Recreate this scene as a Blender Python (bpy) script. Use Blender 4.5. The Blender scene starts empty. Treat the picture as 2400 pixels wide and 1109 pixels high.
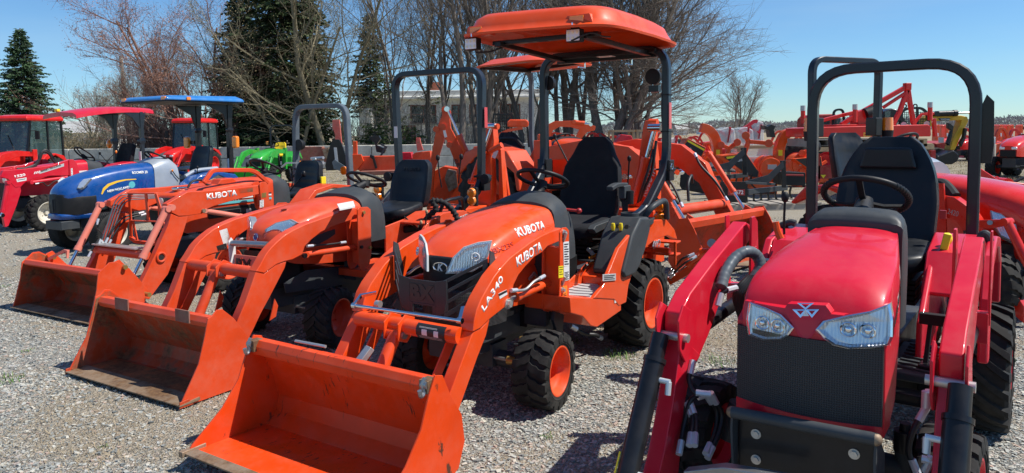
import bpy, bmesh, math, random
import numpy as np
from mathutils import Vector, Matrix, Euler
S = bpy.context.scene
COL = S.collection
PI = math.pi
rnd = random.Random(7)
R = math.radians
V = Vector

# ------------------------------------------------------------------ camera (a phone, 1.6 m above the gravel)
FPX, CX0, HY, PITCH, ROLL, CAMH = 1665.0, 1200.0, 313.0, R(4.0), 0.0135, 1.6
_f = V((0, math.cos(PITCH), -math.sin(PITCH))); _r0 = V((1, 0, 0)); _u0 = _r0.cross(_f)
_c, _s = math.cos(ROLL), math.sin(ROLL)
_r = _c * _r0 - _s * _u0; _u = _s * _r0 + _c * _u0
CY0 = HY + FPX * math.tan(PITCH)
CAMP = V((0, 0, CAMH))
def ray(px, py): return _f + _r * ((px - CX0) / FPX) - _u * ((py - CY0) / FPX)
def ground(px, py, z=0.0):
    d = ray(px, py); return CAMP + d * ((z - CAMH) / d.z)
def atY(px, py, Y):                      # the point of the place seen at that pixel, Y metres away
    d = ray(px, py); return CAMP + d * (Y / d.y)
cam = bpy.data.cameras.new('camera'); camo = bpy.data.objects.new('camera', cam); COL.objects.link(camo)
camo.matrix_world = Matrix(((_r.x, _u.x, -_f.x, 0), (_r.y, _u.y, -_f.y, 0), (_r.z, _u.z, -_f.z, CAMH), (0, 0, 0, 1)))
cam.sensor_fit = 'HORIZONTAL'; cam.sensor_width = 36.0; cam.lens = 36.0 * FPX / 2400.0
cam.shift_y = (CY0 - 554.5) / 2400.0
cam.clip_start = 0.05; cam.clip_end = 6000
S.camera = camo

class Fr:                                # a thing's own axes: x forward, y to its left, z up
    def __init__(s, X, Y, h):
        s.o = V((X, Y, 0)); s.h = R(h)
        s.fx = V((math.cos(s.h), math.sin(s.h), 0)); s.fy = V((-math.sin(s.h), math.cos(s.h), 0))
    def _b(s, px, py, n, v):
        d = ray(px, py); c = CAMP - s.o
        if n == 2: t = (v - c.z) / d.z
        else:
            a = (s.fx, s.fy)[n]; t = (v - c.dot(a)) / d.dot(a)
        q = c + d * t
        return V((q.dot(s.fx), q.dot(s.fy), q.z))
    def x(s, px, py, v): return s._b(px, py, 0, v)
    def y(s, px, py, v): return s._b(px, py, 1, v)
    def z(s, px, py, v): return s._b(px, py, 2, v)
    def xz(s, pts, v):                   # outline on the plane y = v -> (x, z) pairs
        return [(q.x, q.z) for q in (s.y(a, b, v) for a, b in pts)]
    def yz(s, pts, v):
        return [(q.y, q.z) for q in (s.x(a, b, v) for a, b in pts)]

# ------------------------------------------------------------------ objects
def thing(name, label, cat, fr=None, loc=None, rz=0, group=None):
    o = bpy.data.objects.new(name, None); COL.objects.link(o); o.empty_display_size = 0.2
    if fr is not None: o.location = fr.o; o.rotation_euler = (0, 0, fr.h)
    else: o.location = loc; o.rotation_euler = (0, 0, rz)
    o['label'] = label; o['category'] = cat
    if group: o['group'] = group
    return o
def tag(o, label=None, cat=None, group=None, kind=None):
    if label: o['label'] = label
    if cat: o['category'] = cat
    if group: o['group'] = group
    if kind: o['kind'] = kind
    return o
def cat_rom(P, n):                       # smooth path through points
    P = [V(p) for p in P]; out = []
    for i in range(len(P) - 1):
        a = P[i - 1] if i else P[0] * 2 - P[1]; b = P[i]; c = P[i + 1]; d = P[i + 2] if i + 2 < len(P) else c * 2 - b
        for k in range(n):
            t = k / n
            out.append(0.5 * ((2 * b) + (c - a) * t + (2 * a - 5 * b + 4 * c - d) * t * t + (3 * b - a - 3 * c + d) * t ** 3))
    out.append(P[-1]); return out
def fillet(P, rad, n=6):                 # rounds the corners of a polyline
    P = [V(p) for p in P]; out = [P[0]]
    for i in range(1, len(P) - 1):
        a = P[i - 1] - P[i]; b = P[i + 1] - P[i]
        r_ = min(rad, a.length * .48, b.length * .48)
        p0 = P[i] + a.normalized() * r_; p1 = P[i] + b.normalized() * r_
        for k in range(n + 1):
            t = k / n; out.append(p0 * (1 - t) ** 2 + P[i] * 2 * t * (1 - t) + p1 * t * t)
    out.append(P[-1]); return out
class MB:
    def __init__(s): s.v = []; s.f = []
    def add(s, vs, fs):
        k = len(s.v); s.v += [tuple(a) for a in vs]; s.f += [tuple(i + k for i in f) for f in fs]; return s
    def box(s, c, d, rot=None):
        c = V(c); x, y, z = d[0] / 2, d[1] / 2, d[2] / 2
        vs = [V((a, b, e)) for a in (-x, x) for b in (-y, y) for e in (-z, z)]
        if rot is not None: vs = [rot @ q for q in vs]
        return s.add([q + c for q in vs], [(0, 1, 3, 2), (4, 6, 7, 5), (0, 4, 5, 1), (2, 3, 7, 6), (0, 2, 6, 4), (1, 5, 7, 3)])
    def bb(s, x0, x1, y0, y1, z0, z1): return s.box(((x0 + x1) / 2, (y0 + y1) / 2, (z0 + z1) / 2), (abs(x1 - x0), abs(y1 - y0), abs(z1 - z0)))
    def rings(s, rs, closed=False, caps=True):
        n = len(rs[0]); k = len(s.v)
        for r_ in rs: s.v += [tuple(q) for q in r_]
        m = len(rs)
        for i in range(m if closed else m - 1):
            j = (i + 1) % m
            for a in range(n):
                b = (a + 1) % n
                s.f.append((k + i * n + a, k + i * n + b, k + j * n + b, k + j * n + a))
        if caps and not closed:
            s.f.append(tuple(k + a for a in range(n))[::-1]); s.f.append(tuple(k + (m - 1) * n + a for a in range(n)))
        return s
    def _frames(s, P, up=None, closed=False):
        P = [V(p) for p in P]; n = len(P); T = []
        for i in range(n):
            a = P[(i - 1) % n] if (closed or i) else P[0]; b = P[(i + 1) % n] if (closed or i < n - 1) else P[-1]
            t = (b - a); T.append(t.normalized() if t.length > 1e-9 else V((0, 0, 1)))
        fr = []
        if up is not None:
            up = V(up)
            for t in T:
                x = t.cross(up)
                if x.length < 1e-4: x = t.cross(V((.3, .5, .8)))
                x.normalize(); fr.append((x, x.cross(t).normalized()))
        else:
            a = V((0, 0, 1)) if abs(T[0].z) < .9 else V((1, 0, 0))
            x = T[0].cross(a).normalized()
            for t in T:
                x = (x - t * x.dot(t)); x.normalize(); fr.append((x, t.cross(x).normalized()))
        return P, T, fr
    def tube(s, P, r, n=8, r1=None, closed=False, caps=True):
        P, T, fr = s._frames(P, None, closed); m = len(P); rs = []
        for i, (x, y) in enumerate(fr):
            rr = r[i] if isinstance(r, (list, tuple)) else (r if r1 is None else r + (r1 - r) * i / (m - 1))
            rs.append([P[i] + x * (rr * math.cos(2 * PI * k / n)) + y * (rr * math.sin(2 * PI * k / n)) for k in range(n)])
        return s.rings(rs, closed, caps)
    def cyl(s, a, b, r, r1=None, n=20): return s.tube([a, b], r, n, r if r1 is None else r1)
    def bar(s, P, w, h, up=(0, 0, 1), ch=0.0, closed=False):   # rectangular section swept along P; h measured along up
        P, T, fr = s._frames(P, up, closed); rs = []
        for i, (x, y) in enumerate(fr):
            k = 1.0
            if 0 < i < len(P) - 1:
                a = (P[i] - P[i - 1]).normalized(); k = 1 / max(.5, T[i].dot(a))
            W, H_ = w / 2, h / 2
            if ch: q = [(-W + ch, -H_), (W - ch, -H_), (W, -H_ + ch), (W, H_ - ch), (W - ch, H_), (-W + ch, H_), (-W, H_ - ch), (-W, -H_ + ch)]
            else: q = [(-W, -H_), (W, -H_), (W, H_), (-W, H_)]
            rs.append([P[i] + x * (a_ * k) + y * b_ for a_, b_ in q])
        return s.rings(rs, closed)
    def prism(s, pts, axis, lo, hi):     # 2-D outline pushed from lo to hi along an axis
        def m(a, b, c): return {'y': (a, c, b), 'x': (c, a, b), 'z': (a, b, c)}[axis]
        n = len(pts); k = len(s.v)
        s.v += [m(a, b, lo) for a, b in pts] + [m(a, b, hi) for a, b in pts]
        s.f.append(tuple(k + i for i in range(n))); s.f.append(tuple(k + n + i for i in range(n))[::-1])
        for i in range(n):
            j = (i + 1) % n; s.f.append((k + j, k + i, k + n + i, k + n + j))
        return s
    def lathe(s, prof, c=(0, 0, 0), axis='y', n=32, closed=False):   # prof: (radius, along axis)
        c = V(c); rs = []
        for r_, a in prof:
            ring = []
            for k in range(n):
                t = 2 * PI * k / n; u, w = r_ * math.cos(t), r_ * math.sin(t)
                ring.append(c + V({'y': (u, a, w), 'x': (a, u, w), 'z': (u, w, a)}[axis]))
            rs.append(ring)
        return s.rings(rs, closed, caps=not closed)
    def torus(s, c, Rr, r, nrm=(0, 0, 1), n=32, m=10):
        c = V(c); z = V(nrm).normalized(); x = z.cross(V((0, 1, .01))).normalized(); y = z.cross(x)
        return s.tube([c + x * (Rr * math.cos(2 * PI * k / n)) + y * (Rr * math.sin(2 * PI * k / n)) for k in range(n)], r, m, closed=True)
    def ball(s, c, r, n=12, m=8, rot=None):
        c = V(c); r = V((r, r, r)) if not hasattr(r, '__len__') else V(r); rs = []
        for i in range(1, m):
            a = PI * i / m
            ring = [V((r.x * math.sin(a) * math.cos(2 * PI * k / n), r.y * math.sin(a) * math.sin(2 * PI * k / n), r.z * math.cos(a))) for k in range(n)]
            if rot is not None: ring = [rot @ q for q in ring]
            rs.append([q + c for q in ring])
        return s.rings(rs)
    def mirror(s):                       # adds the other side (y -> -y)
        n = len(s.v); s.v += [(a, -b, c) for a, b, c in s.v]; s.f += [tuple(i + n for i in f)[::-1] for f in s.f]; return s
    def build(s, name, mat, parent=None, smooth=35, bevel=0, subd=0, label=None):
        me = bpy.data.meshes.new(name); me.from_pydata(s.v, [], s.f)
        bm = bmesh.new(); bm.from_mesh(me); bmesh.ops.recalc_face_normals(bm, faces=bm.faces); bm.to_mesh(me); bm.free()
        me.materials.append(M[mat] if isinstance(mat, str) else mat)
        if smooth:
            me.shade_smooth()
            if not subd: me.set_sharp_from_angle(angle=R(smooth))
        o = bpy.data.objects.new(name, me); COL.objects.link(o)
        if parent is not None: o.parent = parent
        if bevel:
            b = o.modifiers.new('b', 'BEVEL'); b.width = bevel; b.segments = 2; b.limit_method = 'ANGLE'; b.angle_limit = R(40); b.harden_normals = True
        if subd:
            b = o.modifiers.new('s', 'SUBSURF'); b.levels = subd; b.render_levels = subd
        if label: o['label'] = label
        return o
def _pair(s, *a, **k):               # builds the piece and its twin on the tractor's other side
    o = s.build(*a, **k); q = MB(); q.v = [(x, -y, z) for x, y, z in s.v]; q.f = [f[::-1] for f in s.f]; q.build(*a, **k); return o
MB.pair = _pair
def dup(root, fr=None, loc=None, rz=None, label=None, group=None):
    def cp(o, par):
        c = o.copy(); COL.objects.link(c); c.parent = par
        for ch in o.children: cp(ch, c)
        return c
    c = cp(root, None)
    if loc is not None: c.location = loc
    if rz is not None: c.rotation_euler = (0, 0, rz)
    if label: c['label'] = label
    if group: c['group'] = group
    return c
_txt = {}
def text(body, size, depth, M4, mat, parent, name='lettering', bold=0.0, sx=1.0, shear=0.0, label=None, off=0.0, align='LEFT'):
    cu = bpy.data.curves.new('t', 'FONT'); cu.body = body; cu.size = size; cu.extrude = depth; cu.offset = bold; cu.shear = shear
    cu.resolution_u = 3; cu.align_x = align
    o = bpy.data.objects.new('t', cu); COL.objects.link(o)
    me = bpy.data.meshes.new_from_object(o.evaluated_get(bpy.context.evaluated_depsgraph_get()))
    bpy.data.objects.remove(o)
    T = M4 @ Matrix.Diagonal((sx, 1, 1, 1)) @ Matrix.Translation((0, 0, off))
    me.transform(T); me.materials.clear(); me.materials.append(M[mat])
    ob = bpy.data.objects.new(name, me); COL.objects.link(ob); ob.parent = parent
    if label: ob['label'] = label
    return ob
def plane_m(o, x, y):                    # matrix of a writing plane: origin, reading direction, up direction
    x = V(x).normalized(); y = V(y); y = (y - x * y.dot(x)).normalized(); z = x.cross(y)
    return Matrix(((x.x, y.x, z.x, o[0]), (x.y, y.y, z.y, o[1]), (x.z, y.z, z.z, o[2]), (0, 0, 0, 1)))
def side_text(fr, body, p0, p1, y, h_px_top, mat, parent, depth=.0007, **k):
    """writes on the plane y = const from pixel p0 to p1 (baseline), cap height to the pixel h_px_top above p0"""
    a = fr.y(*p0, y); b = fr.y(*p1, y); t = fr.y(*h_px_top, y)
    m = plane_m(a, b - a, t - a)
    ob = text(body, 1.0, 0, Matrix.Identity(4), mat, parent, **k)
    vs = [v.co for v in ob.data.vertices]
    x0, x1 = min(v.x for v in vs), max(v.x for v in vs); y1 = max(v.y for v in vs)
    d = (b - a); hgt = (t - a).dot(m.to_3x3().col[1])
    T = m @ Matrix.Diagonal((d.length / (x1 - x0), hgt / y1, 1, 1)) @ Matrix.Translation((-x0, 0, 0))
    ob.data.transform(T)
    sg = 1 if y > 0 else -1
    # give the letters a body 1.5 mm proud of the panel
    bm = bmesh.new(); bm.from_mesh(ob.data)
    r_ = bmesh.ops.extrude_face_region(bm, geom=bm.faces[:])
    for v in [g for g in r_['geom'] if isinstance(g, bmesh.types.BMVert)]: v.co.y += sg * depth
    bm.to_mesh(ob.data); bm.free()
    return ob

def stick(ob, onto, sg=1, off=.0012, rng=.08):   # lays lettering on the curved panel behind it (both in the thing's axes)
    from mathutils.bvhtree import BVHTree
    me = onto.data; bv = BVHTree.FromPolygons([v.co for v in me.vertices], [p.vertices[:] for p in me.polygons])
    bm = bmesh.new(); bm.from_mesh(ob.data); bmesh.ops.triangulate(bm, faces=bm.faces[:]); bmesh.ops.subdivide_edges(bm, edges=[e for e in bm.edges if e.calc_length() > .02], cuts=1, use_grid_fill=False)
    y0 = min(sg * v.co.y for v in bm.verts)
    for v in bm.verts:
        h = bv.ray_cast(V((v.co.x, sg * 1.5, v.co.z)), V((0, -sg, 0)))
        if h[0] is not None: v.co.y = h[0].y + (sg * v.co.y - y0) * sg + sg * off
    bm.to_mesh(ob.data); bm.free(); return ob
# ------------------------------------------------------------------ materials
M = {}
def newmat(name):
    m = bpy.data.materials.new(name); m.use_nodes = True; nt = m.node_tree; b = nt.nodes['Principled BSDF']; M[name] = m
    return m, nt, b
def N(nt, t, **k):
    n = nt.nodes.new(t)
    for a, b in k.items():
        if a in n.inputs: n.inputs[a].default_value = b
        else: setattr(n, a, b)
    return n
def mixc(nt, fac, a, b, typ='MIX'):
    n = nt.nodes.new('ShaderNodeMix'); n.data_type = 'RGBA'; n.blend_type = typ
    for sock, val in ((n.inputs[0], fac), (n.inputs[6], a), (n.inputs[7], b)):
        if isinstance(val, bpy.types.NodeSocket): nt.links.new(val, sock)
        elif isinstance(val, (int, float)): sock.default_value = val
        else: sock.default_value = (*val[:3], 1)
    return n.outputs[2]
def ramp(nt, src, stops):
    n = nt.nodes.new('ShaderNodeValToRGB'); e = n.color_ramp.elements
    while len(e) < len(stops): e.new(0.5)
    for q, (p, c) in zip(e, stops): q.position = p; q.color = (*c, 1) if len(c) == 3 else c
    nt.links.new(src, n.inputs[0]); return n.outputs[0]
def noise(nt, scale, detail=4, rough=.6, vec=None, typ='ShaderNodeTexNoise'):
    n = nt.nodes.new(typ); n.inputs['Scale'].default_value = scale
    if typ == 'ShaderNodeTexNoise': n.inputs['Detail'].default_value = detail; n.inputs['Roughness'].default_value = rough
    if vec is not None: nt.links.new(vec, n.inputs['Vector'])
    return n
def objco(nt):
    return nt.nodes.new('ShaderNodeTexCoord').outputs['Object']
def bump(nt, h, strength, dist, b):
    n = nt.nodes.new('ShaderNodeBump'); n.inputs['Strength'].default_value = strength; n.inputs['Distance'].default_value = dist
    nt.links.new(h, n.inputs['Height']); nt.links.new(n.outputs[0], b.inputs['Normal'])
def paint(name, col, rough=.35, coat=.4, dust=.35, rust=0.0, var=.12, dustcol=(.42, .36, .28), metal=0.0, chips=0.0, bmp=.03, scratch=0):
    m, nt, b = newmat(name); co = objco(nt)
    n1 = noise(nt, 2.3, 5, .6, co).outputs[0]; n2 = noise(nt, 38, 6, .7, co).outputs[0]; n3 = noise(nt, 9, 6, .65, co).outputs[0]
    dark = tuple(c * (1 - var) for c in col); lite = tuple(min(1, c * (1 + var)) for c in col)
    c = ramp(nt, n1, [(.3, dark), (.7, lite)])
    if dust:
        f = ramp(nt, n3, [(.42, (0, 0, 0)), (.8, (dust,) * 3)]); c = mixc(nt, f, c, dustcol)
        f2 = ramp(nt, n2, [(.60, (0, 0, 0)), (.75, (dust * .6,) * 3)]); c = mixc(nt, f2, c, dustcol)
    if chips:
        sc = noise(nt, 14, 8, .8, co).outputs[0]; f = ramp(nt, sc, [(.70 - chips * .06, (0, 0, 0)), (.73 - chips * .06, (1, 1, 1))]); c = mixc(nt, f, c, (.09, .055, .035))
    if scratch:
        mp = nt.nodes.new('ShaderNodeMapping'); mp.inputs['Scale'].default_value = (9, 26, 3); mp.inputs['Rotation'].default_value = (.5, .2, .3); nt.links.new(co, mp.inputs[0])
        sc = noise(nt, 1.6, 5, .7, mp.outputs[0]).outputs[0]; sp_ = noise(nt, 3.2, 2, .5, co).outputs[0]; f = mixc(nt, 1.0, ramp(nt, sc, [(.61, (0, 0, 0)), (.64, (1, 1, 1))]), ramp(nt, sp_, [(.50, (0, 0, 0)), (.56, (1, 1, 1))]), 'MULTIPLY'); c = mixc(nt, f, c, (.10, .035, .02))
    if rust:
        g = noise(nt, 4.5, 9, .72, co).outputs[0]
        f = ramp(nt, g, [(.62 - rust * .25, (0, 0, 0)), (.74 - rust * .22, (.85,) * 3)])
        rc = ramp(nt, n2, [(.35, (.075, .028, .014)), (.65, (.22, .12, .05))]); c = mixc(nt, f, c, rc)
    nt.links.new(c, b.inputs['Base Color'])
    rr = ramp(nt, n3, [(.3, (rough * .8,) * 3), (.75, (min(1, rough * 1.5),) * 3)]); nt.links.new(rr, b.inputs['Roughness'])
    b.inputs['Coat Weight'].default_value = coat; b.inputs['Coat Roughness'].default_value = .06; b.inputs['Specular IOR Level'].default_value = .3; b.inputs['Metallic'].default_value = metal
    bump(nt, n2, bmp, .004, b)
    return m
def plain(name, col, rough=.5, metal=0.0, **k):
    m, nt, b = newmat(name); b.inputs['Base Color'].default_value = (*col, 1); b.inputs['Roughness'].default_value = rough; b.inputs['Metallic'].default_value = metal
    for a, v in k.items(): b.inputs[a.replace('_', ' ')].default_value = v
    return m
ORANGE = (.76, .068, .006)
paint('orange', ORANGE, .42, .38, .10, var=.06, chips=.0)
paint('orange_old', (.66, .062, .014), .45, .2, .13, var=.12, chips=.12)
paint('orange_faded', (.72, .20, .14), .5, .15, .25, var=.10, chips=.2)
paint('orange_bucket', (.70, .056, .006), .42, .12, .08, chips=.35, bmp=.06, scratch=1)
paint('orange_worn', (.46, .055, .015), .55, .05, .35, rust=.62, chips=.4, bmp=.1)
paint('bucket_floor_worn', (.42, .12, .04), .7, 0, .6, rust=.95, chips=.5, bmp=.15, dustcol=(.30, .2, .12))
paint('bare_edge', (.30, .22, .15), .55, 0, .4, rust=.7, metal=.3, bmp=.15)
paint('red', (.60, .008, .027), .40, .38, .07, var=.05, dustcol=(.5, .2, .2))
paint('red_bright', (.62, .010, .008), .4, .35, .05)
paint('red_orange', (.66, .018, .006), .28, .6, .08, var=.05)
paint('red_dark', (.35, .02, .02), .55, .1, .3)
paint('red_faded', (.55, .10, .08), .65, 0, .45, rust=.3)
paint('brown_rusty', (.26, .085, .06), .8, 0, .4, rust=.4)
paint('blue', (.004, .066, .27), .28, .6, .08, var=.05)
paint('blue_canopy', (.02, .17, .47), .35, .4, .12)
paint('guard_black', (.026, .030, .035), .42, .1, .15, dustcol=(.07, .07, .065))
paint('navy', (.01, .05, .25), .35, .4, .1)
paint('silver', (.33, .37, .42), .4, .3, .1, metal=.2)
paint('green', (.02, .33, .035), .38, .4, .15)
paint('yellow', (.80, .55, .01), .45, .2, .12)
paint('excavator_yellow', (.62, .36, .01), .45, .2, .2)
paint('gray_frame', (.040, .046, .052), .5, .1, .25, dustcol=(.14, .13, .11))
paint('rops', (.010, .014, .022), .34, .3, .10, dustcol=(.07, .08, .09), bmp=.05)
paint('black_paint', (.008, .008, .010), .35, .2, .12, dustcol=(.10, .09, .08))
paint('black_plastic', (.010, .0105, .012), .5, 0, .15, dustcol=(.06, .055, .05), bmp=.15)
paint('gray_plastic', (.042, .048, .052), .5, 0, .12, dustcol=(.12, .12, .12), bmp=.1)
paint('seat_vinyl', (.010, .012, .015), .42, .08, .15, dustcol=(.06, .06, .06), bmp=.1)
paint('seat_cloth', (.010, .011, .014), .85, 0, .15, dustcol=(.035, .036, .04), bmp=.4)
paint('rubber', (.013, .013, .013), .8, 0, .7, var=.2, dustcol=(.07, .065, .056), bmp=.25)
paint('rubber_old', (.035, .033, .030), .9, 0, .8, var=.2, dustcol=(.15, .135, .11), bmp=.25)
paint('rim_white', (.62, .58, .48), .5, .1, .3)
paint('chute_orange', (.78, .085, .006), .35, .4, .12)
paint('concrete', (.50, .48, .42), .95, 0, .5, var=.25, dustcol=(.28, .26, .21), bmp=.4)
paint('plaster', (.86, .86, .82), .9, 0, .2, dustcol=(.45, .45, .4))
paint('brick', (.32, .10, .06), .9, 0, .3)
paint('tin_roof', (.42, .42, .40), .6, 0, .3, metal=.1)
paint('wood', (.42, .30, .17), .8, 0, .5, var=.25, dustcol=(.25, .2, .15))
paint('wood_gray', (.30, .27, .23), .85, 0, .5, var=.25)
paint('rops_gray', (.085, .11, .13), .45, .2, .4, dustcol=(.25, .25, .25), bmp=.05)
plain('chrome', (.75, .76, .78), .12, 1.0)
paint('steel', (.35, .36, .37), .35, 0, .4, metal=.8, dustcol=(.2, .17, .13))
paint('zinc', (.55, .55, .53), .38, 0, .3, metal=.75)
paint('brass', (.45, .28, .08), .4, 0, .3, metal=.7)
plain('hose', (.016, .016, .017), .5)
plain('fitting_white', (.62, .66, .70), .35, .4)
plain('letter_white', (.80, .80, .78), .5)
plain('letter_black', (.02, .02, .02), .5)
plain('letter_red', (.35, .02, .02), .4)
plain('letter_gray', (.30, .31, .33), .35, .4)
plain('letter_yellow', (.75, .62, .05), .5)
plain('stripe_teal', (.10, .45, .50), .5)
plain('stripe_gold', (.85, .5, .03), .5)
plain('label_white', (.72, .72, .70), .5)
plain('label_yellow', (.85, .68, .02), .5)
plain('label_gray', (.45, .46, .46), .45)
plain('label_orange', (.85, .25, .02), .5)
plain('reflector_red', (.6, .01, .02), .25, Coat_Weight=.8)
plain('amber', (.90, .24, .006), .2, Coat_Weight=1.0)
plain('lamp_glass', (.9, .93, .96), .02, Transmission_Weight=1.0, IOR=1.12, Coat_Weight=.6)
plain('reflector', (.85, .87, .9), .10, 1.0)
plain('dark_lens', (.03, .03, .035), .1, Coat_Weight=1.0)
plain('cab_glass', (.05, .09, .09), .03, Alpha=.62, Coat_Weight=1.0)
plain('clear_wrap', (.85, .87, .88), .22, Alpha=.38, Coat_Weight=.6)
plain('led_face', (.78, .80, .86), .25, Coat_Weight=.6)
plain('led_chip', (.85, .82, .6), .3)
plain('sock_black', (.012, .012, .013), .8)
def grille_mat(name, scale, base=(.012, .012, .013), hi=(.04, .04, .042), hexa=True):
    m, nt, b = newmat(name); co = objco(nt)
    mp = nt.nodes.new('ShaderNodeMapping'); mp.inputs['Scale'].default_value = (0, 1, 1); nt.links.new(co, mp.inputs[0])
    v = nt.nodes.new('ShaderNodeTexVoronoi'); v.feature = 'DISTANCE_TO_EDGE' if hexa else 'F1'; v.inputs['Scale'].default_value = scale; v.inputs['Randomness'].default_value = 0.0
    nt.links.new(mp.outputs[0], v.inputs['Vector'])
    f = ramp(nt, v.outputs['Distance'], [(.08, (0, 0, 0)), (.28, (1, 1, 1))])
    c = mixc(nt, f, hi, base); nt.links.new(c, b.inputs['Base Color']); b.inputs['Roughness'].default_value = .6
    bump(nt, v.outputs['Distance'], .8, .004, b); return m
grille_mat('mesh_grille', 120)
grille_mat('mesh_grille_coarse', 90)
grille_mat('mesh_red', 120, (.10, .004, .008), (.48, .008, .02))

def bowlmat():
    m, nt, b = newmat('lamp_bowl'); co = objco(nt); v = nt.nodes.new('ShaderNodeTexWave'); v.bands_direction = 'Y'; v.inputs['Scale'].default_value = 28; v.inputs['Distortion'].default_value = 1.2; nt.links.new(co, v.inputs['Vector'])
    b.inputs['Base Color'].default_value = (.86, .86, .86, 1); b.inputs['Metallic'].default_value = .7; b.inputs['Roughness'].default_value = .32; bump(nt, v.outputs['Fac'], .35, .01, b)
bowlmat()
# ------------------------------------------------------------------ sky and sun
SUN = V((.69, -.05, 1.0)).normalized()
S.world = bpy.data.worlds.new('World'); S.world.use_nodes = True
wn = S.world.node_tree; bg = wn.nodes['Background']
sky = wn.nodes.new('ShaderNodeTexSky'); sky.sky_type = 'NISHITA'; sky.sun_disc = False
sky.sun_elevation = math.asin(SUN.z); sky.sun_rotation = math.atan2(SUN.x, SUN.y)
sky.air_density = 1.0; sky.dust_density = 0.0; sky.ozone_density = 5.0; sky.altitude = 50
tc = wn.nodes.new('ShaderNodeTexCoord'); mp = wn.nodes.new('ShaderNodeMapping'); mp.inputs['Scale'].default_value = (1.2, 1.2, 7)
mp.inputs['Rotation'].default_value = (.12, .06, 0)
wn.links.new(tc.outputs['Generated'], mp.inputs[0])
cl = noise(wn, 2.4, 6, .55, mp.outputs[0]).outputs[0]
cf = ramp(wn, cl, [(.46, (0, 0, 0)), (.80, (.16, .16, .16))])
skyc = mixc(wn, cf, mixc(wn, 1.0, sky.outputs[0], (.74, .99, 1.16), 'MULTIPLY'), (5.2, 6.4, 7.2))
wn.links.new(skyc, bg.inputs[0]); bg.inputs[1].default_value = .09
sl = bpy.data.lights.new('sun', 'SUN'); sl.energy = 4.6; sl.angle = R(.5); sl.color = (1.0, .955, .88)
sl.energy = 5.0; so = bpy.data.objects.new('sun', sl); COL.objects.link(so); so.rotation_euler = SUN.to_track_quat('Z', 'Y').to_euler(); so.location = (8, 0, 12)
S.view_settings.view_transform = 'Standard'; S.view_settings.look = 'None'; S.view_settings.gamma = 1; S.view_settings.exposure = .33
S.cycles.max_bounces = 6; S.cycles.transparent_max_bounces = 10

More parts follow.
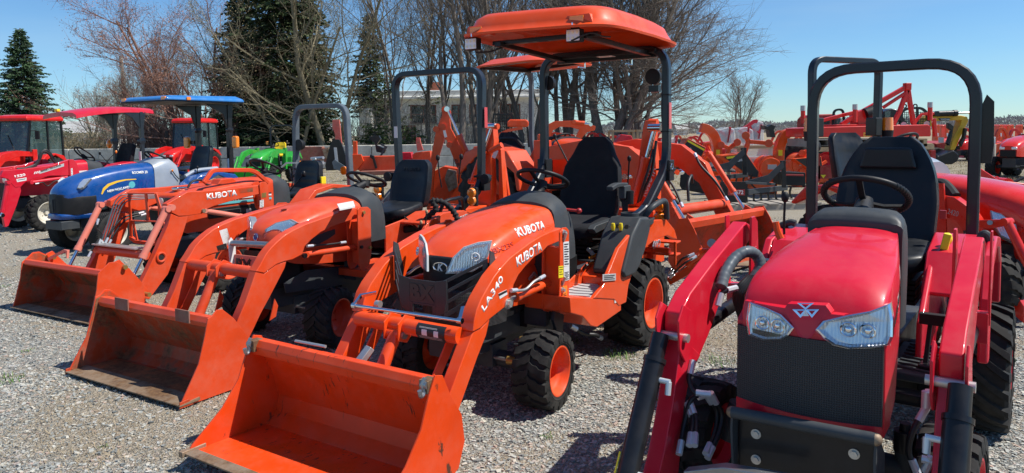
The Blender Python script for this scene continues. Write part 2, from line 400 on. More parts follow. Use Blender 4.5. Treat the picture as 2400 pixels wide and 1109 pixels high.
# ------------------------------------------------------------------ ground
def ground_mat():
    m, nt, b = newmat('gravel'); co = nt.nodes.new('ShaderNodeNewGeometry').outputs['Position']
    v1 = noise(nt, 46, vec=co, typ='ShaderNodeTexVoronoi'); v2 = noise(nt, 105, vec=co, typ='ShaderNodeTexVoronoi')
    def stonecol(v):
        sp = nt.nodes.new('ShaderNodeSeparateColor'); nt.links.new(v.outputs['Color'], sp.inputs[0])
        return ramp(nt, sp.outputs[0], [(0, (.12, .13, .13)), (.25, (.28, .285, .265)), (.5, (.41, .41, .37)), (.72, (.50, .475, .40)), (.84, (.40, .29, .23)), (.93, (.60, .60, .57)), (1, (.17, .175, .165))])
    n0 = noise(nt, 12, 3, .6, co).outputs[0]
    f = ramp(nt, n0, [(.45, (0, 0, 0)), (.55, (1, 1, 1))])
    c = mixc(nt, f, stonecol(v1), stonecol(v2))
    dk = ramp(nt, v1.outputs['Distance'], [(.25, (1, 1, 1)), (.75, (.45, .43, .4))]); c = mixc(nt, .6, c, dk, 'MULTIPLY')
    # soil, straw and moss between the stones
    big = noise(nt, .55, 6, .62, co).outputs[0]; med = noise(nt, 3.2, 7, .68, co).outputs[0]
    ad = nt.nodes.new('ShaderNodeMath'); ad.operation = 'ADD'; nt.links.new(big, ad.inputs[0]); nt.links.new(med, ad.inputs[1])
    fine = noise(nt, 60, 5, .7, co).outputs[0]
    straw = ramp(nt, fine, [(.3, (.19, .145, .095)), (.55, (.36, .295, .205)), (.75, (.52, .45, .34))])
    f = ramp(nt, ad.outputs[0], [(1.02 / 2, (0, 0, 0)), (1.20 / 2, (.75,) * 3)])
    hm = nt.nodes.new('ShaderNodeMath'); hm.operation = 'MULTIPLY'; hm.inputs[1].default_value = .5; nt.links.new(ad.outputs[0], hm.inputs[0])
    f = ramp(nt, hm.outputs[0], [(.465, (0, 0, 0)), (.56, (.75,) * 3)])
    def m_(op, a, b):
        q = nt.nodes.new('ShaderNodeMath'); q.operation = op
        for i, v in enumerate((a, b)):
            if isinstance(v, bpy.types.NodeSocket): nt.links.new(v, q.inputs[i])
            elif v is not None: q.inputs[i].default_value = v
        return q.outputs[0]
    s0 = nt.nodes.new('ShaderNodeSeparateXYZ'); nt.links.new(co, s0.inputs[0]); X_, Y_ = s0.outputs[0], s0.outputs[1]
    kk = m_('ADD', m_('SINE', m_('ADD', m_('MULTIPLY', X_, 1.7), m_('MULTIPLY', m_('SINE', m_('MULTIPLY', Y_, 1.1), None), 1.3)), None), m_('SINE', m_('ADD', m_('MULTIPLY', Y_, 2.3), m_('MULTIPLY', X_, .7)), None))
    kk = m_('ADD', kk, m_('MULTIPLY', m_('SUBTRACT', med, .5), 2.5)); f = m_('MAXIMUM', f, ramp(nt, m_('MULTIPLY', kk, .5), [(.30, (0, 0, 0)), (.62, (.62,) * 3)]))
    c = mixc(nt, f, c, straw)
    # with distance across the lot it turns to packed sand and thin dry grass
    sp = nt.nodes.new('ShaderNodeSeparateXYZ'); nt.links.new(co, sp.inputs[0])
    far = nt.nodes.new('ShaderNodeMapRange'); far.inputs[1].default_value = 5.5; far.inputs[2].default_value = 12; nt.links.new(sp.outputs[1], far.inputs[0])
    sand = ramp(nt, fine, [(.3, (.26, .22, .165)), (.6, (.40, .36, .28)), (.8, (.52, .48, .40))])
    fs = nt.nodes.new('ShaderNodeMath'); fs.operation = 'MULTIPLY'; nt.links.new(far.outputs[0], fs.inputs[0]); fs.inputs[1].default_value = .8
    c = mixc(nt, fs.outputs[0], c, sand)
    g = ramp(nt, med, [(.46, (0, 0, 0)), (.60, (1, 1, 1))])
    gcol = ramp(nt, fine, [(.3, (.085, .085, .030)), (.55, (.20, .17, .08)), (.8, (.36, .30, .17))])
    far2 = nt.nodes.new('ShaderNodeMapRange'); far2.inputs[1].default_value = 13; far2.inputs[2].default_value = 20; nt.links.new(sp.outputs[1], far2.inputs[0])
    gm = nt.nodes.new('ShaderNodeMath'); gm.operation = 'MULTIPLY'; nt.links.new(g, gm.inputs[0]); nt.links.new(far2.outputs[0], gm.inputs[1])
    c = mixc(nt, gm.outputs[0], c, gcol)
    nt.links.new(c, b.inputs['Base Color']); b.inputs['Roughness'].default_value = .95; b.inputs['Specular IOR Level'].default_value = .2
    h = nt.nodes.new('ShaderNodeMath'); h.operation = 'ADD'; nt.links.new(v1.outputs['Distance'], h.inputs[0]); nt.links.new(v2.outputs['Distance'], h.inputs[1])
    iv = nt.nodes.new('ShaderNodeMath'); iv.operation = 'SUBTRACT'; iv.inputs[0].default_value = 1; nt.links.new(h.outputs[0], iv.inputs[1])
    bump(nt, iv.outputs[0], 1.0, .012, b); return m
ground_mat()
def grassy(name, stops, sc=9, rough=.95):
    m, nt, b = newmat(name); co = nt.nodes.new('ShaderNodeNewGeometry').outputs['Position']
    n = noise(nt, sc, 8, .75, co).outputs[0]; n2 = noise(nt, .15, 4, .6, co).outputs[0]
    c = ramp(nt, n, stops); c = mixc(nt, ramp(nt, n2, [(.4, (0, 0, 0)), (.65, (.5, .5, .5))]), c, tuple(q * .7 for q in stops[0][1]))
    nt.links.new(c, b.inputs['Base Color']); b.inputs['Roughness'].default_value = rough; bump(nt, n, .8, .05, b)
grassy('lawn', [(.3, (.05, .12, .02)), (.6, (.10, .22, .035)), (.8, (.2, .26, .08))], 14)
grassy('field', [(.3, (.22, .165, .095)), (.6, (.33, .26, .155)), (.8, (.42, .34, .22))], 1.2)
grassy('dry_grass', [(.3, (.12, .11, .045)), (.55, (.25, .21, .11)), (.8, (.42, .35, .21))], 7)
grassy('road', [(.3, (.30, .28, .25)), (.6, (.40, .38, .34)), (.8, (.5, .47, .42))], 20)
def sheet(name, mat, pts, z):
    o = MB().add([(a, b, z) for a, b in pts], [tuple(range(len(pts)))]).build(name, mat, smooth=0); o['kind'] = 'structure'; return o
sheet('ground', 'gravel', [(-2500, -60), (2500, -60), (2500, 3500), (-2500, 3500)], 0)
sheet('field', 'field', [(14, 62), (2500, 62), (2500, 3400), (-2500, 3400), (-2500, 58), (14, 58)], .008)
sheet('lawn', 'lawn', [(-60, 36.5), (-6, 36.2), (-2, 46), (-60, 50)], .016)
sheet('road', 'road', [(5, 36), (200, 36), (200, 44), (5, 44)], .016)

# ------------------------------------------------------------------ loose stones and straw on the lot
def stones():
    rs = np.random.RandomState(3); base = []
    bm = bmesh.new(); bmesh.ops.create_cube(bm, size=1.5); bmesh.ops.triangulate(bm, faces=bm.faces[:]); bm.verts.ensure_lookup_table()
    bv = np.array([v.co[:] for v in bm.verts]); bf = np.array([[v.index for v in f.verts] for f in bm.faces]); bm.free()
    P = []
    def zone(n, y0, y1, smin, smax):
        y = np.sqrt(rs.uniform(y0 * y0, y1 * y1, n)); x = rs.uniform(-.76, .76, n) * y; s = smin + (smax - smin) * rs.rand(n) ** 3
        P.append(np.stack([x, y, s], 1))
    zone(60000, 2.5, 4.8, .0035, .013); zone(50000, 4.4, 8.5, .005, .014); zone(14000, 8, 13, .007, .018); zone(700, 2.7, 8, .011, .022)
    P = np.concatenate(P); n = len(P)
    # fewer where the ground is soil and straw
    k = np.sin(P[:, 0] * 1.7 + 1.3 * np.sin(P[:, 1] * 1.1)) + np.sin(P[:, 1] * 2.3 + .7 * P[:, 0]); P = P[(k < .9 + rs.uniform(-.35, .35, n)) | (rs.rand(n) < .38)]; n = len(P)
    vs = np.empty((n, 8, 3)); a = rs.rand(n) * 6.28; ca, sa = np.cos(a), np.sin(a)
    sc = np.stack([P[:, 2] * rs.uniform(.8, 1.5, n), P[:, 2] * rs.uniform(.6, 1.1, n), P[:, 2] * rs.uniform(.25, .6, n)], 1)
    v = bv[None] * (1 + rs.uniform(-.45, .35, (n, 8, 3))) * sc[:, None, :]
    vs[..., 0] = v[..., 0] * ca[:, None] - v[..., 1] * sa[:, None] + P[:, 0][:, None]
    vs[..., 1] = v[..., 0] * sa[:, None] + v[..., 1] * ca[:, None] + P[:, 1][:, None]
    vs[..., 2] = v[..., 2] + v[..., 0] * rs.uniform(-.3, .3, (n, 1)) + sc[:, 2][:, None] * .55
    fs = (bf[None] + (np.arange(n) * 8)[:, None, None]).reshape(-1, 3)
    me = bpy.data.meshes.new('stones'); me.vertices.add(n * 8); me.vertices.foreach_set('co', vs.reshape(-1))
    me.loops.add(len(fs) * 3); me.loops.foreach_set('vertex_index', fs.reshape(-1)); me.polygons.add(len(fs)); me.polygons.foreach_set('loop_start', np.arange(len(fs)) * 3)
    me.polygons.foreach_set('use_smooth', np.zeros(len(fs), dtype=bool)); me.update()
    at = me.attributes.new('tone', 'FLOAT', 'POINT'); at.data.foreach_set('value', np.repeat(rs.rand(n), 8).astype(np.float32))
    m, nt, b = newmat('stone'); a_ = nt.nodes.new('ShaderNodeAttribute'); a_.attribute_name = 'tone'
    c = ramp(nt, a_.outputs['Fac'], [(0, (.16, .175, .17)), (.3, (.33, .34, .315)), (.6, (.46, .46, .415)), (.78, (.58, .55, .46)), (.87, (.46, .33, .26)), (.95, (.58, .58, .54)), (1, (.14, .15, .15))])
    co = nt.nodes.new('ShaderNodeNewGeometry').outputs['Position']; c = mixc(nt, .5, c, ramp(nt, noise(nt, 140, 4, .7, co).outputs[0], [(.3, (.5, .5, .5)), (.7, (1, 1, 1))]), 'MULTIPLY')
    nt.links.new(c, b.inputs['Base Color']); b.inputs['Roughness'].default_value = .9; me.materials.append(m)
    o = bpy.data.objects.new('gravel_stones', me); COL.objects.link(o); tag(o, 'loose grey, tan and pinkish crushed stone strewn over the lot', 'gravel', kind='stuff')
stones()
def blades(name, label, cat, spots, mat, h0, h1, w, n_each, spread, flat=0.0):
    rs = random.Random(5); mb = MB()
    for (x, y, sc) in spots:
        for _ in range(int(n_each * sc)):
            a = rs.random() * 6.28; d = rs.random() ** .5 * spread * sc; px, py = x + math.cos(a) * d, y + math.sin(a) * d
            h = rs.uniform(h0, h1) * sc; t = rs.random() * 6.28; ln = rs.uniform(.1, .7) + flat * rs.uniform(.1, .9)
            dx, dy = math.cos(t) * h * ln, math.sin(t) * h * ln; hz = h * (1 - .75 * flat)
            wx, wy = -math.sin(t) * w, math.cos(t) * w
            k = len(mb.v); mb.v += [(px - wx, py - wy, .003), (px + wx, py + wy, .003), (px + dx * .5 + wx * .7, py + dy * .5 + wy * .7, hz * .7 + .006), (px + dx * .5 - wx * .7, py + dy * .5 - wy * .7, hz * .7 + .006), (px + dx, py + dy, hz + .006)]
            mb.f += [(k, k + 1, k + 2, k + 3), (k + 3, k + 2, k + 4)]
    o = mb.build(name, mat, smooth=0); tag(o, label, cat, kind='stuff'); return o
def leafmat(name, c0, c1, c2=None, sc=3, trans=.25):
    m, nt, b = newmat(name); co = nt.nodes.new('ShaderNodeNewGeometry').outputs['Position']; n = noise(nt, sc, 4, .7, co).outputs[0]
    st = [(.35, c0), (.6, c1)] + ([(.75, c2)] if c2 else [])
    nt.links.new(ramp(nt, n, st), b.inputs['Base Color']); b.inputs['Roughness'].default_value = .8
    return m
leafmat('straw', (.26, .19, .10), (.46, .37, .22), (.6, .5, .33), 12)
leafmat('straw_dull', (.20, .15, .085), (.36, .29, .18), (.48, .41, .27), 12)
leafmat('weed', (.05, .13, .02), (.12, .22, .04), (.2, .26, .07), 9)
rs_ = random.Random(11)
sp1 = []
for _ in range(1300):
    y = rs_.uniform(2.8, 14); x = rs_.uniform(-.74, .74) * y; k_ = math.sin(x * 1.7 + 1.3 * math.sin(y * 1.1)) + math.sin(y * 2.3 + .7 * x)
    if k_ > .55: sp1.append((x, y, rs_.uniform(.4, 1.1)))
blades('dead_straw', 'dead straw and grass litter lying over the gravel', 'straw', sp1, 'straw_dull', .015, .045, .0014, 160, .30, .9)
sp2 = []
for _ in range(60):
    y = rs_.uniform(3.0, 13); x = rs_.uniform(-.74, .74) * y; sp2.append((x, y, rs_.uniform(.4, 1.2)))
for px, py in ((560, 818), (820, 935), (380, 585), (10, 895), (250, 760), (1330, 805), (1690, 850), (1450, 835)):
    g = ground(px, py); sp2.append((g.x, g.y, 1.5))
blades('weeds', 'small green weeds sprouting through the gravel', 'weeds', sp2, 'weed', .015, .04, .0028, 40, .08, .4)
sp3 = []
for _ in range(420):
    x = rs_.uniform(8, 34); sp3.append((x, rs_.uniform(15, 33), rs_.uniform(.7, 1.6)))
for _ in range(260): sp3.append((rs_.uniform(-22, 8), rs_.uniform(20, 34), rs_.uniform(.6, 1.2)))
blades('dry_grass', 'short dry and greening grass on the edge of the lot', 'grass', sp3, 'straw', .05, .12, .006, 50, .9, .3)

# ------------------------------------------------------------------ trees
def barkmat(name, c0, c1):
    m, nt, b = newmat(name); co = nt.nodes.new('ShaderNodeNewGeometry').outputs['Position']; mp_ = nt.nodes.new('ShaderNodeMapping'); mp_.inputs['Scale'].default_value = (6, 6, 1.2)
    nt.links.new(co, mp_.inputs[0]); n = noise(nt, 2.5, 6, .75, mp_.outputs[0]).outputs[0]
    nt.links.new(ramp(nt, n, [(.35, c0), (.65, c1)]), b.inputs['Base Color']); b.inputs['Roughness'].default_value = .95; bump(nt, n, .6, .04, b)
barkmat('bark', (.10, .082, .065), (.24, .20, .165)); barkmat('bark_light', (.22, .19, .16), (.42, .37, .31)); barkmat('bark_red', (.17, .085, .065), (.30, .18, .14)); barkmat('bark_olive', (.13, .11, .07), (.27, .235, .15))
leafmat('bud_red', (.30, .12, .07), (.46, .22, .14), sc=2); leafmat('bud_tan', (.30, .24, .12), (.45, .38, .20), sc=2)
leafmat('spruce', (.022, .052, .022), (.05, .105, .035), (.11, .17, .055), 1.3)
leafmat('cedar', (.018, .034, .010), (.045, .075, .020), (.12, .135, .04), .9)
leafmat('pine', (.05, .085, .02), (.13, .17, .05), (.22, .25, .08), 1.0)
class Tree:
    def __init__(s, seed): s.r = random.Random(seed); s.t = MB(); s.c = MB(); s.leafpts = []
    def tube(s, P, r0, r1, n, mb): mb.tube(P, r0, n, r1, caps=False)
    def grow(s, p, d, L, r, lev, maxlev, o):
        rr = s.r; n = 6 if lev < 2 else 4; P = [p]; q = p; dd = d.normalized()
        for i in range(n):
            j = V((rr.gauss(0, 1), rr.gauss(0, 1), rr.gauss(0, .6))) * o['wob'] * (1 if lev else .45)
            dd = (dd + j + V((0, 0, o['up'] * (1 if lev else .2)))).normalized(); q = q + dd * (L / n); P.append(q)
        rt = r * (.42 if lev < maxlev else .3)
        s.tube(P, r, rt, 7 if lev == 0 else (5 if lev == 1 else 3), s.t if lev == 0 else s.c)
        if lev == maxlev - 1 and o.get('fine'):
            for _ in range(o['fine']):
                i = rr.randrange(1, n); a = P[i].lerp(P[i + 1], rr.random()); e = a + (dd * .7 + V((rr.gauss(0, .6), rr.gauss(0, .6), rr.gauss(0, .5)))).normalized() * L * rr.uniform(.25, .6); s.c.tube([a, e], .006, 3, .003, caps=False)
        if lev >= maxlev:
            s.leafpts.append((P[-1], dd)); s.leafpts.append((P[n // 2], dd)); return
        k = o['kids'][lev]
        for i in range(k):
            t = (o['first'][lev] + (1 - o['first'][lev]) * (i + rr.random()) / k); f = t * n; a = min(int(f), n - 1); b_ = P[a].lerp(P[a + 1], f - a)
            ax = (P[a + 1] - P[a]).normalized(); pr = ax.cross(V((rr.gauss(0, 1), rr.gauss(0, 1), rr.gauss(0, 1)))).normalized()
            an = R(rr.uniform(*o['ang'][lev])); nd = ax * math.cos(an) + pr * math.sin(an)
            if lev and nd.z < -.2: nd.z *= -.3
            rc = max(o['rmin'], (r + (rt - r) * t) * o['rk']); s.grow(b_, nd, L * o['lk'][lev] * rr.uniform(.6, 1.15) * (1.15 - .5 * t), rc, lev + 1, maxlev, o)
def tree_obj(name, T, loc, label, bark, crown_mat, group, cat='tree', bud=None, budn=0, buds=.05, trunkmat=None):
    root = thing(name, label, cat, loc=loc, group=group)
    if T.t.v: T.t.build('trunk', trunkmat or bark, root, smooth=60)
    if bud and budn:
        for p, d in T.leafpts:
            for _ in range(budn):
                q = p + V((T.r.gauss(0, .12), T.r.gauss(0, .12), T.r.gauss(0, .12))); a = V((T.r.gauss(0, 1), T.r.gauss(0, 1), T.r.gauss(0, 1))).normalized() * buds; b_ = a.cross(V((T.r.random(), T.r.random(), T.r.random()))).normalized() * buds * .6
                T.leaf.add([q - a, q + b_, q + a, q - b_], [(0, 1, 2, 3)])
    if T.c.v:
        o = T.c.build('branches' if bud else 'crown', bark, root, smooth=60)
    if bud and T.leaf.v: T.leaf.build('buds', bud, root, smooth=0)
    return root
BO = dict(wob=.16, up=.05, kids=[11, 7, 6, 5], first=[.25, .15, .15, .1], ang=[(22, 55), (25, 60), (25, 65), (25, 65)], rk=.45, fine=5, lk=[.58, .58, .58, .55], rmin=.007)
def bare(name, px, py, Y, top, r, seed, label, group, stems=1, spread=.25, o=None, maxlev=3, bark='bark', bud=None, budn=0, buds=.05, lean=(0, 0)):
    """a leafless tree whose foot is at pixel (px, py) of the ground line, Y metres off; top: pixel row of its top"""
    base = atY(px, py, Y); base.z = 0
    h = CAMH + (HY - ROLL * (px - 1200) - top) / FPX * Y
    T = Tree(seed); T.leaf = MB(); oo = dict(BO); oo.update(o or {})
    for i in range(stems):
        a = T.r.random() * 6.28 if stems > 1 else 0; sp = spread if stems > 1 else 0
        d = V((math.cos(a) * sp + lean[0], math.sin(a) * sp + lean[1], 1)); p = V((math.cos(a), math.sin(a), 0)) * (r * 1.3 if stems > 1 else 0)
        T.grow(p, d, h * T.r.uniform(.62, .75), r * (1 if i == 0 else T.r.uniform(.6, .95)), 0, maxlev, oo)
    return tree_obj(name, T, (base.x, base.y, 0), label, bark, None, group, bud=bud, budn=budn, buds=buds)
def conifer(name, px, Y, top, halfw, seed, label, group, mat='spruce', z0=.4, dens=1.0, droop=.25, needle=.22, ragged=.25, shape=1.0, r=.16):
    rr = random.Random(seed); base = atY(px, 330, Y); hh = CAMH + (HY - ROLL * (px - 1200) - top) / FPX * Y; W = halfw / FPX * Y
    tr, br, lf = MB(), MB(), MB(); tr.tube([(0, 0, 0), (rr.gauss(0, .1), 0, hh * .5), (0, 0, hh)], r, 8, .02)
    z = z0
    while z < hh * .985:
        t = (z - z0) / (hh - z0); wl = W * (1 - t) ** shape * rr.uniform(1 - ragged, 1 + ragged * .3) + .12
        nb = max(4, int(7 * dens * (1 - t * .5)))
        for k in range(nb):
            a = rr.random() * 6.28; L = wl * rr.uniform(.6, 1.1); tip = V((math.cos(a) * L, math.sin(a) * L, -droop * L + rr.uniform(-.1, .2) + .12 * L))
            p0 = V((0, 0, z)); P = [p0, p0 + tip * .5 + V((0, 0, .06 * L)), p0 + tip]; br.tube(P, .025 * (1 - t) + .012, 3, .006, caps=False)
            m = int(max(3, L / needle * 2.6 * dens))
            for j in range(m):
                u = rr.uniform(.22, 1.04); q = p0 + tip * u + V((0, 0, .12 * L * u * (1 - u))); sz = needle * rr.uniform(.6, 1.3)
                s_ = rr.choice((-1, 1)); out = (V((tip.x, tip.y, 0)).normalized() * .6 + V((-tip.y, tip.x, 0)).normalized() * s_ * rr.uniform(.2, 1) + V((0, 0, rr.uniform(-.7, .25)))).normalized() * sz
                w = out.cross(V((rr.gauss(0, 1), rr.gauss(0, 1), rr.gauss(0, 1)))).normalized() * sz * .22
                lf.add([q - w * .5, q + out * .5 - w, q + out, q + out * .5 + w], [(0, 1, 2, 3)])
        z += .20 / dens * (1.15 - t * .6) * (hh / 9) ** .4
    root = thing(name, label, 'tree', loc=(base.x, base.y, 0), group=group)
    tr.build('trunk', 'bark', root); br.build('branches', 'bark', root, smooth=60); lf.build('crown', mat, root, smooth=0); return root
G1 = 'leafless trees behind the lot'
conifer('spruce_tree', 62, 44, 70, 112, 1, 'tall dark green spruce with sky round it at the far left', None, 'spruce', dens=2.0, droop=.18, needle=.17, ragged=.3, shape=.85)
conifer('cedar_tree', 660, 38.5, -190, 150, 2, 'broad dark evergreen mass behind the green tractor', None, 'cedar', z0=.2, dens=1.9, droop=.28, needle=.24, ragged=.45, shape=.42, r=.25)
conifer('cedar_tree', 575, 40, -20, 95, 12, 'lower dark evergreen just left of the broad one, over the blue canopy', None, 'cedar', z0=.2, dens=1.8, needle=.22, ragged=.55, shape=.5, r=.2)
conifer('cedar_tree', 735, 39, -30, 80, 14, 'dark evergreen just right of the broad one, behind the olive trunk', None, 'cedar', z0=.2, dens=1.7, needle=.22, ragged=.6, shape=.5, r=.2)
conifer('pine_tree', 872, 52, 34, 62, 3, 'slim ragged evergreen standing against the sky left of the white house', None, 'cedar', z0=3.0, dens=1.7, droop=.1, needle=.2, ragged=.6, shape=.7)
conifer('pine_tree', 905, 47, 180, 75, 4, 'yellow green pine in front of the white house wall', None, 'pine', z0=.4, dens=.9, droop=-.05, needle=.24, ragged=.7, shape=.5)
conifer('pine_shrub', 1005, 46, 205, 48, 24, 'thin yellow green pine under the brick chimney', None, 'pine', z0=2.6, dens=.55, droop=-.05, needle=.22, ragged=.7, shape=.5)
conifer('pine_shrub', 880, 39, 292, 62, 5, 'low spreading yellow green pine just behind the concrete block wall', None, 'pine', z0=.2, dens=1.2, droop=.05, needle=.2, ragged=.5, shape=.35)
conifer('pine_shrub', 962, 39.5, 300, 45, 6, 'small yellow green pine bush right of the taller black roll bar post', None, 'pine', z0=.2, dens=1.1, droop=.05, needle=.2, ragged=.5, shape=.4)
bare('bare_tree', 212, 330, 48, 160, .13, 21, 'short pale leafless tree standing alone right of the spruce', G1, stems=4, spread=.5, bark='bark_light', o=dict(kids=[8, 6, 5, 3]))
for i, (px, Y, top, r, lb) in enumerate(((262, 46, 175, .06, 'thin upright leafless tree left of the leaning pole'), (318, 43, 135, .07, 'slender leafless tree right of the leaning pole'), (352, 45, 150, .07, 'slender leafless tree behind the red canopy end'), (385, 42, 120, .08, 'tall slender leafless tree left of the blue canopy'), (432, 44, 90, .08, 'brownish leafless tree rising over the blue canopy'))):
    bare('bare_tree', px, 330, Y, top, r, 30 + i, lb, G1, stems=4, spread=.28, bark='bark_light' if i < 3 else 'bark_red', o=dict(ang=[(12, 35), (15, 40), (15, 45), (20, 50)], kids=[9, 6, 6, 4], up=.10), bud='bud_tan' if i < 3 else 'bud_red', budn=1, buds=.022)
bare('budding_tree', 480, 330, 38, -140, .15, 51, 'wide reddish budding tree left of the dark evergreens', None, stems=4, spread=.55, bark='bark_red', o=dict(ang=[(25, 60), (25, 55), (25, 60), (25, 60)], kids=[12, 8, 7, 5], first=[.15, .1, .1, .1], up=.04), bud='bud_red', budn=3, buds=.032)
bare('budding_tree', 545, 330, 36.8, 10, .11, 58, 'smaller reddish budding tree in front of the dark evergreens', None, stems=3, spread=.4, bark='bark_red', o=dict(kids=[9, 6, 5, 4], up=.04), bud='bud_red', budn=3, buds=.03)
bare('budding_tree', 690, 340, 36.6, -150, .12, 52, 'olive leafless tree with tan buds growing through the evergreens', None, stems=3, spread=.35, bark='bark_olive', o=dict(kids=[10, 7, 5, 4], first=[.15, .1, .1, .1]), bud='bud_tan', budn=2, buds=.035)
bare('budding_tree', 778, 340, 37, -260, .20, 53, 'thick olive trunk with mossy branches at the right edge of the evergreens', None, stems=2, spread=.16, bark='bark_olive', o=dict(kids=[11, 7, 5, 4], first=[.12, .1, .1, .1]), bud='bud_tan', budn=2, buds=.035)
bare('bare_tree', 935, 330, 42, -230, .13, 54, 'slim leafless tree left of the roll bar in front of the white house', G1, stems=2, spread=.12, lean=(-.06, 0), o=dict(first=[.25, .15, .15, .1], ang=[(14, 38), (20, 50), (25, 60), (25, 60)], up=.08))
bare('bare_tree', 1062, 330, 36, -260, .19, 55, 'dark leaning leafless tree in front of the brick chimney', G1, stems=2, spread=.2, lean=(-.10, 0), o=dict(first=[.35, .2, .15, .1], wob=.2))
bare('bare_tree', 1135, 330, 38, -260, .22, 56, 'big leafless tree behind the second orange canopy', G1, stems=4, spread=.2, o=dict(ang=[(14, 36), (20, 50), (25, 60), (25, 60)], up=.09))
bare('bare_tree', 1235, 330, 40, -260, .22, 57, 'big leafless tree seen under the front orange canopy', G1, stems=3, spread=.16, o=dict(ang=[(14, 36), (20, 50), (25, 60), (25, 60)], up=.09))
bare('bare_tree', 1185, 330, 44, -240, .16, 71, 'slender upright leafless tree between the two canopy trunks', G1, stems=3, spread=.14, o=dict(ang=[(12, 34), (20, 45), (25, 60), (25, 60)], up=.1))
bare('bare_tree', 1010, 330, 45, -200, .14, 72, 'upright leafless tree standing just left of the brick chimney', G1, stems=3, spread=.16, o=dict(ang=[(12, 34), (20, 45), (25, 60), (25, 60)], up=.1))
bare('bare_tree', 1375, 322, 43, -240, .16, 73, 'upright leafless tree straight behind the high backed black seat', G1, stems=3, spread=.16, o=dict(ang=[(12, 34), (20, 45), (25, 60), (25, 60)], up=.1))
bare('bare_tree', 1325, 325, 41, -300, .24, 59, 'leafless tree left of the twin dark trunks', G1, stems=3, spread=.18, o=dict(ang=[(16, 42), (20, 50), (25, 60), (25, 60)], up=.07))
bare('bare_tree', 1425, 320, 37, -330, .27, 60, 'spreading leafless tree with several dark trunks behind the black seat', G1, stems=4, spread=.34, o=dict(kids=[12, 8, 6, 5], first=[.2, .1, .1, .1]))
bare('bare_tree', 1500, 320, 38, -220, .17, 61, 'leafless tree whose fine drooping branches reach farthest right', G1, stems=5, spread=.42, lean=(.12, 0), o=dict(kids=[15, 9, 7, 5], first=[.18, .1, .1, .1], ang=[(45, 85), (25, 55), (25, 60), (25, 60)], up=-.015, lk=[.62, .6, .58, .5], rk=.36, fine=8))
bare('bare_tree', 1462, 320, 40, -340, .20, 75, 'tall leafless tree leaning right out of the top of the photo', G1, stems=4, spread=.26, lean=(.13, 0), o=dict(kids=[12, 8, 6, 5], ang=[(20, 50), (20, 50), (25, 60), (25, 60)], up=.05))
bare('bare_tree', 1718, 308, 60, 150, .09, 62, 'small bare tree standing alone at the right end of the trees', G1, stems=3, spread=.3, o=dict(ang=[(15, 45), (20, 45), (20, 50), (20, 50)], up=.08))
# dry brush behind the wall
def brush(name, label, px0, px1, Y, top, n, mat, seed):
    rr = random.Random(seed); mb = MB(); a = atY(px0, 330, Y); b_ = atY(px1, 330, Y); h = CAMH + (325 - top) / FPX * Y
    c = (a + b_) / 2
    for _ in range(n):
        x = rr.uniform(a.x, b_.x) - c.x; y = rr.uniform(-1.2, 1.2); hh = h * rr.uniform(.35, 1.0); d = V((rr.gauss(0, .25), rr.gauss(0, .2), 1)) * hh
        P = [V((x, y, 0)), V((x, y, 0)) + d * .5 + V((rr.gauss(0, .05), 0, 0)), V((x, y, 0)) + d]; mb.tube(P, .016, 3, .006, caps=False)
        for _ in range(3):
            q = P[1].lerp(P[2], rr.random()); mb.tube([q, q + V((rr.gauss(0, .3), rr.gauss(0, .2), rr.uniform(.1, .5)))], .009, 3, .004, caps=False)
    o = mb.build(name, mat, smooth=0); o.location = (c.x, c.y, 0); tag(o, label, 'shrub', kind='stuff'); return o
brush('dry_brush', 'pale dry weeds in front of the white barn wall', 118, 262, 39, 308, 700, 'straw', 1)
brush('brown_brush', 'reddish brown bare brush behind the block wall below the blue canopy', 300, 470, 38.5, 268, 1100, 'bark_red', 2)
brush('bare_brush', 'tangle of bare stems against the white house', 800, 1240, 43, 240, 620, 'bark_light', 3)
# far wood on the horizon
def far_wood(x0, x1, Y, h, seed, label):
    rr = np.random.RandomState(seed); n = int((x1 - x0) * 80); x = rr.uniform(x0, x1, n); top = h * (.82 + .12 * np.sin(x * .11) + .08 * np.sin(x * .43) + .06 * np.sin(x * 1.3))
    z = top * rr.rand(n) ** .8; w = rr.uniform(.12, .45, n); hh = rr.uniform(.3, .9, n); y = Y + rr.uniform(-10, 10, n); a = rr.uniform(-.6, .6, n)
    mb = MB()
    for i in range(n):
        dx = w[i] * math.cos(a[i]); dy = w[i] * math.sin(a[i]); k = len(mb.v); mb.v += [(x[i] - dx, y[i] - dy, z[i]), (x[i] + dx * .3, y[i] + dy * .3, max(0, z[i] - hh[i] * .5)), (x[i] + dx, y[i] + dy, z[i] + .1), (x[i] + a[i], y[i], z[i] + hh[i])]; mb.f.append((k, k + 1, k + 2, k + 3))
    o = mb.build('far_wood', 'wood_far_haze', smooth=0); tag(o, label, 'wood', kind='stuff')
leafmat('wood_far_haze', (.30, .29, .29), (.34, .325, .325), (.36, .345, .34), .1)  # distance haze is mixed into these pale, low-contrast wood colours
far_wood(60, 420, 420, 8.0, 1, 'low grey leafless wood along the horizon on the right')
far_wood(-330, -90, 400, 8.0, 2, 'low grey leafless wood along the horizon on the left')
far_wood(-90, 60, 420, 8.0, 3, 'low grey wood on the horizon behind the big trees')
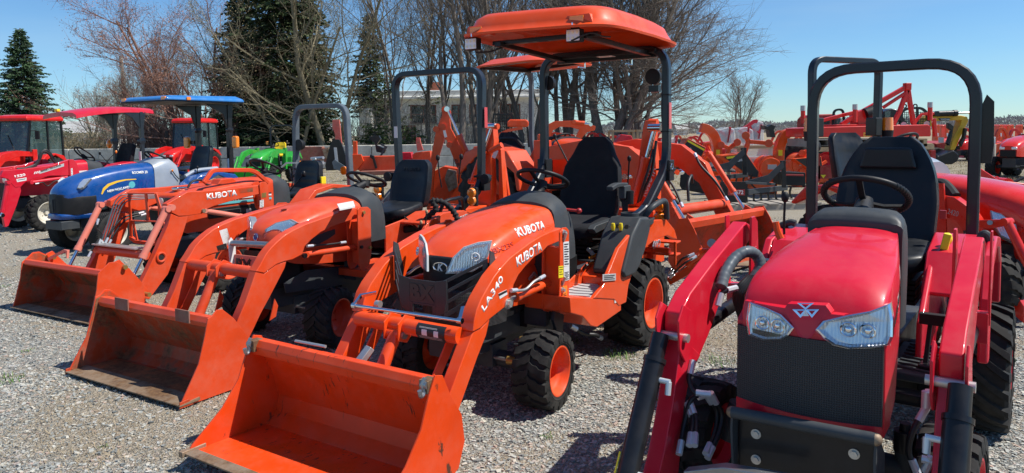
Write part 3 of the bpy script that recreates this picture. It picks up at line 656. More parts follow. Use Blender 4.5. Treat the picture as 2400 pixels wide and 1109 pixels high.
# ------------------------------------------------------------------ wall, house, barn, pole
def block_wall():
    rr = random.Random(4)
    root = thing('block_wall', 'long low wall of big grey concrete blocks behind the lot', 'wall', loc=(-22, 35, 0))
    mb = MB(); cap = MB()
    for row in range(2):
        x = -6.0 + row * .45
        while x < 23.5:
            w = .88 if False else 1.48
            mb.box((x + w / 2, rr.uniform(-.03, .03) + (0 if row else .0), .29 + row * .56), (w - .025, .6, .545)); x += w
    mb.build('blocks', 'concrete', root, bevel=.03)
    return root
block_wall()
def window(parent, x, z, w, h, y, mullions=1):
    f = MB(); t = .07
    f.bb(x - w / 2, x + w / 2, y - .05, y + .02, z - h / 2, z - h / 2 + t); f.bb(x - w / 2, x + w / 2, y - .05, y + .02, z + h / 2 - t, z + h / 2)
    f.bb(x - w / 2, x - w / 2 + t, y - .05, y + .02, z - h / 2 + t, z + h / 2 - t); f.bb(x + w / 2 - t, x + w / 2, y - .05, y + .02, z - h / 2 + t, z + h / 2 - t)
    for k in range(mullions):
        xx = x - w / 2 + w * (k + 1) / (mullions + 1); f.bb(xx - .03, xx + .03, y - .04, y + .02, z - h / 2 + t, z + h / 2 - t)
    f.bb(x - w / 2 + t, x + w / 2 - t, y - .045, y + .015, z - .025, z + .025)
    o = f.build('window', 'brown_rusty', parent); MB().bb(x - w / 2 + t, x + w / 2 - t, y + .03, y + .05, z - h / 2 + t, z + h / 2 - t).build('pane', 'dark_lens', o)
    MB().bb(x - w / 2 - .1, x + w / 2 + .1, y - .12, y + .02, z - h / 2 - .1, z - h / 2 - .01).build('sill', 'concrete', o)
def house():
    Y = 52.0
    def X(px): return atY(px, 300, Y).x
    def Z(py, px): return atY(px, py, Y).z
    x0, x1 = X(842), X(1262); z1 = Z(232, 1040)
    root = thing('house', 'weathered white flat roofed house behind the bare trees', 'house', loc=((x0 + x1) / 2, Y, 0)); cx = (x0 + x1) / 2
    a, b = x0 - cx, x1 - cx
    wins = [(X(993) - cx, 1.9), (X(1075) - cx, 1.0), (X(1115) - cx, .9), (X(1196) - cx, 1.5), (X(893) - cx, 1.2)]; zw = Z(268, 1000); hw = 1.35
    w = MB(); xs = [a]
    for x, ww in sorted(wins):
        w.bb(xs[-1], x - ww / 2, 0, .3, 0, z1); w.bb(x - ww / 2, x + ww / 2, 0, .3, 0, zw - hw / 2); w.bb(x - ww / 2, x + ww / 2, 0, .3, zw + hw / 2, z1); xs.append(x + ww / 2)
    w.bb(xs[-1], b, 0, .3, 0, z1); w.bb(a, a + .3, .3, 9, 0, z1); w.bb(b - .3, b, .3, 9, 0, z1); w.bb(a, b, 9, 9.3, 0, z1)
    w.build('wall', 'plaster', root)
    for x, ww in wins: window(root, x, zw, ww, hw, .04)
    MB().bb(a - .25, b + .25, -.3, 9.5, z1, z1 + .18).bb(a - .12, b + .12, -.16, 9.4, z1 + .18, z1 + .62).build('roof', 'plaster', root, bevel=.03)
    cxx = X(1012) - cx
    ch = MB().bb(cxx - .42, cxx + .42, 2, 2.8, z1 + .62, z1 + 1.25).bb(cxx - .5, cxx + .5, 1.92, 2.88, z1 + 1.25, z1 + 1.37); ch.build('chimney', 'brick', root)
    ch = MB().bb(X(862) - cx - .3, X(862) - cx + .5, -1.2, 0, 0, Z(255, 862)); ch.build('porch_wall', 'plaster', root)
    d = MB().bb(X(958) - cx - .5, X(958) - cx + .5, -.06, -.01, 0, 2.3); d.build('door', 'brown_rusty', root)
house()
def barn():
    Y = 62.0
    x0, x1 = atY(95, 330, Y).x, atY(262, 330, Y).x; z1 = atY(150, 312, Y).z; cx = (x0 + x1) / 2
    root = thing('barn', 'long low white barn with a grey metal roof beyond the lawn', 'barn', loc=(cx, Y, 0))
    a, b = x0 - cx, x1 - cx
    MB().bb(a, b, 0, 7, 0, z1).build('wall', 'plaster', root)
    MB().prism([(-.5, z1), (7.5, z1), (3.5, z1 + 1.1)], 'x', a - .4, b + .4).build('roof', 'tin_roof', root)
    for px in (140, 226): 
        x = atY(px, 316, Y).x - cx; f = MB().bb(x - .55, x + .55, -.06, -.01, z1 - 1.0, z1 - .35); f.build('window', 'brown_rusty', root)
barn()
def pole():
    a = atY(306, 330, 47); a.z = 0; b = atY(283, 132, 47)
    r_ = thing('utility_pole', 'bare wooden pole leaning left among the leafless trees', 'pole', loc=a)
    MB().tube([(0, 0, 0), b - a], .15, 10, .11).build('shaft', 'wood_gray', r_)
pole()
for i, (px, w, h, Y) in enumerate(((1600, 5, 2.4, 300), (1655, 6, 2.2, 330))):
    p = atY(px, 303, Y); r_ = thing('farmhouse', ('tiny white farmhouse on the horizon left of the wrapped attachments', 'tiny pale farmhouse on the horizon just right of the other')[i], 'house', loc=(p.x, Y, 0), group='farmhouses on the horizon')
    MB().bb(-w / 2, w / 2, 0, 6, 0, h).build('wall', 'plaster', r_); MB().prism([(-.5, h), (6.5, h), (3, h + 2)], 'x', -w / 2 - .3, w / 2 + .3).build('roof', 'tin_roof', r_)
# ------------------------------------------------------------------ parts shared by the tractors
def onpl(fr, px, py, p0, n):             # pixel -> point of the plane (p0, n), all in the thing's own axes
    d = ray(px, py); c = CAMP - fr.o; D = V((d.dot(fr.fx), d.dot(fr.fy), d.z)); C = V((c.dot(fr.fx), c.dot(fr.fy), c.z)); n = V(n)
    return C + D * ((V(p0) - C).dot(n) / D.dot(n))
def slab(mb, pts, nrm, t):               # a plate of thickness t from a planar 3-D outline
    nrm = V(nrm).normalized(); pts = [V(p) for p in pts]; n = len(pts)
    return mb.add([p for p in pts] + [p - nrm * t for p in pts], [tuple(range(n)), tuple(range(n, 2 * n))[::-1]] + [(i, (i + 1) % n, n + (i + 1) % n, n + i) for i in range(n)])
_wh = {}
def wheel(root, x, y, z, Rr, W, rim, lugs=20, style='r4', side=1, rimmat='orange', tyre='rubber', disc=.35, steer=0, hubmat=None, bolts=5):
    """wheel (hub and disc) > tyre, rim; side = +1 for the tractor's left"""
    key = (Rr, W, rim, lugs, style, rimmat, tyre, disc, hubmat)
    if key not in _wh:
        h = W / 2; tr = Rr * (.935 if style != 'turf' else .985)
        t = MB(); pr = [(rim * .98, -h * .80), (rim * 1.03, -h * .93), (rim + (tr - rim) * .45, -h * 1.0), (tr * .93, -h * .97), (tr * .985, -h * .86), (tr, -h * .5), (tr * 1.005, 0)]
        pr = pr + [(a, -b) for a, b in pr[::-1][1:]]; t.lathe(pr, n=56, closed=True)
        t.lathe([(rim * 1.14, -h * .975), (rim * 1.16, -h * 1.0), (rim * 1.20, -h * 1.0), (rim * 1.21, -h * .96)], n=48, closed=True).lathe([(rim * 1.14, h * .975), (rim * 1.16, h * 1.0), (rim * 1.20, h * 1.0), (rim * 1.21, h * .96)], n=48, closed=True)
        def P(a, y_, r_): return (r_ * math.cos(a), y_, r_ * math.sin(a))
        if style == 'turf':
            for k in range(64):
                for j in range(9):
                    a = 2 * PI * (k + .5 * (j % 2)) / 64; yy = (j - 4) / 4.4 * h * .85; w = .038 * .7; d = h * .085
                    t.add([P(a - w, yy, tr * .99), P(a, yy - d, tr * .99), P(a + w, yy, tr * .99), P(a, yy + d, tr * .99), P(a - w * .8, yy, Rr), P(a, yy - d * .8, Rr), P(a + w * .8, yy, Rr), P(a, yy + d * .8, Rr)], [(4, 5, 6, 7), (0, 1, 5, 4), (1, 2, 6, 5), (2, 3, 7, 6), (3, 0, 4, 7)])
        else:
            rr = random.Random(3)
            for k in range(lugs):
                for s_ in (-1, 1):
                    a0 = 2 * PI * (k + (.5 if s_ > 0 else 0)) / lugs; pitch = 2 * PI / lugs
                    if style == 'r4': path = [(1.03, .0, .70), (.98, .02, .86), (.86, .05, .985), (.62, .10, 1.0), (.46, .30, 1.0), (.22, .36, 1.0), (-.02, .62, 1.0)]; wt, wb = .25, .33
                    else: path = [(1.02, .0, .80), (.97, .05, .93), (.80, .2, 1.0), (.45, .55, 1.0), (.12, .95, 1.0), (-.05, 1.2, 1.0)]; wt, wb = .15, .24
                    rs = []
                    for i, (f, da, top) in enumerate(path):
                        yy = s_ * f * h; a = a0 + da * pitch * (1 if style != 'r4' else 1); crown = 1 - .03 * abs(f) ** 2.5
                        base = tr * (.965 if abs(f) < .9 else .90) if abs(f) < 1 else tr * .80; tp = Rr * crown * (1 if top > .98 else .90 + .1 * top)
                        if f > 1: tp = tr * .86
                        w1 = wt * pitch * (1 + .18 * f); w0 = wb * pitch * (1 + .18 * f)
                        rs.append([V(P(a - w0, yy, base)), V(P(a - w1, yy, tp)), V(P(a + w1, yy, tp)), V(P(a + w0, yy, base))])
                    t.rings(rs)
        tm = t.build('tyre', tyre, smooth=38)
        r_ = MB(); r_.lathe([(rim * 1.0, h * .80), (rim * 1.06, h * .90), (rim * 1.05, h * .955), (rim * .99, h * .955), (rim * .955, h * .88), (rim * .90, h * .55), (rim * .86, h * .42), (rim * .80, h * .30), (rim * .80, -h * .6), (rim * .98, -h * .85), (rim * 1.05, -h * .955), (rim * 1.0, -h * .80), (rim * .86, -h * .55), (rim * .86, h * .1)], n=48, closed=True)
        rm = r_.build('rim', rimmat, smooth=40)
        dd = h * disc; hb = MB()
        hb.lathe([(.001, dd - h * .42), (rim * .26, dd - h * .42), (rim * .30, dd - h * .30), (rim * .50, dd - h * .22), (rim * .62, dd - h * .05), (rim * .80, dd + .0), (rim * .80, dd - .012), (rim * .60, dd - h * .05 - .012), (rim * .48, dd - h * .22 - .012), (.001, dd - h * .42 - .02)], n=40)
        for k in range(bolts):
            a = 2 * PI * k / bolts; hb.cyl((rim * .40 * math.cos(a), dd - h * .28, rim * .40 * math.sin(a)), (rim * .40 * math.cos(a), dd - h * .12, rim * .40 * math.sin(a)), rim * .045, n=6)
        hb.cyl((0, dd - h * .42, 0), (0, dd - h * .10, 0), rim * .17, rim * .15, 16)
        hm = hb.build('wheel', hubmat or rimmat, smooth=40)
        _wh[key] = (hm.data, tm.data, rm.data)
        for q in (hm, tm, rm): bpy.data.objects.remove(q)
    hd, td, rd = _wh[key]
    w = bpy.data.objects.new('wheel', hd); COL.objects.link(w); w.parent = root; w.location = (x, y, z)
    w.rotation_euler = (0, rnd.random() * 1.2, 0) if not steer else (0, 0, R(steer))
    if side < 0: w.rotation_euler = (0, 0, PI + R(steer))
    for nm, dt in (('tyre', td), ('rim', rd)):
        c = bpy.data.objects.new(nm, dt); COL.objects.link(c); c.parent = w
    return w
def seat(root, x, y, z, w=.46, back=.50, mat='seat_vinyl', head=False, recline=.12, depth=.42, ribs=0, taper=.0):
    """cushion with its front edge ahead, leaning backrest; z = top of cushion"""
    c = MB(); rs = []
    for i in range(9):
        t = i / 8; xx = x + depth * t; k = math.sin(PI * min(1, t * 1.02 + .0)) ** .25 if 0 < t < 1 else .55
        wd = w / 2 * (.92 + .08 * math.sin(PI * t)); th = .115 * (.75 + .25 * k); zt = z + .02 * math.cos(PI * t * 1.1) - (.03 if t > .9 else 0)
        ring = []
        for a in range(20):
            q = 2 * PI * a / 20; cx = math.copysign(abs(math.cos(q)) ** .35, math.cos(q)); cz = math.copysign(abs(math.sin(q)) ** .5, math.sin(q))
            dip = .018 * (1 - abs(cx) ** 2) if cz > .2 else 0
            ring.append(V((xx, y + cx * wd * (k if t in (0, 1) else 1), zt - th / 2 + cz * th / 2 - dip)))
        rs.append(ring)
    c.rings(rs); s = c.build('seat', mat, root, smooth=60)
    b = MB(); rs = []
    n = 14
    for i in range(n + 1):
        t = i / n; zz = z - .05 + (back + .05) * t
        if head:
            hw = w / 2 * (np.interp(t, [0, .12, .5, .66, .74, .80, .88, .95, 1], [.88, .98, 1.0, .93, .78, .68, .60, .52, .34]))
        else:
            hw = w / 2 * (np.interp(t, [0, .1, .5, .85, .95, 1], [.86, .97, 1.0, .90, .78, .60]) if taper >= 0 else np.interp(t, [0, .1, .4, .6, .75, .87, .95, 1], [.86, .97, 1, .95, .85, .70, .58, .42]))
        xx = x - recline * t - .02 + .05 * math.sin(PI * t) * .3; th = .10 * (1 - .35 * t) + (.02 if (head and t > .7) else 0); ring = []
        for a in range(20):
            q = 2 * PI * a / 20; cy = math.copysign(abs(math.cos(q)) ** .45, math.cos(q)); cx = math.copysign(abs(math.sin(q)) ** .6, math.sin(q))
            wing = .035 * abs(cy) ** 3 if cx > 0 else .0
            groove = 0
            if ribs and cx > .3 and abs(cy) < .75: groove = .012 * (math.sin(t * ribs * PI) ** 8)
            ring.append(V((xx + cx * th / 2 + wing - groove - (.012 if cx > .5 and abs(cy) < .7 and .15 < t < .66 else 0), y + cy * hw, zz)))
        rs.append(ring)
    b.rings(rs); bk = b.build('backrest', mat, root, smooth=60)
    m = MB(); m.bb(x - .02, x + depth * .85, y - w * .36, y + w * .36, z - .17, z - .11)
    for i in range(5): m.bb(x + .02, x + depth * .75, y - w * .40 + .004 * (i % 2), y + w * .40 - .004 * (i % 2), z - .19 - i * .028, z - .172 - i * .028)
    m.build('seat_suspension', 'black_plastic', root)
    return s, bk
def steering(root, c, rad, tilt, mat='black_plastic', colbase=None, r=.014, spokes=3, rot=0.0):
    """tilt: wheel normal leans back (towards the seat) by tilt radians from vertical"""
    n = V((-math.sin(tilt), 0, math.cos(tilt))); c = V(c); w = MB(); w.torus(c, rad, r, n, 40, 10)
    x = V((math.cos(tilt), 0, math.sin(tilt))); y = V((0, 1, 0)); hub = c - n * .035
    for k in range(spokes):
        a = rot + 2 * PI * k / spokes; e = c + (x * math.cos(a) + y * math.sin(a)) * rad
        w.bar([hub, hub.lerp(e, .45) - n * .012, e], .028, .012, n)
    w.cyl(hub - n * .03, hub + n * .02, .045, .038, 20)
    s = w.build('steering_wheel', mat, root, smooth=50)
    if colbase is not None: MB().tube([hub, V(colbase)], .035, 12, .05).build('steering_column', 'black_plastic', root)
    return s
def lever(root, a, b, mat='black_plastic', knob='black_plastic', r=.007, kr=.02, name='lever'):
    a, b = V(a), V(b); l = MB().tube([a, a.lerp(b, .5) + V((.01, 0, 0)), b], r, 8).build(name, mat, root, smooth=50)
    MB().ball(b, (kr, kr, kr * 1.5), 12, 8).build('knob', knob, l, smooth=60); return l
def hyd(root, a, b, r, mat, f=.6, rodmat='chrome', name='hydraulic_cylinder', rr=.5, eye=1.3):
    """cylinder barrel from a towards b; the rod shows for the rest"""
    a, b = V(a), V(b); m = a.lerp(b, f); t = MB().cyl(a, m, r, n=20); d = (b - a).normalized(); t.cyl(m - d * r * 1.0, m + d * r * .3, r * 1.16, n=20)
    e = V((0, 1, 0)); t.cyl(a - e * r * eye, a + e * r * eye, r * .9, n=16)
    o = t.build(name, mat, root, smooth=50)
    if f < .97:
        k = MB().cyl(m, b, r * rr, n=16).cyl(b - e * r * eye, b + e * r * eye, r * .85, n=16); k.build('rod', rodmat, o, smooth=50)
    return o
def pin(mb, p, r, L, ax=(0, 1, 0), n=14): p = V(p); a = V(ax).normalized(); mb.cyl(p - a * L / 2, p + a * L / 2, r, n=n); return mb
def bolt(mb, p, r=.014, L=.014, ax=(0, 1, 0)): p = V(p); a = V(ax).normalized(); mb.cyl(p, p + a * L, r, n=6); mb.cyl(p, p + a * L * .25, r * 1.45, n=16); return mb
def hose(root, P, r=.012, mat='hose', ends=True, name='hose', em='fitting_white', parent=None):
    h = MB().tube(cat_rom(P, 8), r, 8).build(name, mat, root, smooth=60)
    if ends:
        P = [V(p) for p in P]
        for a, b in ((P[0], P[1]), (P[-1], P[-2])):
            d = (b - a).normalized(); MB().cyl(a - d * .01, a + d * .05, r * 1.35, n=8).build('fitting', em, h, smooth=40)
    return h
def tri_plate(fr, pts, y, t): return MB().prism(fr.xz(pts, y), 'y', y - t, y)
def mir(p): return V((p[0], -p[1], p[2]))
def bucket(root, prof, hw, mat='orange_bucket', inner=None, t=.012, bar=.045, edge='bare_edge', name='bucket', floor=None, ew=.10):
    """prof: side outline (x, z) and the wrapped sheet from top bar to lip (x, z); hw = half width"""
    w = prof['wrap']; n = len(w); inn = []
    for i, (x, z) in enumerate(w):
        a = w[max(i - 1, 0)]; c = w[min(i + 1, n - 1)]; d = V((c[0] - a[0], c[1] - a[1])).normalized(); inn.append((x + d.y * t, z - d.x * t))
    o = MB().prism(list(w) + inn[::-1], 'y', -hw + t, hw - t).build(name, inner or mat, root, smooth=30)
    for s_ in (-1, 1): MB().prism(prof['side'], 'y', s_ * hw, s_ * (hw - t)).build('side_plate', mat, o, bevel=.002)
    if inner:
        g = sum((V(q) for q in prof['side']), V((0, 0))) / len(prof['side'])
        for s_ in (-1, 1): MB().prism([tuple(g + (V(q) - g) * .95) for q in prof['side']], 'y', s_ * (hw - t - .0005), s_ * (hw - t - .003)).build('inner_wall', inner, o)
    if floor:
        MB().prism([(w[-1][0] - .30, w[-1][1] + .003 + (w[-2][1] - w[-1][1]) * .7), (w[-1][0], w[-1][1] + .004), (w[-1][0], w[-1][1] + .001), (w[-1][0] - .30, w[-1][1] + (w[-2][1] - w[-1][1]) * .7)], 'y', -hw + t, hw - t).build('wear_plate', floor, o)
    tx, tz = w[0]
    MB().prism([(tx - .012, tz - bar), (tx + .03, tz - bar * .95), (tx + .042, tz - .012), (tx + .022, tz + .022), (tx - .03, tz + .018)], 'y', -hw + t, hw - t).build('top_bar', mat, o, bevel=.004)
    lx, lz = w[-1]; px_, pz_ = w[-2]; d = V((lx - px_, lz - pz_)).normalized(); a = V((lx, lz)) - d * ew; e = V((lx, lz)) + d * .035; nn = V((-d.y, d.x)) * .014
    if nn.y < 0: nn = -nn
    MB().prism([(a.x, a.y - .004), (e.x, e.y - .004), (e.x, e.y + .003), (a.x + nn.x, a.y + nn.y)], 'y', -hw - .012, hw + .012).build('cutting_edge', edge, o)
    return o
def rollbar(root, foot, bend, xt, zt, hw, w=.055, d=.07, rad=.16, mat='rops', name='roll_bar', hwt=None):
    """foot (x, y, z) of the left post, optional bend points, then the post, the top bar and down the other side"""
    hwt = hwt or hw
    L = [V(foot)] + [V(p) for p in bend] + [V((xt, hwt, zt))]; Rr_ = [mir(p) for p in L[::-1]]
    P = fillet(L + Rr_, rad, 8); mb = MB()
    T = MB(); T.bar(P, d, w, (1, .001, .02), ch=.006) if False else None
    mb = MB(); Pn, Tn, frs = mb._frames(P, (1, 0, 0))
    rs = []
    for i in range(len(Pn)):
        t = Tn[i]; xx = V((1, 0, 0)); xx = (xx - t * xx.dot(t)).normalized() if abs(t.x) < .9 else V((0, 0, 1)); yy = t.cross(xx).normalized()
        c = .008; W, H_ = d / 2, w / 2
        rs.append([Pn[i] + xx * a + yy * b for a, b in [(-W + c, -H_), (W - c, -H_), (W, -H_ + c), (W, H_ - c), (W - c, H_), (-W + c, H_), (-W, H_ - c), (-W, -H_ + c)]])
    mb.rings(rs); return mb.build(name, mat, root, smooth=30)
def loft(secs, name, mat, root, nz=3, nx=4, smooth=40, cap=True, subd=0):
    """secs: list of (x, [(y, z) half profile from the top centre outwards]); mirrored and smoothed"""
    S2 = []
    for x, pr in secs:
        pts = cat_rom([V((a, b, 0)) for a, b in pr], nz); pts = [(p.x, p.y) for p in pts]
        S2.append([V((x, a, b)) for a, b in pts])
    m = len(S2[0]); cols = [cat_rom([s_[i] for s_ in S2], nx) for i in range(m)]; rings = []
    for j in range(len(cols[0])):
        half = [cols[i][j] for i in range(m)]; half[0].y = 0
        rings.append([mir(p) for p in half[::-1][:-1]] + half)
    mb = MB(); n = len(rings[0]); k = 0
    for r_ in rings: mb.v += [tuple(q) for q in r_]
    for j in range(len(rings) - 1):
        for i in range(n - 1): mb.f.append((j * n + i, j * n + i + 1, (j + 1) * n + i + 1, (j + 1) * n + i))
    if cap: mb.f.append(tuple(range(n))); mb.f.append(tuple((len(rings) - 1) * n + i for i in range(n))[::-1])
    return mb.build(name, mat, root, smooth=smooth)
def label_plate(fr, parent, pts, y, mat='label_white', t=.0015, name='decal', stripes=None):
    """a sticker on the plane y = const traced from four pixels (tl, tr, br, bl)"""
    P = [fr.y(a, b, y) for a, b in pts]; s_ = 1 if y > 0 else -1
    o = slab(MB(), [p + V((0, s_ * t, 0)) for p in P], (0, s_, 0), t).build(name, mat, parent, smooth=0)
    if stripes:
        tl, tr, br, bl = P; mb = MB()
        for a, b, u0, u1 in stripes:
            def q(u, v): return (tl.lerp(tr, u)).lerp(bl.lerp(br, u), v) + V((0, s_ * t * 2, 0))
            slab(mb, [q(u0, a), q(u1, a), q(u1, b), q(u0, b)], (0, s_, 0), t)
        mb.build('print', 'letter_black', o, smooth=0)
    return o
STR = [(.08 + i * .1, .12 + i * .1, .12, .88 - .2 * (i % 3 == 1)) for i in range(9)]
# ------------------------------------------------------------------ the orange tractor in the middle with canopy, loader and backhoe
def tractor_one():
    F = Fr(.56, 5.51, 237)
    t = thing('compact_tractor', 'glossy orange compact tractor under an orange canopy, with clean orange bucket nearest the camera', 'tractor', F)
    hw = .43
    # --- wheels
    for s_ in (1, -1):
        wheel(t, 1.42, s_ * .462, .226, .228, .216, .138, 18, 'r4', s_, 'orange', steer=5, disc=-.3)
        wheel(t, -.02, s_ * .42, .325, .33, .305, .178, 20, 'ag', s_, 'orange', disc=-.3)
    # --- chassis and axle
    c = MB(); c.bb(-.35, 1.0, -.15, .15, .26, .52); c.bb(1.0, 1.75, -.13, .13, .30, .44); c.bb(.9, 1.7, -.17, .17, .44, .50)
    c.cyl((1.42, -.34, .24), (1.42, .34, .24), .05); c.box((1.42, 0, .27), (.16, .3, .14)); c.cyl((0, -.30, .33), (0, .30, .33), .10)
    for s_ in (1, -1):
        c.tube([(1.42, s_ * .34, .21), (1.42, s_ * .30, .36)], .06, 14, .045); c.cyl((1.42, s_ * .26, .25), (1.42, s_ * .37, .25), .065)
        c.prism([(.95, .34), (1.75, .40), (1.72, .52), (1.4, .55), (.95, .50)], 'y', s_ * .19, s_ * .175)
    c.build('chassis', 'gray_frame', t, bevel=.004)
    MB().cyl((1.48, .12, .26), (1.48, .34, .26), .011).build('tie_rod', 'steel', t); MB().cyl((1.48, .25, .26), (1.48, .33, .26), .028, .02).ball((1.42, .31, .385), (.02, .02, .012)).build('rod_boot', 'brass', t)
    MB().bb(.95, 1.05, -.5, .5, .44, .52).bb(.6, 1.25, .18, .24, .40, .50).bb(.6, 1.25, -.24, -.18, .40, .50).build('subframe', 'black_paint', t, bevel=.004)
    # --- hood
    def pr(w, zt, zb, cr=.02): return [(0, zt), (w * .5, zt - cr * .4), (w * .86, zt - cr * 1.6), (w, zt - cr * 1.6 - .07), (w * 1.02, (zt + zb) / 2 - .03), (w * .99, zb)]
    hood = loft([(.93, pr(.265, 1.135, .82)), (1.10, pr(.27, 1.125, .80)), (1.30, pr(.272, 1.085, .79)), (1.50, pr(.272, 1.035, .80)), (1.60, pr(.265, 1.00, .84)), (1.68, pr(.235, .965, .88)), (1.735, pr(.18, .935, .90)), (1.77, pr(.12, .905, .895, .003))], 'hood', 'orange', t)
    loft([(.96, pr(.285, .82, .56, .005)), (1.2, pr(.285, .81, .56, .005)), (1.45, pr(.275, .81, .58, .005))], 'side_panel', 'orange', t)
    # black nose with mesh grille
    def npf(w, zt, zb): return [(0, zt), (w * .4, zt), (w * .75, zt - .003), (w * .95, zt - .02), (w, (zt + zb) / 2), (w * .97, zb)]
    nose = loft([(1.36, npf(.262, .85, .52)), (1.56, npf(.256, .868, .52)), (1.67, npf(.225, .885, .52)), (1.745, npf(.16, .905, .52)), (1.782, npf(.10, .90, .53)), (1.79, npf(.06, .88, .55))], 'nose', 'black_plastic', t, nx=5)
    loft([(1.50, npf(.262, .72, .50)), (1.60, npf(.252, .72, .50)), (1.70, npf(.215, .72, .50)), (1.765, npf(.15, .725, .50)), (1.802, npf(.09, .72, .51)), (1.806, npf(.05, .70, .53))], 'grille', 'mesh_grille', t, nx=5)
    m = MB(); m.tube([(1.79, .05 * math.cos(a), .845 + .026 * math.sin(a)) for a in [2 * PI * k / 24 for k in range(24)]], .004, 6, closed=True)
    e = m.build('emblem', 'reflector', t); MB().add([(1.787, .048 * math.cos(2 * PI * k / 24), .845 + .024 * math.sin(2 * PI * k / 24)) for k in range(24)], [tuple(range(24))]).build('emblem_field', 'navy', e, smooth=0)
    text('K', .055, .002, plane_m((1.792, -.022, .826), (0, 1, 0), (0, 0, 1)), 'letter_white', e, bold=.001, shear=.2)
    # headlights: outline traced on the slanting front corner
    n = V((.80, .60, .12)).normalized(); p0 = V((1.745, .13, .88)) + n * .022
    OL = [(1046, 641), (1062, 604), (1087, 580), (1120, 569), (1152, 565), (1143, 601), (1128, 624), (1108, 636), (1076, 640)]
    pts = [onpl(F, a, b, p0, n) for a, b in OL]
    c0 = sum(pts, V()) / len(pts)
    def lamp(sgn):
        f = (lambda p: p) if sgn > 0 else mir
        nn = n if sgn > 0 else mir(n)
        def ins(k, dd): return [f(c0 + (p - c0) * k + n * dd) for p in pts]
        sh = MB(); slab(sh, ins(1.04, .002), nn, .014); o = sh.build('headlight', 'label_gray', t, bevel=.003, smooth=0)
        A, B, C = ins(.95, .004), ins(.86, .006), ins(.66, .003); mb = MB(); nP = len(pts)
        mb.add(A + B, [(i, (i + 1) % nP, nP + (i + 1) % nP, nP + i) for i in range(nP)]); mb.add(B + C, [(i, (i + 1) % nP, nP + (i + 1) % nP, nP + i) for i in range(nP)]); mb.build('reflector', 'lamp_bowl', o, smooth=0)
        slab(MB(), C, nn, .003).build('reflector_bowl', 'lamp_bowl', o, smooth=0)
        q = f(c0 + V((-.006, .03, .012)) + n * .012); MB().torus(q, .022, .004, nn, 20, 6).build('bulb_ring', 'label_white', o); MB().ball(q, (.010, .010, .010)).build('bulb', 'reflector', o)
        gl = MB(); slab(gl, ins(1.0, .008), nn, .002); gl.build('lens', 'lamp_glass', o, bevel=.002, smooth=0)
    lamp(1); lamp(-1)
    MB().prism([(1.50, -.02), (1.535, .0), (1.50, .02), (1.475, 0)], 'z', 1.02, 1.024).build('hood_badge', 'reflector', t, smooth=0)
    stick(side_text(F, 'KUBOTA', (1219, 556), (1279, 535), .279, (1214, 538), 'letter_white', t, bold=.035), hood)
    stick(side_text(F, 'BX23S', (1167, 596), (1206, 578), .281, (1165, 585), 'letter_red', t, bold=.01), hood)
    # --- dashboard, steering wheel
    loft([(.62, [(0, 1.12), (.10, 1.11), (.20, 1.05), (.24, .9), (.25, .75)]), (.72, [(0, 1.20), (.11, 1.19), (.22, 1.11), (.26, .95), (.27, .75)]), (.86, [(0, 1.19), (.12, 1.18), (.235, 1.12), (.27, .98), (.275, .75)]), (.945, [(0, 1.15), (.13, 1.145), (.25, 1.10), (.272, .98), (.272, .75)])], 'dashboard', 'gray_plastic', t)
    steering(t, F.y(1272, 420, 0), .178, .42, colbase=(.76, 0, 1.12), r=.0145)
    MB().cyl((.70, .21, 1.08), (.66, .30, 1.07), .010).ball((.66, .30, 1.07), .02).build('throttle_lever', 'letter_red', t)
    MB().cyl((.66, .12, 1.1), (.66, .12, 1.16), .008).build('switch_knob', 'black_plastic', t)
    # --- floor deck and step
    d = MB(); d.prism(F.xz([(1335, 697), (1338, 734), (1366, 742), (1385, 764), (1400, 767), (1456, 728), (1456, 700)], .57), 'y', .57, .25)
    d.prism(F.xz([(1335, 697), (1338, 734), (1366, 742), (1385, 764), (1400, 767), (1456, 728), (1456, 700)], .57), 'y', -.57, -.25); d.bb(.52, 1.1, -.25, .25, .50, .545)
    d.build('floor_deck', 'orange', t, bevel=.006)
    mt = MB(); mt.bb(.54, 1.26, .20, .545, .556, .566).bb(.54, 1.26, -.545, -.20, .556, .566)
    for i in range(9):
        for s_ in (1, -1): mt.bar(cat_rom([(.56 + i * .075, s_ * .22, .569), (.62 + i * .075, s_ * .36, .569), (.58 + i * .075, s_ * .53, .569)], 4), .014, .006)
    mt.build('step_mat', 'label_gray', t)
    # --- fenders with flat tops
    fo = [(1.0, .57), (.86, .62), (.62, .83), (.35, .93), (.05, .955), (-.25, .93), (-.43, .83), (-.50, .74), (-.40, .76), (-.27, .80), (-.02, .80), (.18, .76), (.34, .68), (.46, .55), (.50, .44), (.62, .44), (.7, .50)]
    for s_ in (1, -1):
        fe = MB(); fe.prism(fo, 'y', s_ * .575, s_ * .545)
        top = [(.12, .955), (.05, .955), (-.25, .93), (-.43, .83)]
        fe.prism(top + [(a, b - .02) for a, b in top[::-1]], 'y', s_ * .545, s_ * .22)
        fe.prism([(-.2, .45), (.85, .45), (.85, .60), (.45, .72), (.10, .80), (-.2, .9)], 'y', s_ * .30, s_ * .285).prism([(.62, .44), (.62, .62), (.40, .70), (.40, .67), (.60, .60), (.60, .44)], 'y', s_ * .545, s_ * .30); fe.build('fender', 'orange', t, bevel=.008)
    side_text(F, '4WD', (1529, 584), (1548, 577), .578, (1528, 567), 'letter_gray', t, bold=.02, shear=.2)
    # console with two yellow levers, cup holder, grab rail
    co = MB(); co.prism([(.56, .62), (.60, .66), (.52, .78), (.44, .90), (.30, 1.0), (.14, .99), (.12, .90), (.22, .76), (.32, .66), (.40, .62)], 'y', .60, .36)
    co.build('lever_console', 'gray_plastic', t, bevel=.02)
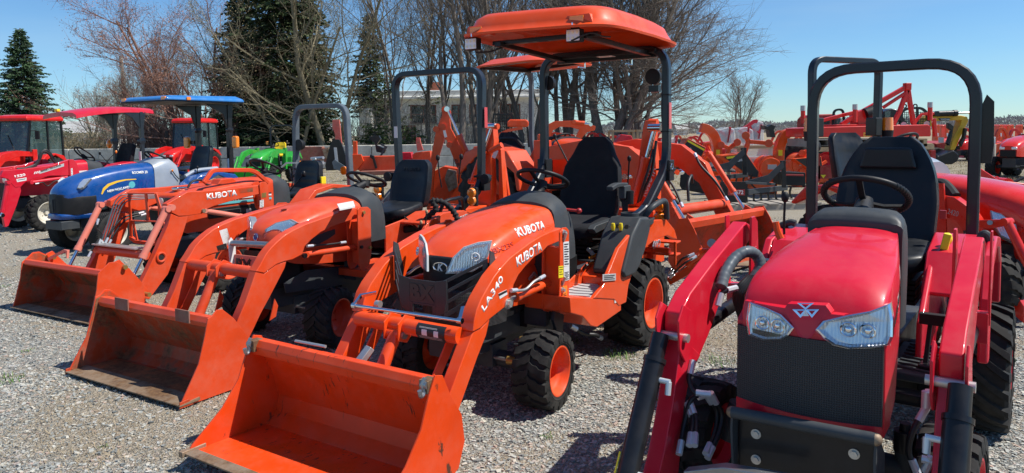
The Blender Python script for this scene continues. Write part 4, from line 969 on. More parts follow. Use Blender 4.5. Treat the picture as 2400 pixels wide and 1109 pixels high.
    for yy in (.43, .50):
        MB().bar([(.50, yy + .03, .67), (.44, yy + .03, .80), (.36, yy + .03, .95)], .035, .05, (1, 0, .5)).build('lever_slot', 'black_plastic', t, bevel=.01)
    for px in ((1437, 535), (1455, 535)):
        q = F.x(*px, .42); l = MB().cyl((q.x, q.y, q.z), (q.x - .03, q.y, q.z - .09), .006).build('hydraulic_lever', 'steel', t); MB().tube([q + V((0, 0, -.015)), q + V((0, 0, .01)), q + V((0, 0, .035))], [.010, .0155, .012], 12).build('knob', 'label_yellow', l, smooth=60)
    cu = MB(); cu.lathe([(.055, .93), (.062, 1.02), (.066, 1.02), (.060, .925)], (.20, .47, 0), 'z', 24, closed=True).prism([(.30, .36), (.02, .36), (-.05, .42), (-.05, .56), (.10, .60), (.30, .56)], 'z', .93, .965); cu.build('cup_holder', 'gray_plastic', t, bevel=.006)
    for s_ in (1, -1): MB().tube(cat_rom([(.10, s_ * .52, .95), (.08, s_ * .58, 1.04), (-.02, s_ * .60, 1.075), (-.16, s_ * .60, 1.07), (-.22, s_ * .59, .94)], 6), .022, 12).build('grab_handle', 'gray_plastic', t, smooth=60)
    # --- seat with headrest, armrest and belt
    seat(t, -.02, .02, .965, .50, .60, 'seat_cloth', head=True, recline=.16, depth=.44)
    MB().prism([(-.06, .93), (.40, .88), (.44, .915), (.40, .94), (-.06, .965)], 'y', .245, .30).prism([(-.06, .93), (.40, .88), (.44, .915), (.40, .94), (-.06, .965)], 'y', -.26, -.20).build('seat_frame', 'gray_plastic', t, bevel=.008)
    q = F.x(1450, 436, .06); MB().bar(cat_rom([q + V((.16, 0, -.01)), q + V((.05, 0, .008)), q + V((-.12, 0, 0))], 5), .055, .035).bb(q.x - .14, q.x - .02, q.y - .01, q.y + .04, q.z - .10, q.z).build('armrest', 'gray_plastic', t, bevel=.01)
    MB().cyl(q + V((-.08, .05, -.14)), q + V((-.08, .05, -.04)), .033).build('belt_reel', 'black_plastic', t); MB().bar([q + V((-.07, .01, -.03)), q + V((-.05, .03, -.2)), q + V((-.02, .0, -.32))], .045, .004, (1, 0, 0)).build('seat_belt', 'sock_black', t)
    MB().bar([(.38, .16, .88), (.0, .30, .86)], .02, .012).bar([(.40, .12, .83), (.05, .30, .80)], .015, .012).bar([(.34, .2, .76), (.36, .28, .70), (.30, .3, .66)], .012, .03).build('seat_slider', 'zinc', t, bevel=.002)
    MB().bb(.5, .62, -.16, .2, .58, .74).cyl((.58, .26, .62), (.62, .34, .70), .012).bar([(.60, .28, .72), (.66, .36, .735), (.66, .40, .735)], .05, .012).build('pedal', 'black_plastic', t, bevel=.006)
    label_plate(F, t, [(1380, 603), (1405, 590), (1396, 617), (1382, 620)], .30, 'label_orange', stripes=STR[3:7]); label_plate(F, t, [(1412, 643), (1443, 641), (1443, 657), (1412, 659)], .58, 'label_gray', stripes=[(.2, .3, .1, .9), (.45, .55, .1, .8), (.7, .8, .1, .9)])
    label_plate(F, t, [(1440, 703), (1451, 699), (1451, 706), (1440, 711)], .572, 'label_white')
    # --- roll bar, canopy
    rb = rollbar(t, (.22, .50, .97), [(.02, .52, 1.03), (-.28, .54, 1.28), (-.33, .545, 1.42)], -.33, 2.235, .545, w=.055, d=.075, rad=.17)
    cl = MB(); cl.bb(-.38, -.28, .50, .59, 1.22, 1.38); cl.mirror(); cl.bb(-.40, -.27, .48, .60, 1.30, 1.315); cl.build('roll_bar_hinge', 'black_paint', rb, bevel=.005)
    rr_ = MB(); rr_.torus((-.30, .60, 1.33), .022, .003, (0, 1, 0), 16, 6); rr_.build('hinge_pin', 'chrome', rb)
    MB().bb(-.35, -.30, .574, .578, 1.62, 1.82).build('reflector_strip', 'reflector_red', rb)
    zr = 2.27
    cn = MB(); N1 = 64; rings = []
    def rim_pt(k, grow, z, frontlift=0):
        a = 2 * PI * k / N1; e = .32; cx = math.copysign(abs(math.cos(a)) ** e, math.cos(a)); cy = math.copysign(abs(math.sin(a)) ** e, math.sin(a))
        x = .235 + cx * (.62 + grow); y = .02 + cy * (.625 + grow) * (1 - .06 * (cx > 0) * abs(cx)); return V((x, y, z + .012 * cx - .015 * cy))
    prof = [(.0, 0.), (.022, -.006), (.026, .010), (.004, .014), (-.025, .06), (-.05, .115), (-.10, .15), (-.20, .165), (-.40, .172), (-.58, .172)]
    for g, dz in prof: rings.append([rim_pt(k, g, zr + dz) for k in range(N1)])
    prof2 = [(-.595, .160), (-.42, .160), (-.21, .152), (-.115, .138), (-.066, .105), (-.04, .05), (-.015, .006)]
    for g, dz in prof2: rings.append([rim_pt(k, g, zr + dz) for k in range(N1)])
    cn.rings(rings, closed=True); can = cn.build('canopy', 'orange', t, smooth=50)
    fr_ = MB(); fr_.bar([(-.36, -.42, 2.20), (-.36, .46, 2.20)], .05, .05).bar([(-.36, .40, 2.20), (.70, .36, 2.235)], .05, .035).bar([(-.36, -.36, 2.20), (.70, -.32, 2.235)], .05, .035).bar([(.62, -.40, 2.25), (.62, .44, 2.25)], .06, .03).bar([(-.30, -.44, 2.22), (-.30, .48, 2.22)], .09, .03); fr_.build('canopy_frame', 'black_paint', can, bevel=.004)
    for yy in (-.2, .22): MB().tube([(-.42, yy, 2.20), (-.42, yy, 2.135), (-.30, yy, 2.135)], .006, 8).build('u_bolt', 'chrome', can)
    MB().bb(-.20, -.12, .05, .18, 2.185, 2.187).build('sticker', 'label_white', can)
    def worklight(px, py, x):
        q = F.x(px, py, x); wd, hh = .105, .085
        b = MB().box(q, (.06, wd, hh)); o = b.build('work_light', 'black_plastic', t, bevel=.006); o2 = MB().box(q + V((.032, 0, 0)), (.006, wd * .92, hh * .86)).build('lens', 'led_face', o, bevel=.003)
        for i in range(3):
            for j in range(2): MB().cyl(q + V((.034, (i - 1) * .032, (j - .5) * .036)), q + V((.038, (i - 1) * .032, (j - .5) * .036)), .011, .008, 12).build('led', 'led_chip', o2, smooth=30)
        MB().box(q + V((0, 0, .058)), (.03, .05, .05)).cyl(q + V((0, -.03, .06)), q + V((0, .03, .06)), .01).build('bracket', 'black_paint', o)
    worklight(1109, 104, .74); worklight(1348, 84, .74)
    hose(t, [(.83, -.42, 2.17), (.72, -.36, 2.185), (.60, -.30, 2.235)], .006, ends=False, name='cable'); hose(t, [(.83, .34, 2.19), (.78, .45, 2.235), (.66, .48, 2.225), (.5, .46, 2.24)], .006, ends=False, name='cable')
    for yy in (-.41, .385):
        MB().prism([(yy - .10, zr + .018), (yy + .11, zr + .018), (yy + .085, zr + .085), (yy - .075, zr + .085)], 'x', .745, .824).build('lamp_recess', 'orange', can, bevel=.004, label='raised orange surround of a marker lamp')
        MB().bb(.824, .834, yy - .055, yy + .045, zr + .026, zr + .076).build('marker_lamp', 'amber', can, bevel=.003)
        MB().cyl((.86, yy - .02, zr + .008), (.86, yy - .02, zr + .03), .005).build('bolt', 'chrome', can)
    # round rear facing lamps on the posts
    for s_, px in ((1, (1532, 180)), (-1, (1286, 195))):
        q = F.x(*px, -.38); b = MB().lathe([(.001, -.05), (.045, -.045), (.062, -.01), (.062, .025), (.05, .03), (.001, .03)], q, 'x', 24); 
        for k in range(7): b.box(q + V((-.02, (k - 3) * .016, 0)), (.05, .004, .10 - abs(k - 3) * .012))
        b.build('rear_work_lamp', 'black_plastic', t); MB().bb(q.x - .03, q.x + .03, q.y - .03, q.y + .05 * s_, q.z - .12, q.z - .07).build('lamp_bracket', 'black_paint', t)
    hose(t, [(-.30, .53, 2.05), (-.29, .52, 1.8), (-.31, .52, 1.6), (-.29, .53, 1.45)], .005, ends=False, name='cable'); hose(t, [(-.30, -.49, 1.66), (-.27, -.47, 1.5), (-.29, -.48, 1.38)], .005, ends=False, name='cable')
    for z in (1.60, 1.88): MB().bar([(-.37, .515, z), (-.29, .515, z), (-.29, .577, z), (-.37, .577, z)], .004, .010, closed=True).build('cable_tie', 'black_plastic', t)
    for s_ in (1, -1):
        q = F.x(1545, 483, -.22) if s_ > 0 else mir(F.x(1545, 483, -.22)); r2 = F.x(1545, 512, -.22) if s_ > 0 else mir(F.x(1545, 512, -.22))
        a = MB(); a.lathe([(.001, .035), (.035, .03), (.047, .012), (.047, -.02), (.001, -.02)], q, 'x', 24); a.lathe([(.001, .035), (.035, .03), (.047, .012), (.047, -.02), (.001, -.02)], r2, 'x', 24)
        o = a.build('turn_signal', 'amber', t); MB().box((q + r2) / 2 + V((-.045, 0, 0)), (.05, .085, .19)).cyl((q + r2) / 2 + V((-.05, 0, .05)), (q + r2) / 2 + V((-.08, -s_ * .06, .1)), .012).build('housing', 'black_plastic', o, bevel=.01)
    # --- loader frame
    tower = [(1313, 545), (1319, 534), (1328, 533), (1334, 540), (1334, 690), (1333, 728), (1326, 737), (1316, 735), (1311, 726)]
    tw = F.xz(tower, .50)
    m = MB(); m.prism(tw, 'y', .50, .490); m.prism(tw, 'y', .385, .375); tz = [b for a, b in tw]; xa = sum(a for a, b in tw) / len(tw)
    m.bb(xa - .02, xa + .03, .385, .49, min(tz) + .05, max(tz) - .12); tow = m.pair('loader_tower', 'orange', t, bevel=.003)
    lb = MB(); lb.bb(xa - .12, xa - .04, .22, .375, .45, .95).bb(xa - .03, xa + .02, .22, .375, .42, .54); lb.prism([(xa - .16, .60), (xa - .04, .62), (xa + .02, .47), (xa - .04, .36), (xa - .10, .38), (xa - .12, .5)], 'y', .43, .41); lb.pair('loader_mount', 'gray_frame', t, bevel=.003)
    pb = MB()
    for px in ((1321, 545), (1318, 680)):
        q = F.y(*px, .5); bolt(pb, q, .012, .018)
    q = F.y(1318, 668, .5); pb.bar([q, q + V((0, .02, .05))], .012, .012, (0, 1, 0)); q = F.y(1321, 565, .5); pb.bar([q, q + V((0, .02, .05))], .012, .012, (0, 1, 0)); pb.build('pin', 'zinc', tow)
    label_plate(F, tow, [(1320, 567), (1333, 566), (1334, 624), (1321, 625)], .501, 'label_white', stripes=STR); label_plate(F, tow, [(1309, 624), (1320, 623), (1320, 650), (1309, 652)], .501, 'label_yellow', stripes=STR[:7:2]); label_plate(F, tow, [(1321, 626), (1334, 624), (1334, 656), (1321, 659)], .501, 'label_white', stripes=STR[3:]); label_plate(F, tow, [(1318, 671), (1329, 669), (1329, 706), (1319, 709)], .501, 'label_orange', stripes=STR[4:])
    # boom arms: upper box, lower box
    up = [(1316, 534), (1290, 543), (1268, 553), (1242, 569), (1217, 588), (1195, 605), (1177, 625), (1159, 648), (1143, 675), (1129, 700), (1118, 726), (1112, 752), (1109, 779), (1128, 769), (1149, 748), (1168, 733), (1187, 718), (1199, 695), (1205, 667), (1216, 645), (1232, 625), (1253, 603), (1271, 592), (1284, 578), (1314, 565)]
    lo = [(1109, 778), (1129, 768), (1149, 746), (1140, 786), (1120, 837), (1096, 905), (1072, 972), (1058, 990), (1050, 960), (1056, 920), (1078, 862)]
    m = MB(); m.prism(F.xz(up, hw), 'y', hw, hw - .085); arm = m.pair('loader_arm', 'orange', t, bevel=.007)
    m = MB(); m.prism(F.xz(lo, hw - .006), 'y', hw - .006, hw - .079); m.build('lower_arm', 'orange', arm, bevel=.006); m.v = [(a_, -b_, c_) for a_, b_, c_ in m.v]; m.f = [q_[::-1] for q_ in m.f]; m.build('lower_arm', 'orange', arm, bevel=.006)
    side_text(F, 'KUBOTA', (1212, 626), (1271, 586), hw, (1208, 604), 'letter_white', arm, bold=.035)
    side_text(F, 'LA340', (1134, 732), (1180, 656), hw, (1126, 722), 'letter_white', arm, bold=.025)
    label_plate(F, arm, [(1168, 688), (1187, 679), (1189, 690), (1171, 701)], hw, 'label_white', stripes=[(.05, .45, .0, .98)])
    # cross tube with lugs, danger decal, chain of the quick tach linkage
    X, z = 2.085, .572
    MB().cyl((X, -.36, z), (X, .36, z), .044, n=24).build('cross_tube', 'orange', arm)
    for y_ in (-.11, -.01): MB().prism([(X - .07, z + .035), (X + .01, z + .065), (X + .07, z + .025), (X + .07, z - .065), (X, z - .09), (X - .05, z - .045)], 'y', y_, y_ + .01).build('cylinder_lug', 'orange', arm, bevel=.003)
    def arc(n_, a0, a1, y0, y1, r_): return MB().add([(X + r_ * math.cos(a_), y_, z + r_ * math.sin(a_)) for a_ in np.linspace(a0, a1, n_) for y_ in (y0, y1)], [(2 * i, 2 * i + 2, 2 * i + 3, 2 * i + 1) for i in range(n_ - 1)])
    dd = arc(12, -1.1, 1.1, .10, .29, .0455).build('danger_decal', 'letter_black', arm)
    for a0, a1 in ((.14, .175), (.22, .25)): arc(6, -.35, .35, a0, a1, .0465).build('decal_print', 'label_white', dd)
    for a_ in (-.8, -.65, -.5, .5, .6): arc(2, a_, a_ + .05, .12, .27 - .03 * (a_ > 0), .0465).build('decal_print', 'label_gray', dd)
    hyd(t, (X + .03, -.055, z - .04), (2.38, -.055, .16), .036, 'orange', .8); MB().cyl((X + .03, -.12, z - .04), (X + .03, .012, z - .04), .022).build('pivot_pin', 'steel', t)
    for s_ in (1, -1): MB().prism([(2.00, .50), (2.06, .53), (2.30, .24), (2.26, .20)], 'y', s_ * .26, s_ * .25).build('link_bar', 'orange', t)
    # chrome rod of the hood guard / leveller
    r0, r1 = F.x(830, 716, 2.155), F.x(1078, 752, 2.155); k = (r1 - r0)
    cr = MB(); cr.cyl(r0 - k * .01, r1 + k * .02, .0095, n=12); cr.bar([r0, F.x(846, 693, 2.10), F.x(882, 686, 2.04)], .014, .02, (0, 1, 0)).bar([r1, F.x(1086, 720, 2.08)], .014, .02, (0, 1, 0)).cyl(r0 - k * .015, r0 + k * .02, .015, n=12).cyl(r1 - k * .02, r1 + k * .02, .015, n=12); cr.build('level_rod', 'chrome', t)
    q = F.x(882, 712, 2.06); bb = MB(); bb.cyl(q, q + V((0, .03, 0)), .02); bb.build('rod_pivot', 'zinc', t)
    q = F.x(868, 815, 2.4); MB().bar([q, q + V((.10, -.03, -.10))], .05, .03).build('latch', 'zinc', t, bevel=.004)
    # arm cylinders
    a, b = F.y(1190, 712, .385), F.y(1300, 668, .385)
    for s_ in (1, -1):
        f = (lambda p: p) if s_ > 0 else mir
        hyd(t, f(F.y(1292, 660, .40)), f(F.y(1186, 706, .40)), .026, 'orange', .80, rodmat='steel')
        bolt_ = MB(); bolt(bolt_, f(F.y(1190, 712, hw)), .02, .022 * s_, (0, 1, 0)); bolt_.build('pivot_bolt', 'zinc', arm)
        hose(t, [f(V(F.y(*p, .44))) for p in ((1200, 681), (1230, 679), (1252, 660), (1274, 648))], .0085, mat='zinc')
    # --- brush guard with slots
    g0 = V((1.955, 0, .8)); gx = 1.955
    def guard_plate():
        c2 = [(-.185, .665), (-.19, .70), (-.235, .745), (-.245, .90)]
        o = MB(); T_ = .008
        # centre plate: built as strips round its slots, the letters cut as openings would be too fine: they stand dark in the plate
        yc, yt, yb = .16, .80, .585
        def strip(pts): o.prism([(y, z) for y, z in pts], 'x', gx, gx - T_)
        strip([(-.17, .815), (-.09, .80), (-.09, .60), (-.15, .63), (-.17, .70)]); strip([(.17, .815), (.09, .80), (.09, .60), (.15, .63), (.17, .70)])
        strip([(-.09, .80), (.09, .80), (.09, .672), (-.09, .672)]); strip([(-.09, .60), (-.09, .575), (.09, .575), (.09, .60)]); strip([(-.09, .672), (-.07, .672), (-.07, .60), (-.09, .60)]); strip([(.07, .672), (.09, .672), (.09, .60), (.07, .60)])
        strip([(-.07, .615), (-.07, .60), (.07, .60), (.07, .615)]); strip([(-.07, .672), (.07, .672), (.07, .66), (-.07, .66)])
        for s_ in (1, -1):
            def W(u, v):
                y = .15 + .19 * u; zb = .60 + .14 * u; zt = .81 + .115 * u; return V((gx - (y - .15) * .8, s_ * y, zb + (zt - zb) * v))
            for a_, b_, c_, d_ in ((0, 1, 0, .14), (0, 1, .34, .44), (0, 1, .62, .72), (0, 1, .90, 1), (0, .10, .14, .34), (0, .10, .44, .62), (0, .10, .72, .9), (.88, 1, .14, .34), (.88, 1, .44, .62), (.88, 1, .72, .9)):
                slab(o, [W(a_, c_), W(b_, c_), W(b_, d_), W(a_, d_)], (.8, s_ * .6, 0), T_)
        p = o.build('front_guard', 'guard_black', t, bevel=.002, smooth=20)
        text('BX', .115, .002, plane_m((gx + .0, -.088, .692), (0, 1, 0), (0, 0, 1)), 'letter_black', p, bold=.006, sx=1.1, off=.0015)
        br = MB()
        for s_ in (1, -1): br.prism([(gx - .155, .92), (gx - .16, .97), (gx - .20, .95), (gx - .24, .80), (gx - .22, .60), (gx - .155, .72)], 'y', s_ * .352, s_ * .344).bar([(gx - .1, s_ * .30, .62), (1.7, s_ * .17, .5)], .03, .05)
        br.build('guard_bracket', 'gray_frame', p, bevel=.003)
    guard_plate()
    # --- bucket
    sd = [(2.60, .565), (2.645, .49), (2.70, .36), (2.80, .24), (2.97, .115), (3.00, .075), (2.93, .055), (2.55, .05), (2.45, .09), (2.40, .20), (2.42, .33), (2.50, .45), (2.55, .55)]
    wr = [(2.585, .525), (2.50, .35), (2.455, .20), (2.475, .12), (2.55, .068), (2.98, .085)]
    bk = bucket(t, dict(side=sd, wrap=wr), .615, 'orange_bucket', t=.010, bar=.06, edge='bare_edge', ew=.015)
    for s_ in (1, -1):
        q = V((2.635, s_ * .585, .53)); h = MB(); h.tube(cat_rom([q + V((0, 0, .03)), q + V((.01, -.005, .0)), q + V((.012, .0, -.035)), q + V((.03, .0, -.042)), q + V((.038, 0, -.015))], 5), .010, 8); h.cyl(q + V((0, -.016, .0)), q + V((0, .016, .0)), .018); h.build('grab_hook', 'steel', bk)
        MB().bb(2.58, 2.642, s_ * .555, s_ * .604, .49, .549).build('hook_plate', 'bare_edge', bk, bevel=.003)
    MB().tube([(2.55, -.34, .56), (2.55, -.12, .565)], .008, 8).build('level_indicator', 'zinc', bk)
    MB().bb(2.9, 3.03, -.632, -.60, .07, .10).build('corner_shoe', 'bare_edge', bk, bevel=.004)
    # --- backhoe folded behind
    yb = F.x(1520, 300, -.95).y
    def B(px, py): return F.x(px, py, -.95)
    bt = [(1524, 283), (1538, 283), (1545, 300), (1543, 330), (1548, 370), (1552, 420), (1552, 520), (1530, 520), (1490, 470), (1478, 480), (1505, 400), (1515, 330), (1519, 300)]
    pts = [(q.y, q.z) for q in (B(*p) for p in bt)]
    bh = MB().prism(pts, 'x', -.93, -.83).build('backhoe_boom', 'orange', t, bevel=.006)
    P = [F.x(*p, -.828) for p in ((1512, 462), (1538, 398))]
    m_ = plane_m(P[0], P[1] - P[0], (P[1] - P[0]).cross(V((-1, 0, 0)))); text('KUBOTA', .10, .001, m_, 'letter_white', bh, bold=.003, sx=.66)
    hyd(bh, F.x(1488, 478, -.80), F.x(1535, 300, -.80), .042, 'orange', .60)
    MB().cyl(F.x(1522, 288, -.86), F.x(1541, 288, -.86), .035).build('boom_pin', 'orange', bh)
    hose(bh, [F.x(1500, 470, -.79), F.x(1512, 440, -.76), F.x(1528, 400, -.78), F.x(1538, 330, -.80)], .012, ends=False); hose(bh, [F.x(1494, 480, -.78), F.x(1506, 440, -.74), F.x(1522, 390, -.76), F.x(1532, 350, -.80)], .012, ends=False)
    fr2 = MB(); fr2.bb(-.62, -.42, -.30, .30, .42, .60).bb(-.80, -.55, -.1, .35, .5, .95).bb(-.55, -.50, -.34, .5, .62, .66)
    for z in (.6, .7): fr2.bb(-.62, -.50, .35, .56, z, z + .015)
    fr2.bb(-.52, -.50, .35, .37, .5, .72).bb(-.52, -.50, .54, .56, .5, .72); fr2.build('backhoe_frame', 'orange', t, bevel=.005)
    # stabiliser leg reaching out to the right with its cylinder
    o1 = MB(); o1.bar([F.x(1568, 660, -.62), F.x(1640, 620, -.62), F.x(1700, 580, -.70)], .06, .05, (1, 0, 0)); leg = o1.build('stabilizer', 'orange', t, bevel=.006)
    hyd(leg, F.x(1652, 590, -.62), F.x(1568, 655, -.62), .03, 'orange', .45); MB().cyl(F.x(1668, 570, -.66), F.x(1668, 570, -.58), .035).build('pivot_pin', 'steel', leg)
    hose(leg, [F.x(1625, 596, -.56), F.x(1600, 606, -.52), F.x(1585, 622, -.55), F.x(1570, 640, -.6)], .009); hose(leg, [F.x(1630, 602, -.56), F.x(1606, 616, -.50), F.x(1588, 632, -.55), F.x(1572, 650, -.6)], .009)
    for a, b in (((-.55, .12, .95), F.x(1475, 372, -.5)), ((-.55, -.2, .95), F.x(1300, 320, -.6))): lever(t, a, b, kr=.018)
    # bits under the tractor
    MB().bar([F.y(1240, 655, .3), F.y(1252, 640, .3), F.y(1262, 655, .3), F.y(1290, 668, .3)], .01, .014).build('linkage', 'zinc', t); hose(t, [F.y(1340, 765, .2), F.y(1370, 782, .25), F.y(1395, 785, .3), F.y(1408, 792, .3)], .014)
    MB().prism([(.62, .40), (1.0, .40), (1.0, .48), (.62, .47)], 'y', .42, .41).build('step_bracket', 'black_paint', t)
    return t
tractor_one()
# ------------------------------------------------------------------ second orange tractor, older and duller
def boom(F, t, hw, up, lo, tower, ty, mat, th=.08, tt=.01, towmat=None):
    tw = F.xz(tower, ty); zs = [b for a, b in tw]; xa = sum(a for a, b in tw) / len(tw)
    tow = MB().prism(tw, 'y', ty, ty - tt).prism(tw, 'y', ty - .115, ty - .115 - tt).bb(xa - .025, xa + .025, ty - .115, ty - tt, min(zs) + .05, max(zs) - .12).pair('loader_tower', towmat or mat, t, bevel=.003)
    MB().bb(xa - .12, xa - .02, .22, ty - .13, .42, max(zs) - .25).pair('loader_mount', 'gray_frame', t, bevel=.003)
    arm = MB().prism(F.xz(up, hw), 'y', hw, hw - th).pair('loader_arm', mat, t, bevel=.007)
    MB().prism(F.xz(lo, hw - .005), 'y', hw - .005, hw - th + .005).pair('lower_arm', mat, t, bevel=.006)
    return arm, tow
def chassis(t, x0, x1, w, z0, z1, axle, rear, track, zr):
    c = MB(); c.bb(x0, x1 * .6, -w, w, z0, z1); c.bb(x1 * .6, x1, -w * .85, w * .85, z0 + .04, z1 - .06); c.cyl((axle, -track, z0), (axle, track, z0), .045); c.cyl((rear, -track, zr), (rear, track, zr), .09); c.box((axle, 0, z0 + .03), (.14, .3, .14))
    for s_ in (1, -1): c.tube([(axle, s_ * track * .95, z0 - .05), (axle, s_ * track * .85, z0 + .12)], .055, 12, .04)
    return c.build('chassis', 'gray_frame', t, bevel=.004)
def twin(P): return [V(p) for p in P], [mir(p) for p in P]
def tractor_two():
    F = Fr(-1.02, 6.86, 239); O = 'orange_old'
    t = thing('compact_tractor', 'older orange compact tractor with empty black roll bar and rusty scraped bucket, between two orange neighbours', 'tractor', F)
    t['label'] = 'older orange tractor with black roll bar, steel front bar and black sleeved levers'
    hw = .43
    for s_ in (1, -1):
        wheel(t, 1.50, s_ * .462, .226, .228, .216, .138, 18, 'ag', s_, O, steer=12); wheel(t, .0, s_ * .42, .325, .33, .305, .178, 20, 'ag', s_, O, disc=-.3)
    chassis(t, -.35, 1.78, .16, .26, .52, 1.5, 0, .34, .33)
    MB().prism([(1.0, .36), (1.70, .42), (1.72, .50), (1.5, .56), (1.0, .52)], 'y', .21, .20).pair('side_rail', 'gray_frame', t, bevel=.003)
    MB().cyl((1.55, .12, .28), (1.55, .34, .28), .012).ball((1.48, .30, .39), (.025, .025, .015)).build('tie_rod', 'steel', t)
    def pr(w, zt, zb, cr=.025): return [(0, zt), (w * .5, zt - cr * .4), (w * .86, zt - cr * 1.6), (w, zt - cr * 1.6 - .06), (w * 1.02, (zt + zb) / 2 - .03), (w * .99, zb)]
    hood = loft([(.93, pr(.285, 1.085, .60)), (1.10, pr(.29, 1.08, .58)), (1.35, pr(.285, 1.055, .60)), (1.52, pr(.275, 1.015, .62)), (1.64, pr(.24, .975, .64)), (1.72, pr(.19, .94, .68)), (1.765, pr(.13, .905, .72)), (1.785, pr(.08, .87, .76))], 'hood', O, t)
    MB().prism(F.xz([(728, 571), (738, 556), (762, 545), (786, 537), (787, 549), (770, 561), (748, 573)], .30), 'y', .297, .27).build('side_vent', 'mesh_grille', hood, bevel=.003)
    slab(MB(), [F.z(*p, 1.058) for p in ((790, 478), (828, 471), (832, 483), (796, 490))], (0, 0, 1), .012).build('decal', 'label_white', hood)
    MB().prism([(1.50, -.02), (1.54, 0), (1.50, .02), (1.47, 0)], 'z', 1.02, 1.03).build('hood_badge', 'reflector', hood, smooth=0)
    n = V((.84, .50, .18)).normalized(); p0 = V((1.70, .16, .90))
    OL = [(619, 558), (625, 537), (648, 523), (681, 515), (696, 523), (688, 531), (668, 543), (647, 558)]
    pts = [onpl(F, a, b, p0, n) for a, b in OL]; c0 = sum(pts, V()) / len(pts)
    for sg in (1, -1):
        f = (lambda p: p) if sg > 0 else mir
        nn = f(n); q = lambda k, d: [f(c0 + (p - c0) * k + n * d) for p in pts]
        o = slab(MB(), q(1.06, .012), nn, .05).build('headlight', 'letter_gray', t, bevel=.003, smooth=0); slab(MB(), q(.92, .016), nn, .006).build('reflector_bowl', 'lamp_bowl', o, smooth=0); slab(MB(), q(.97, .022), nn, .003).build('lens', 'lamp_glass', o, smooth=0)
    MB().lathe([(.001, .0), (.028, 0), (.028, .012), (.001, .014)], (1.775, 0, .845), 'x', 20).build('emblem', 'navy', t); MB().torus((1.79, 0, .845), .024, .003, (1, 0, 0), 20, 6).build('emblem_ring', 'reflector', t)
    # front steel bar, guard with cut letters, grille behind
    a, b = F.x(545, 570, 1.90), F.x(628, 574, 1.90)
    MB().cyl(a, b, .023).build('bumper_bar', 'steel', t)
    MB().prism([(a.z + .07, 0)][:0] + [(1.87, .56), (1.90, .56), (1.925, .66), (1.93, .82), (1.905, .85), (1.87, .80)], 'y', a.y - .004, a.y - .014).build('bumper_plate', 'label_white', t, bevel=.003)
    g = MB(); y0, y1 = a.y, b.y + .03
    for z0, z1 in ((.58, .60), (.70, .72)): g.bb(1.88, 1.888, y0, y1, z0, z1)
    for u in (0, .22, .42, .62, .86): g.bb(1.88, 1.888, y0 + (y1 - y0) * u, y0 + (y1 - y0) * (u + .14), .60, .70)
    g.build('front_guard', 'orange_faded', t); text('BX', .12, .002, plane_m((1.889, -.11, .605), (0, 1, 0), (0, 0, 1)), 'letter_black', t, bold=.006, sx=1.1)
    loft([(1.55, [(0, .74), (.12, .735), (.2, .72), (.2, .6), (.2, .46)]), (1.78, [(0, .74), (.10, .735), (.15, .72), (.16, .6), (.16, .46)])], 'grille', 'black_plastic', t)
    loft([(.64, [(0, 1.10), (.10, 1.09), (.22, 1.04), (.27, .9), (.28, .7)]), (.76, [(0, 1.155), (.11, 1.145), (.235, 1.09), (.285, .95), (.295, .7)]), (.94, [(0, 1.11), (.14, 1.105), (.265, 1.06), (.30, .95), (.30, .7)])], 'dashboard', 'gray_plastic', t)
    steering(t, F.y(859, 421, 0), .175, .42, colbase=(.80, 0, 1.1))
    d = MB(); d.bb(.50, 1.15, -.55, .55, .46, .52).build('floor_deck', O, t, bevel=.01)
    fo = [(.70, .50), (.60, .66), (.42, .82), (.18, .89), (-.15, .88), (-.38, .80), (-.50, .66), (-.42, .66), (-.30, .74), (0, .78), (.25, .74), (.42, .62), (.50, .46), (.70, .46)]
    for s_ in (1, -1): MB().prism(fo, 'y', s_ * .57, s_ * .54).prism([(.42, .82), (.18, .89), (-.15, .88), (-.38, .80), (-.38, .78), (-.15, .86), (.18, .87), (.42, .80)], 'y', s_ * .54, s_ * .24).prism([(.62, .4), (.62, .8), (.2, .86), (-.2, .85), (-.2, .4)], 'y', s_ * .26, s_ * .24).build('fender', O, t, bevel=.008)
    side_text(F, '4WD', (1077, 519), (1098, 511), .572, (1076, 508), 'letter_gray', t, bold=.02)
    seat(t, -.02, .0, .955, .46, .40, 'seat_vinyl', recline=.12, depth=.42)
    text('KUBOTA', .05, .002, plane_m((-.075, -.10, 1.25), (0, 1, 0), (-.25, 0, 1)), 'seat_vinyl', t, bold=.001)
    rb = rollbar(t, (-.05, .47, .80), [(-.30, .50, .95), (-.52, .52, 1.08)], -.52, 2.235, .555, w=.055, d=.085, rad=.17)
    MB().bb(-.60, -.46, .47, .60, 1.17, 1.19).box((-.53, .54, 1.12), (.12, .09, .16)).pair('roll_bar_hinge', 'black_paint', rb, bevel=.005)
    for s_ in (1, -1): MB().lathe([(.001, -.04), (.04, -.035), (.05, 0), (.05, .03), (.001, .035)], (-.46, s_ * .62, 1.16), 'x', 20).build('knob', 'black_plastic', rb)
    MB().bb(-.55, -.50, .584, .588, 1.66, 1.86).build('reflector_strip', 'reflector_red', rb)
    q = F.x(926, 310, -.47); MB().bb(-.476, -.474, q.y - .018, q.y + .025, q.z - .06, q.z + .06).build('warning_label', 'label_white', rb)
    for s_ in (1, -1):
        q = F.x(1106, 452, -.25); q = q if s_ > 0 else mir(q); o = MB().lathe([(.001, .03), (.04, .025), (.048, 0), (.001, -.01)], q, 'x', 20).lathe([(.001, .03), (.04, .025), (.048, 0), (.001, -.01)], q + V((0, 0, -.075)), 'x', 20).build('turn_signal', 'amber', t); MB().box(q + V((-.03, 0, -.04)), (.04, .09, .18)).build('housing', 'black_plastic', o, bevel=.01)
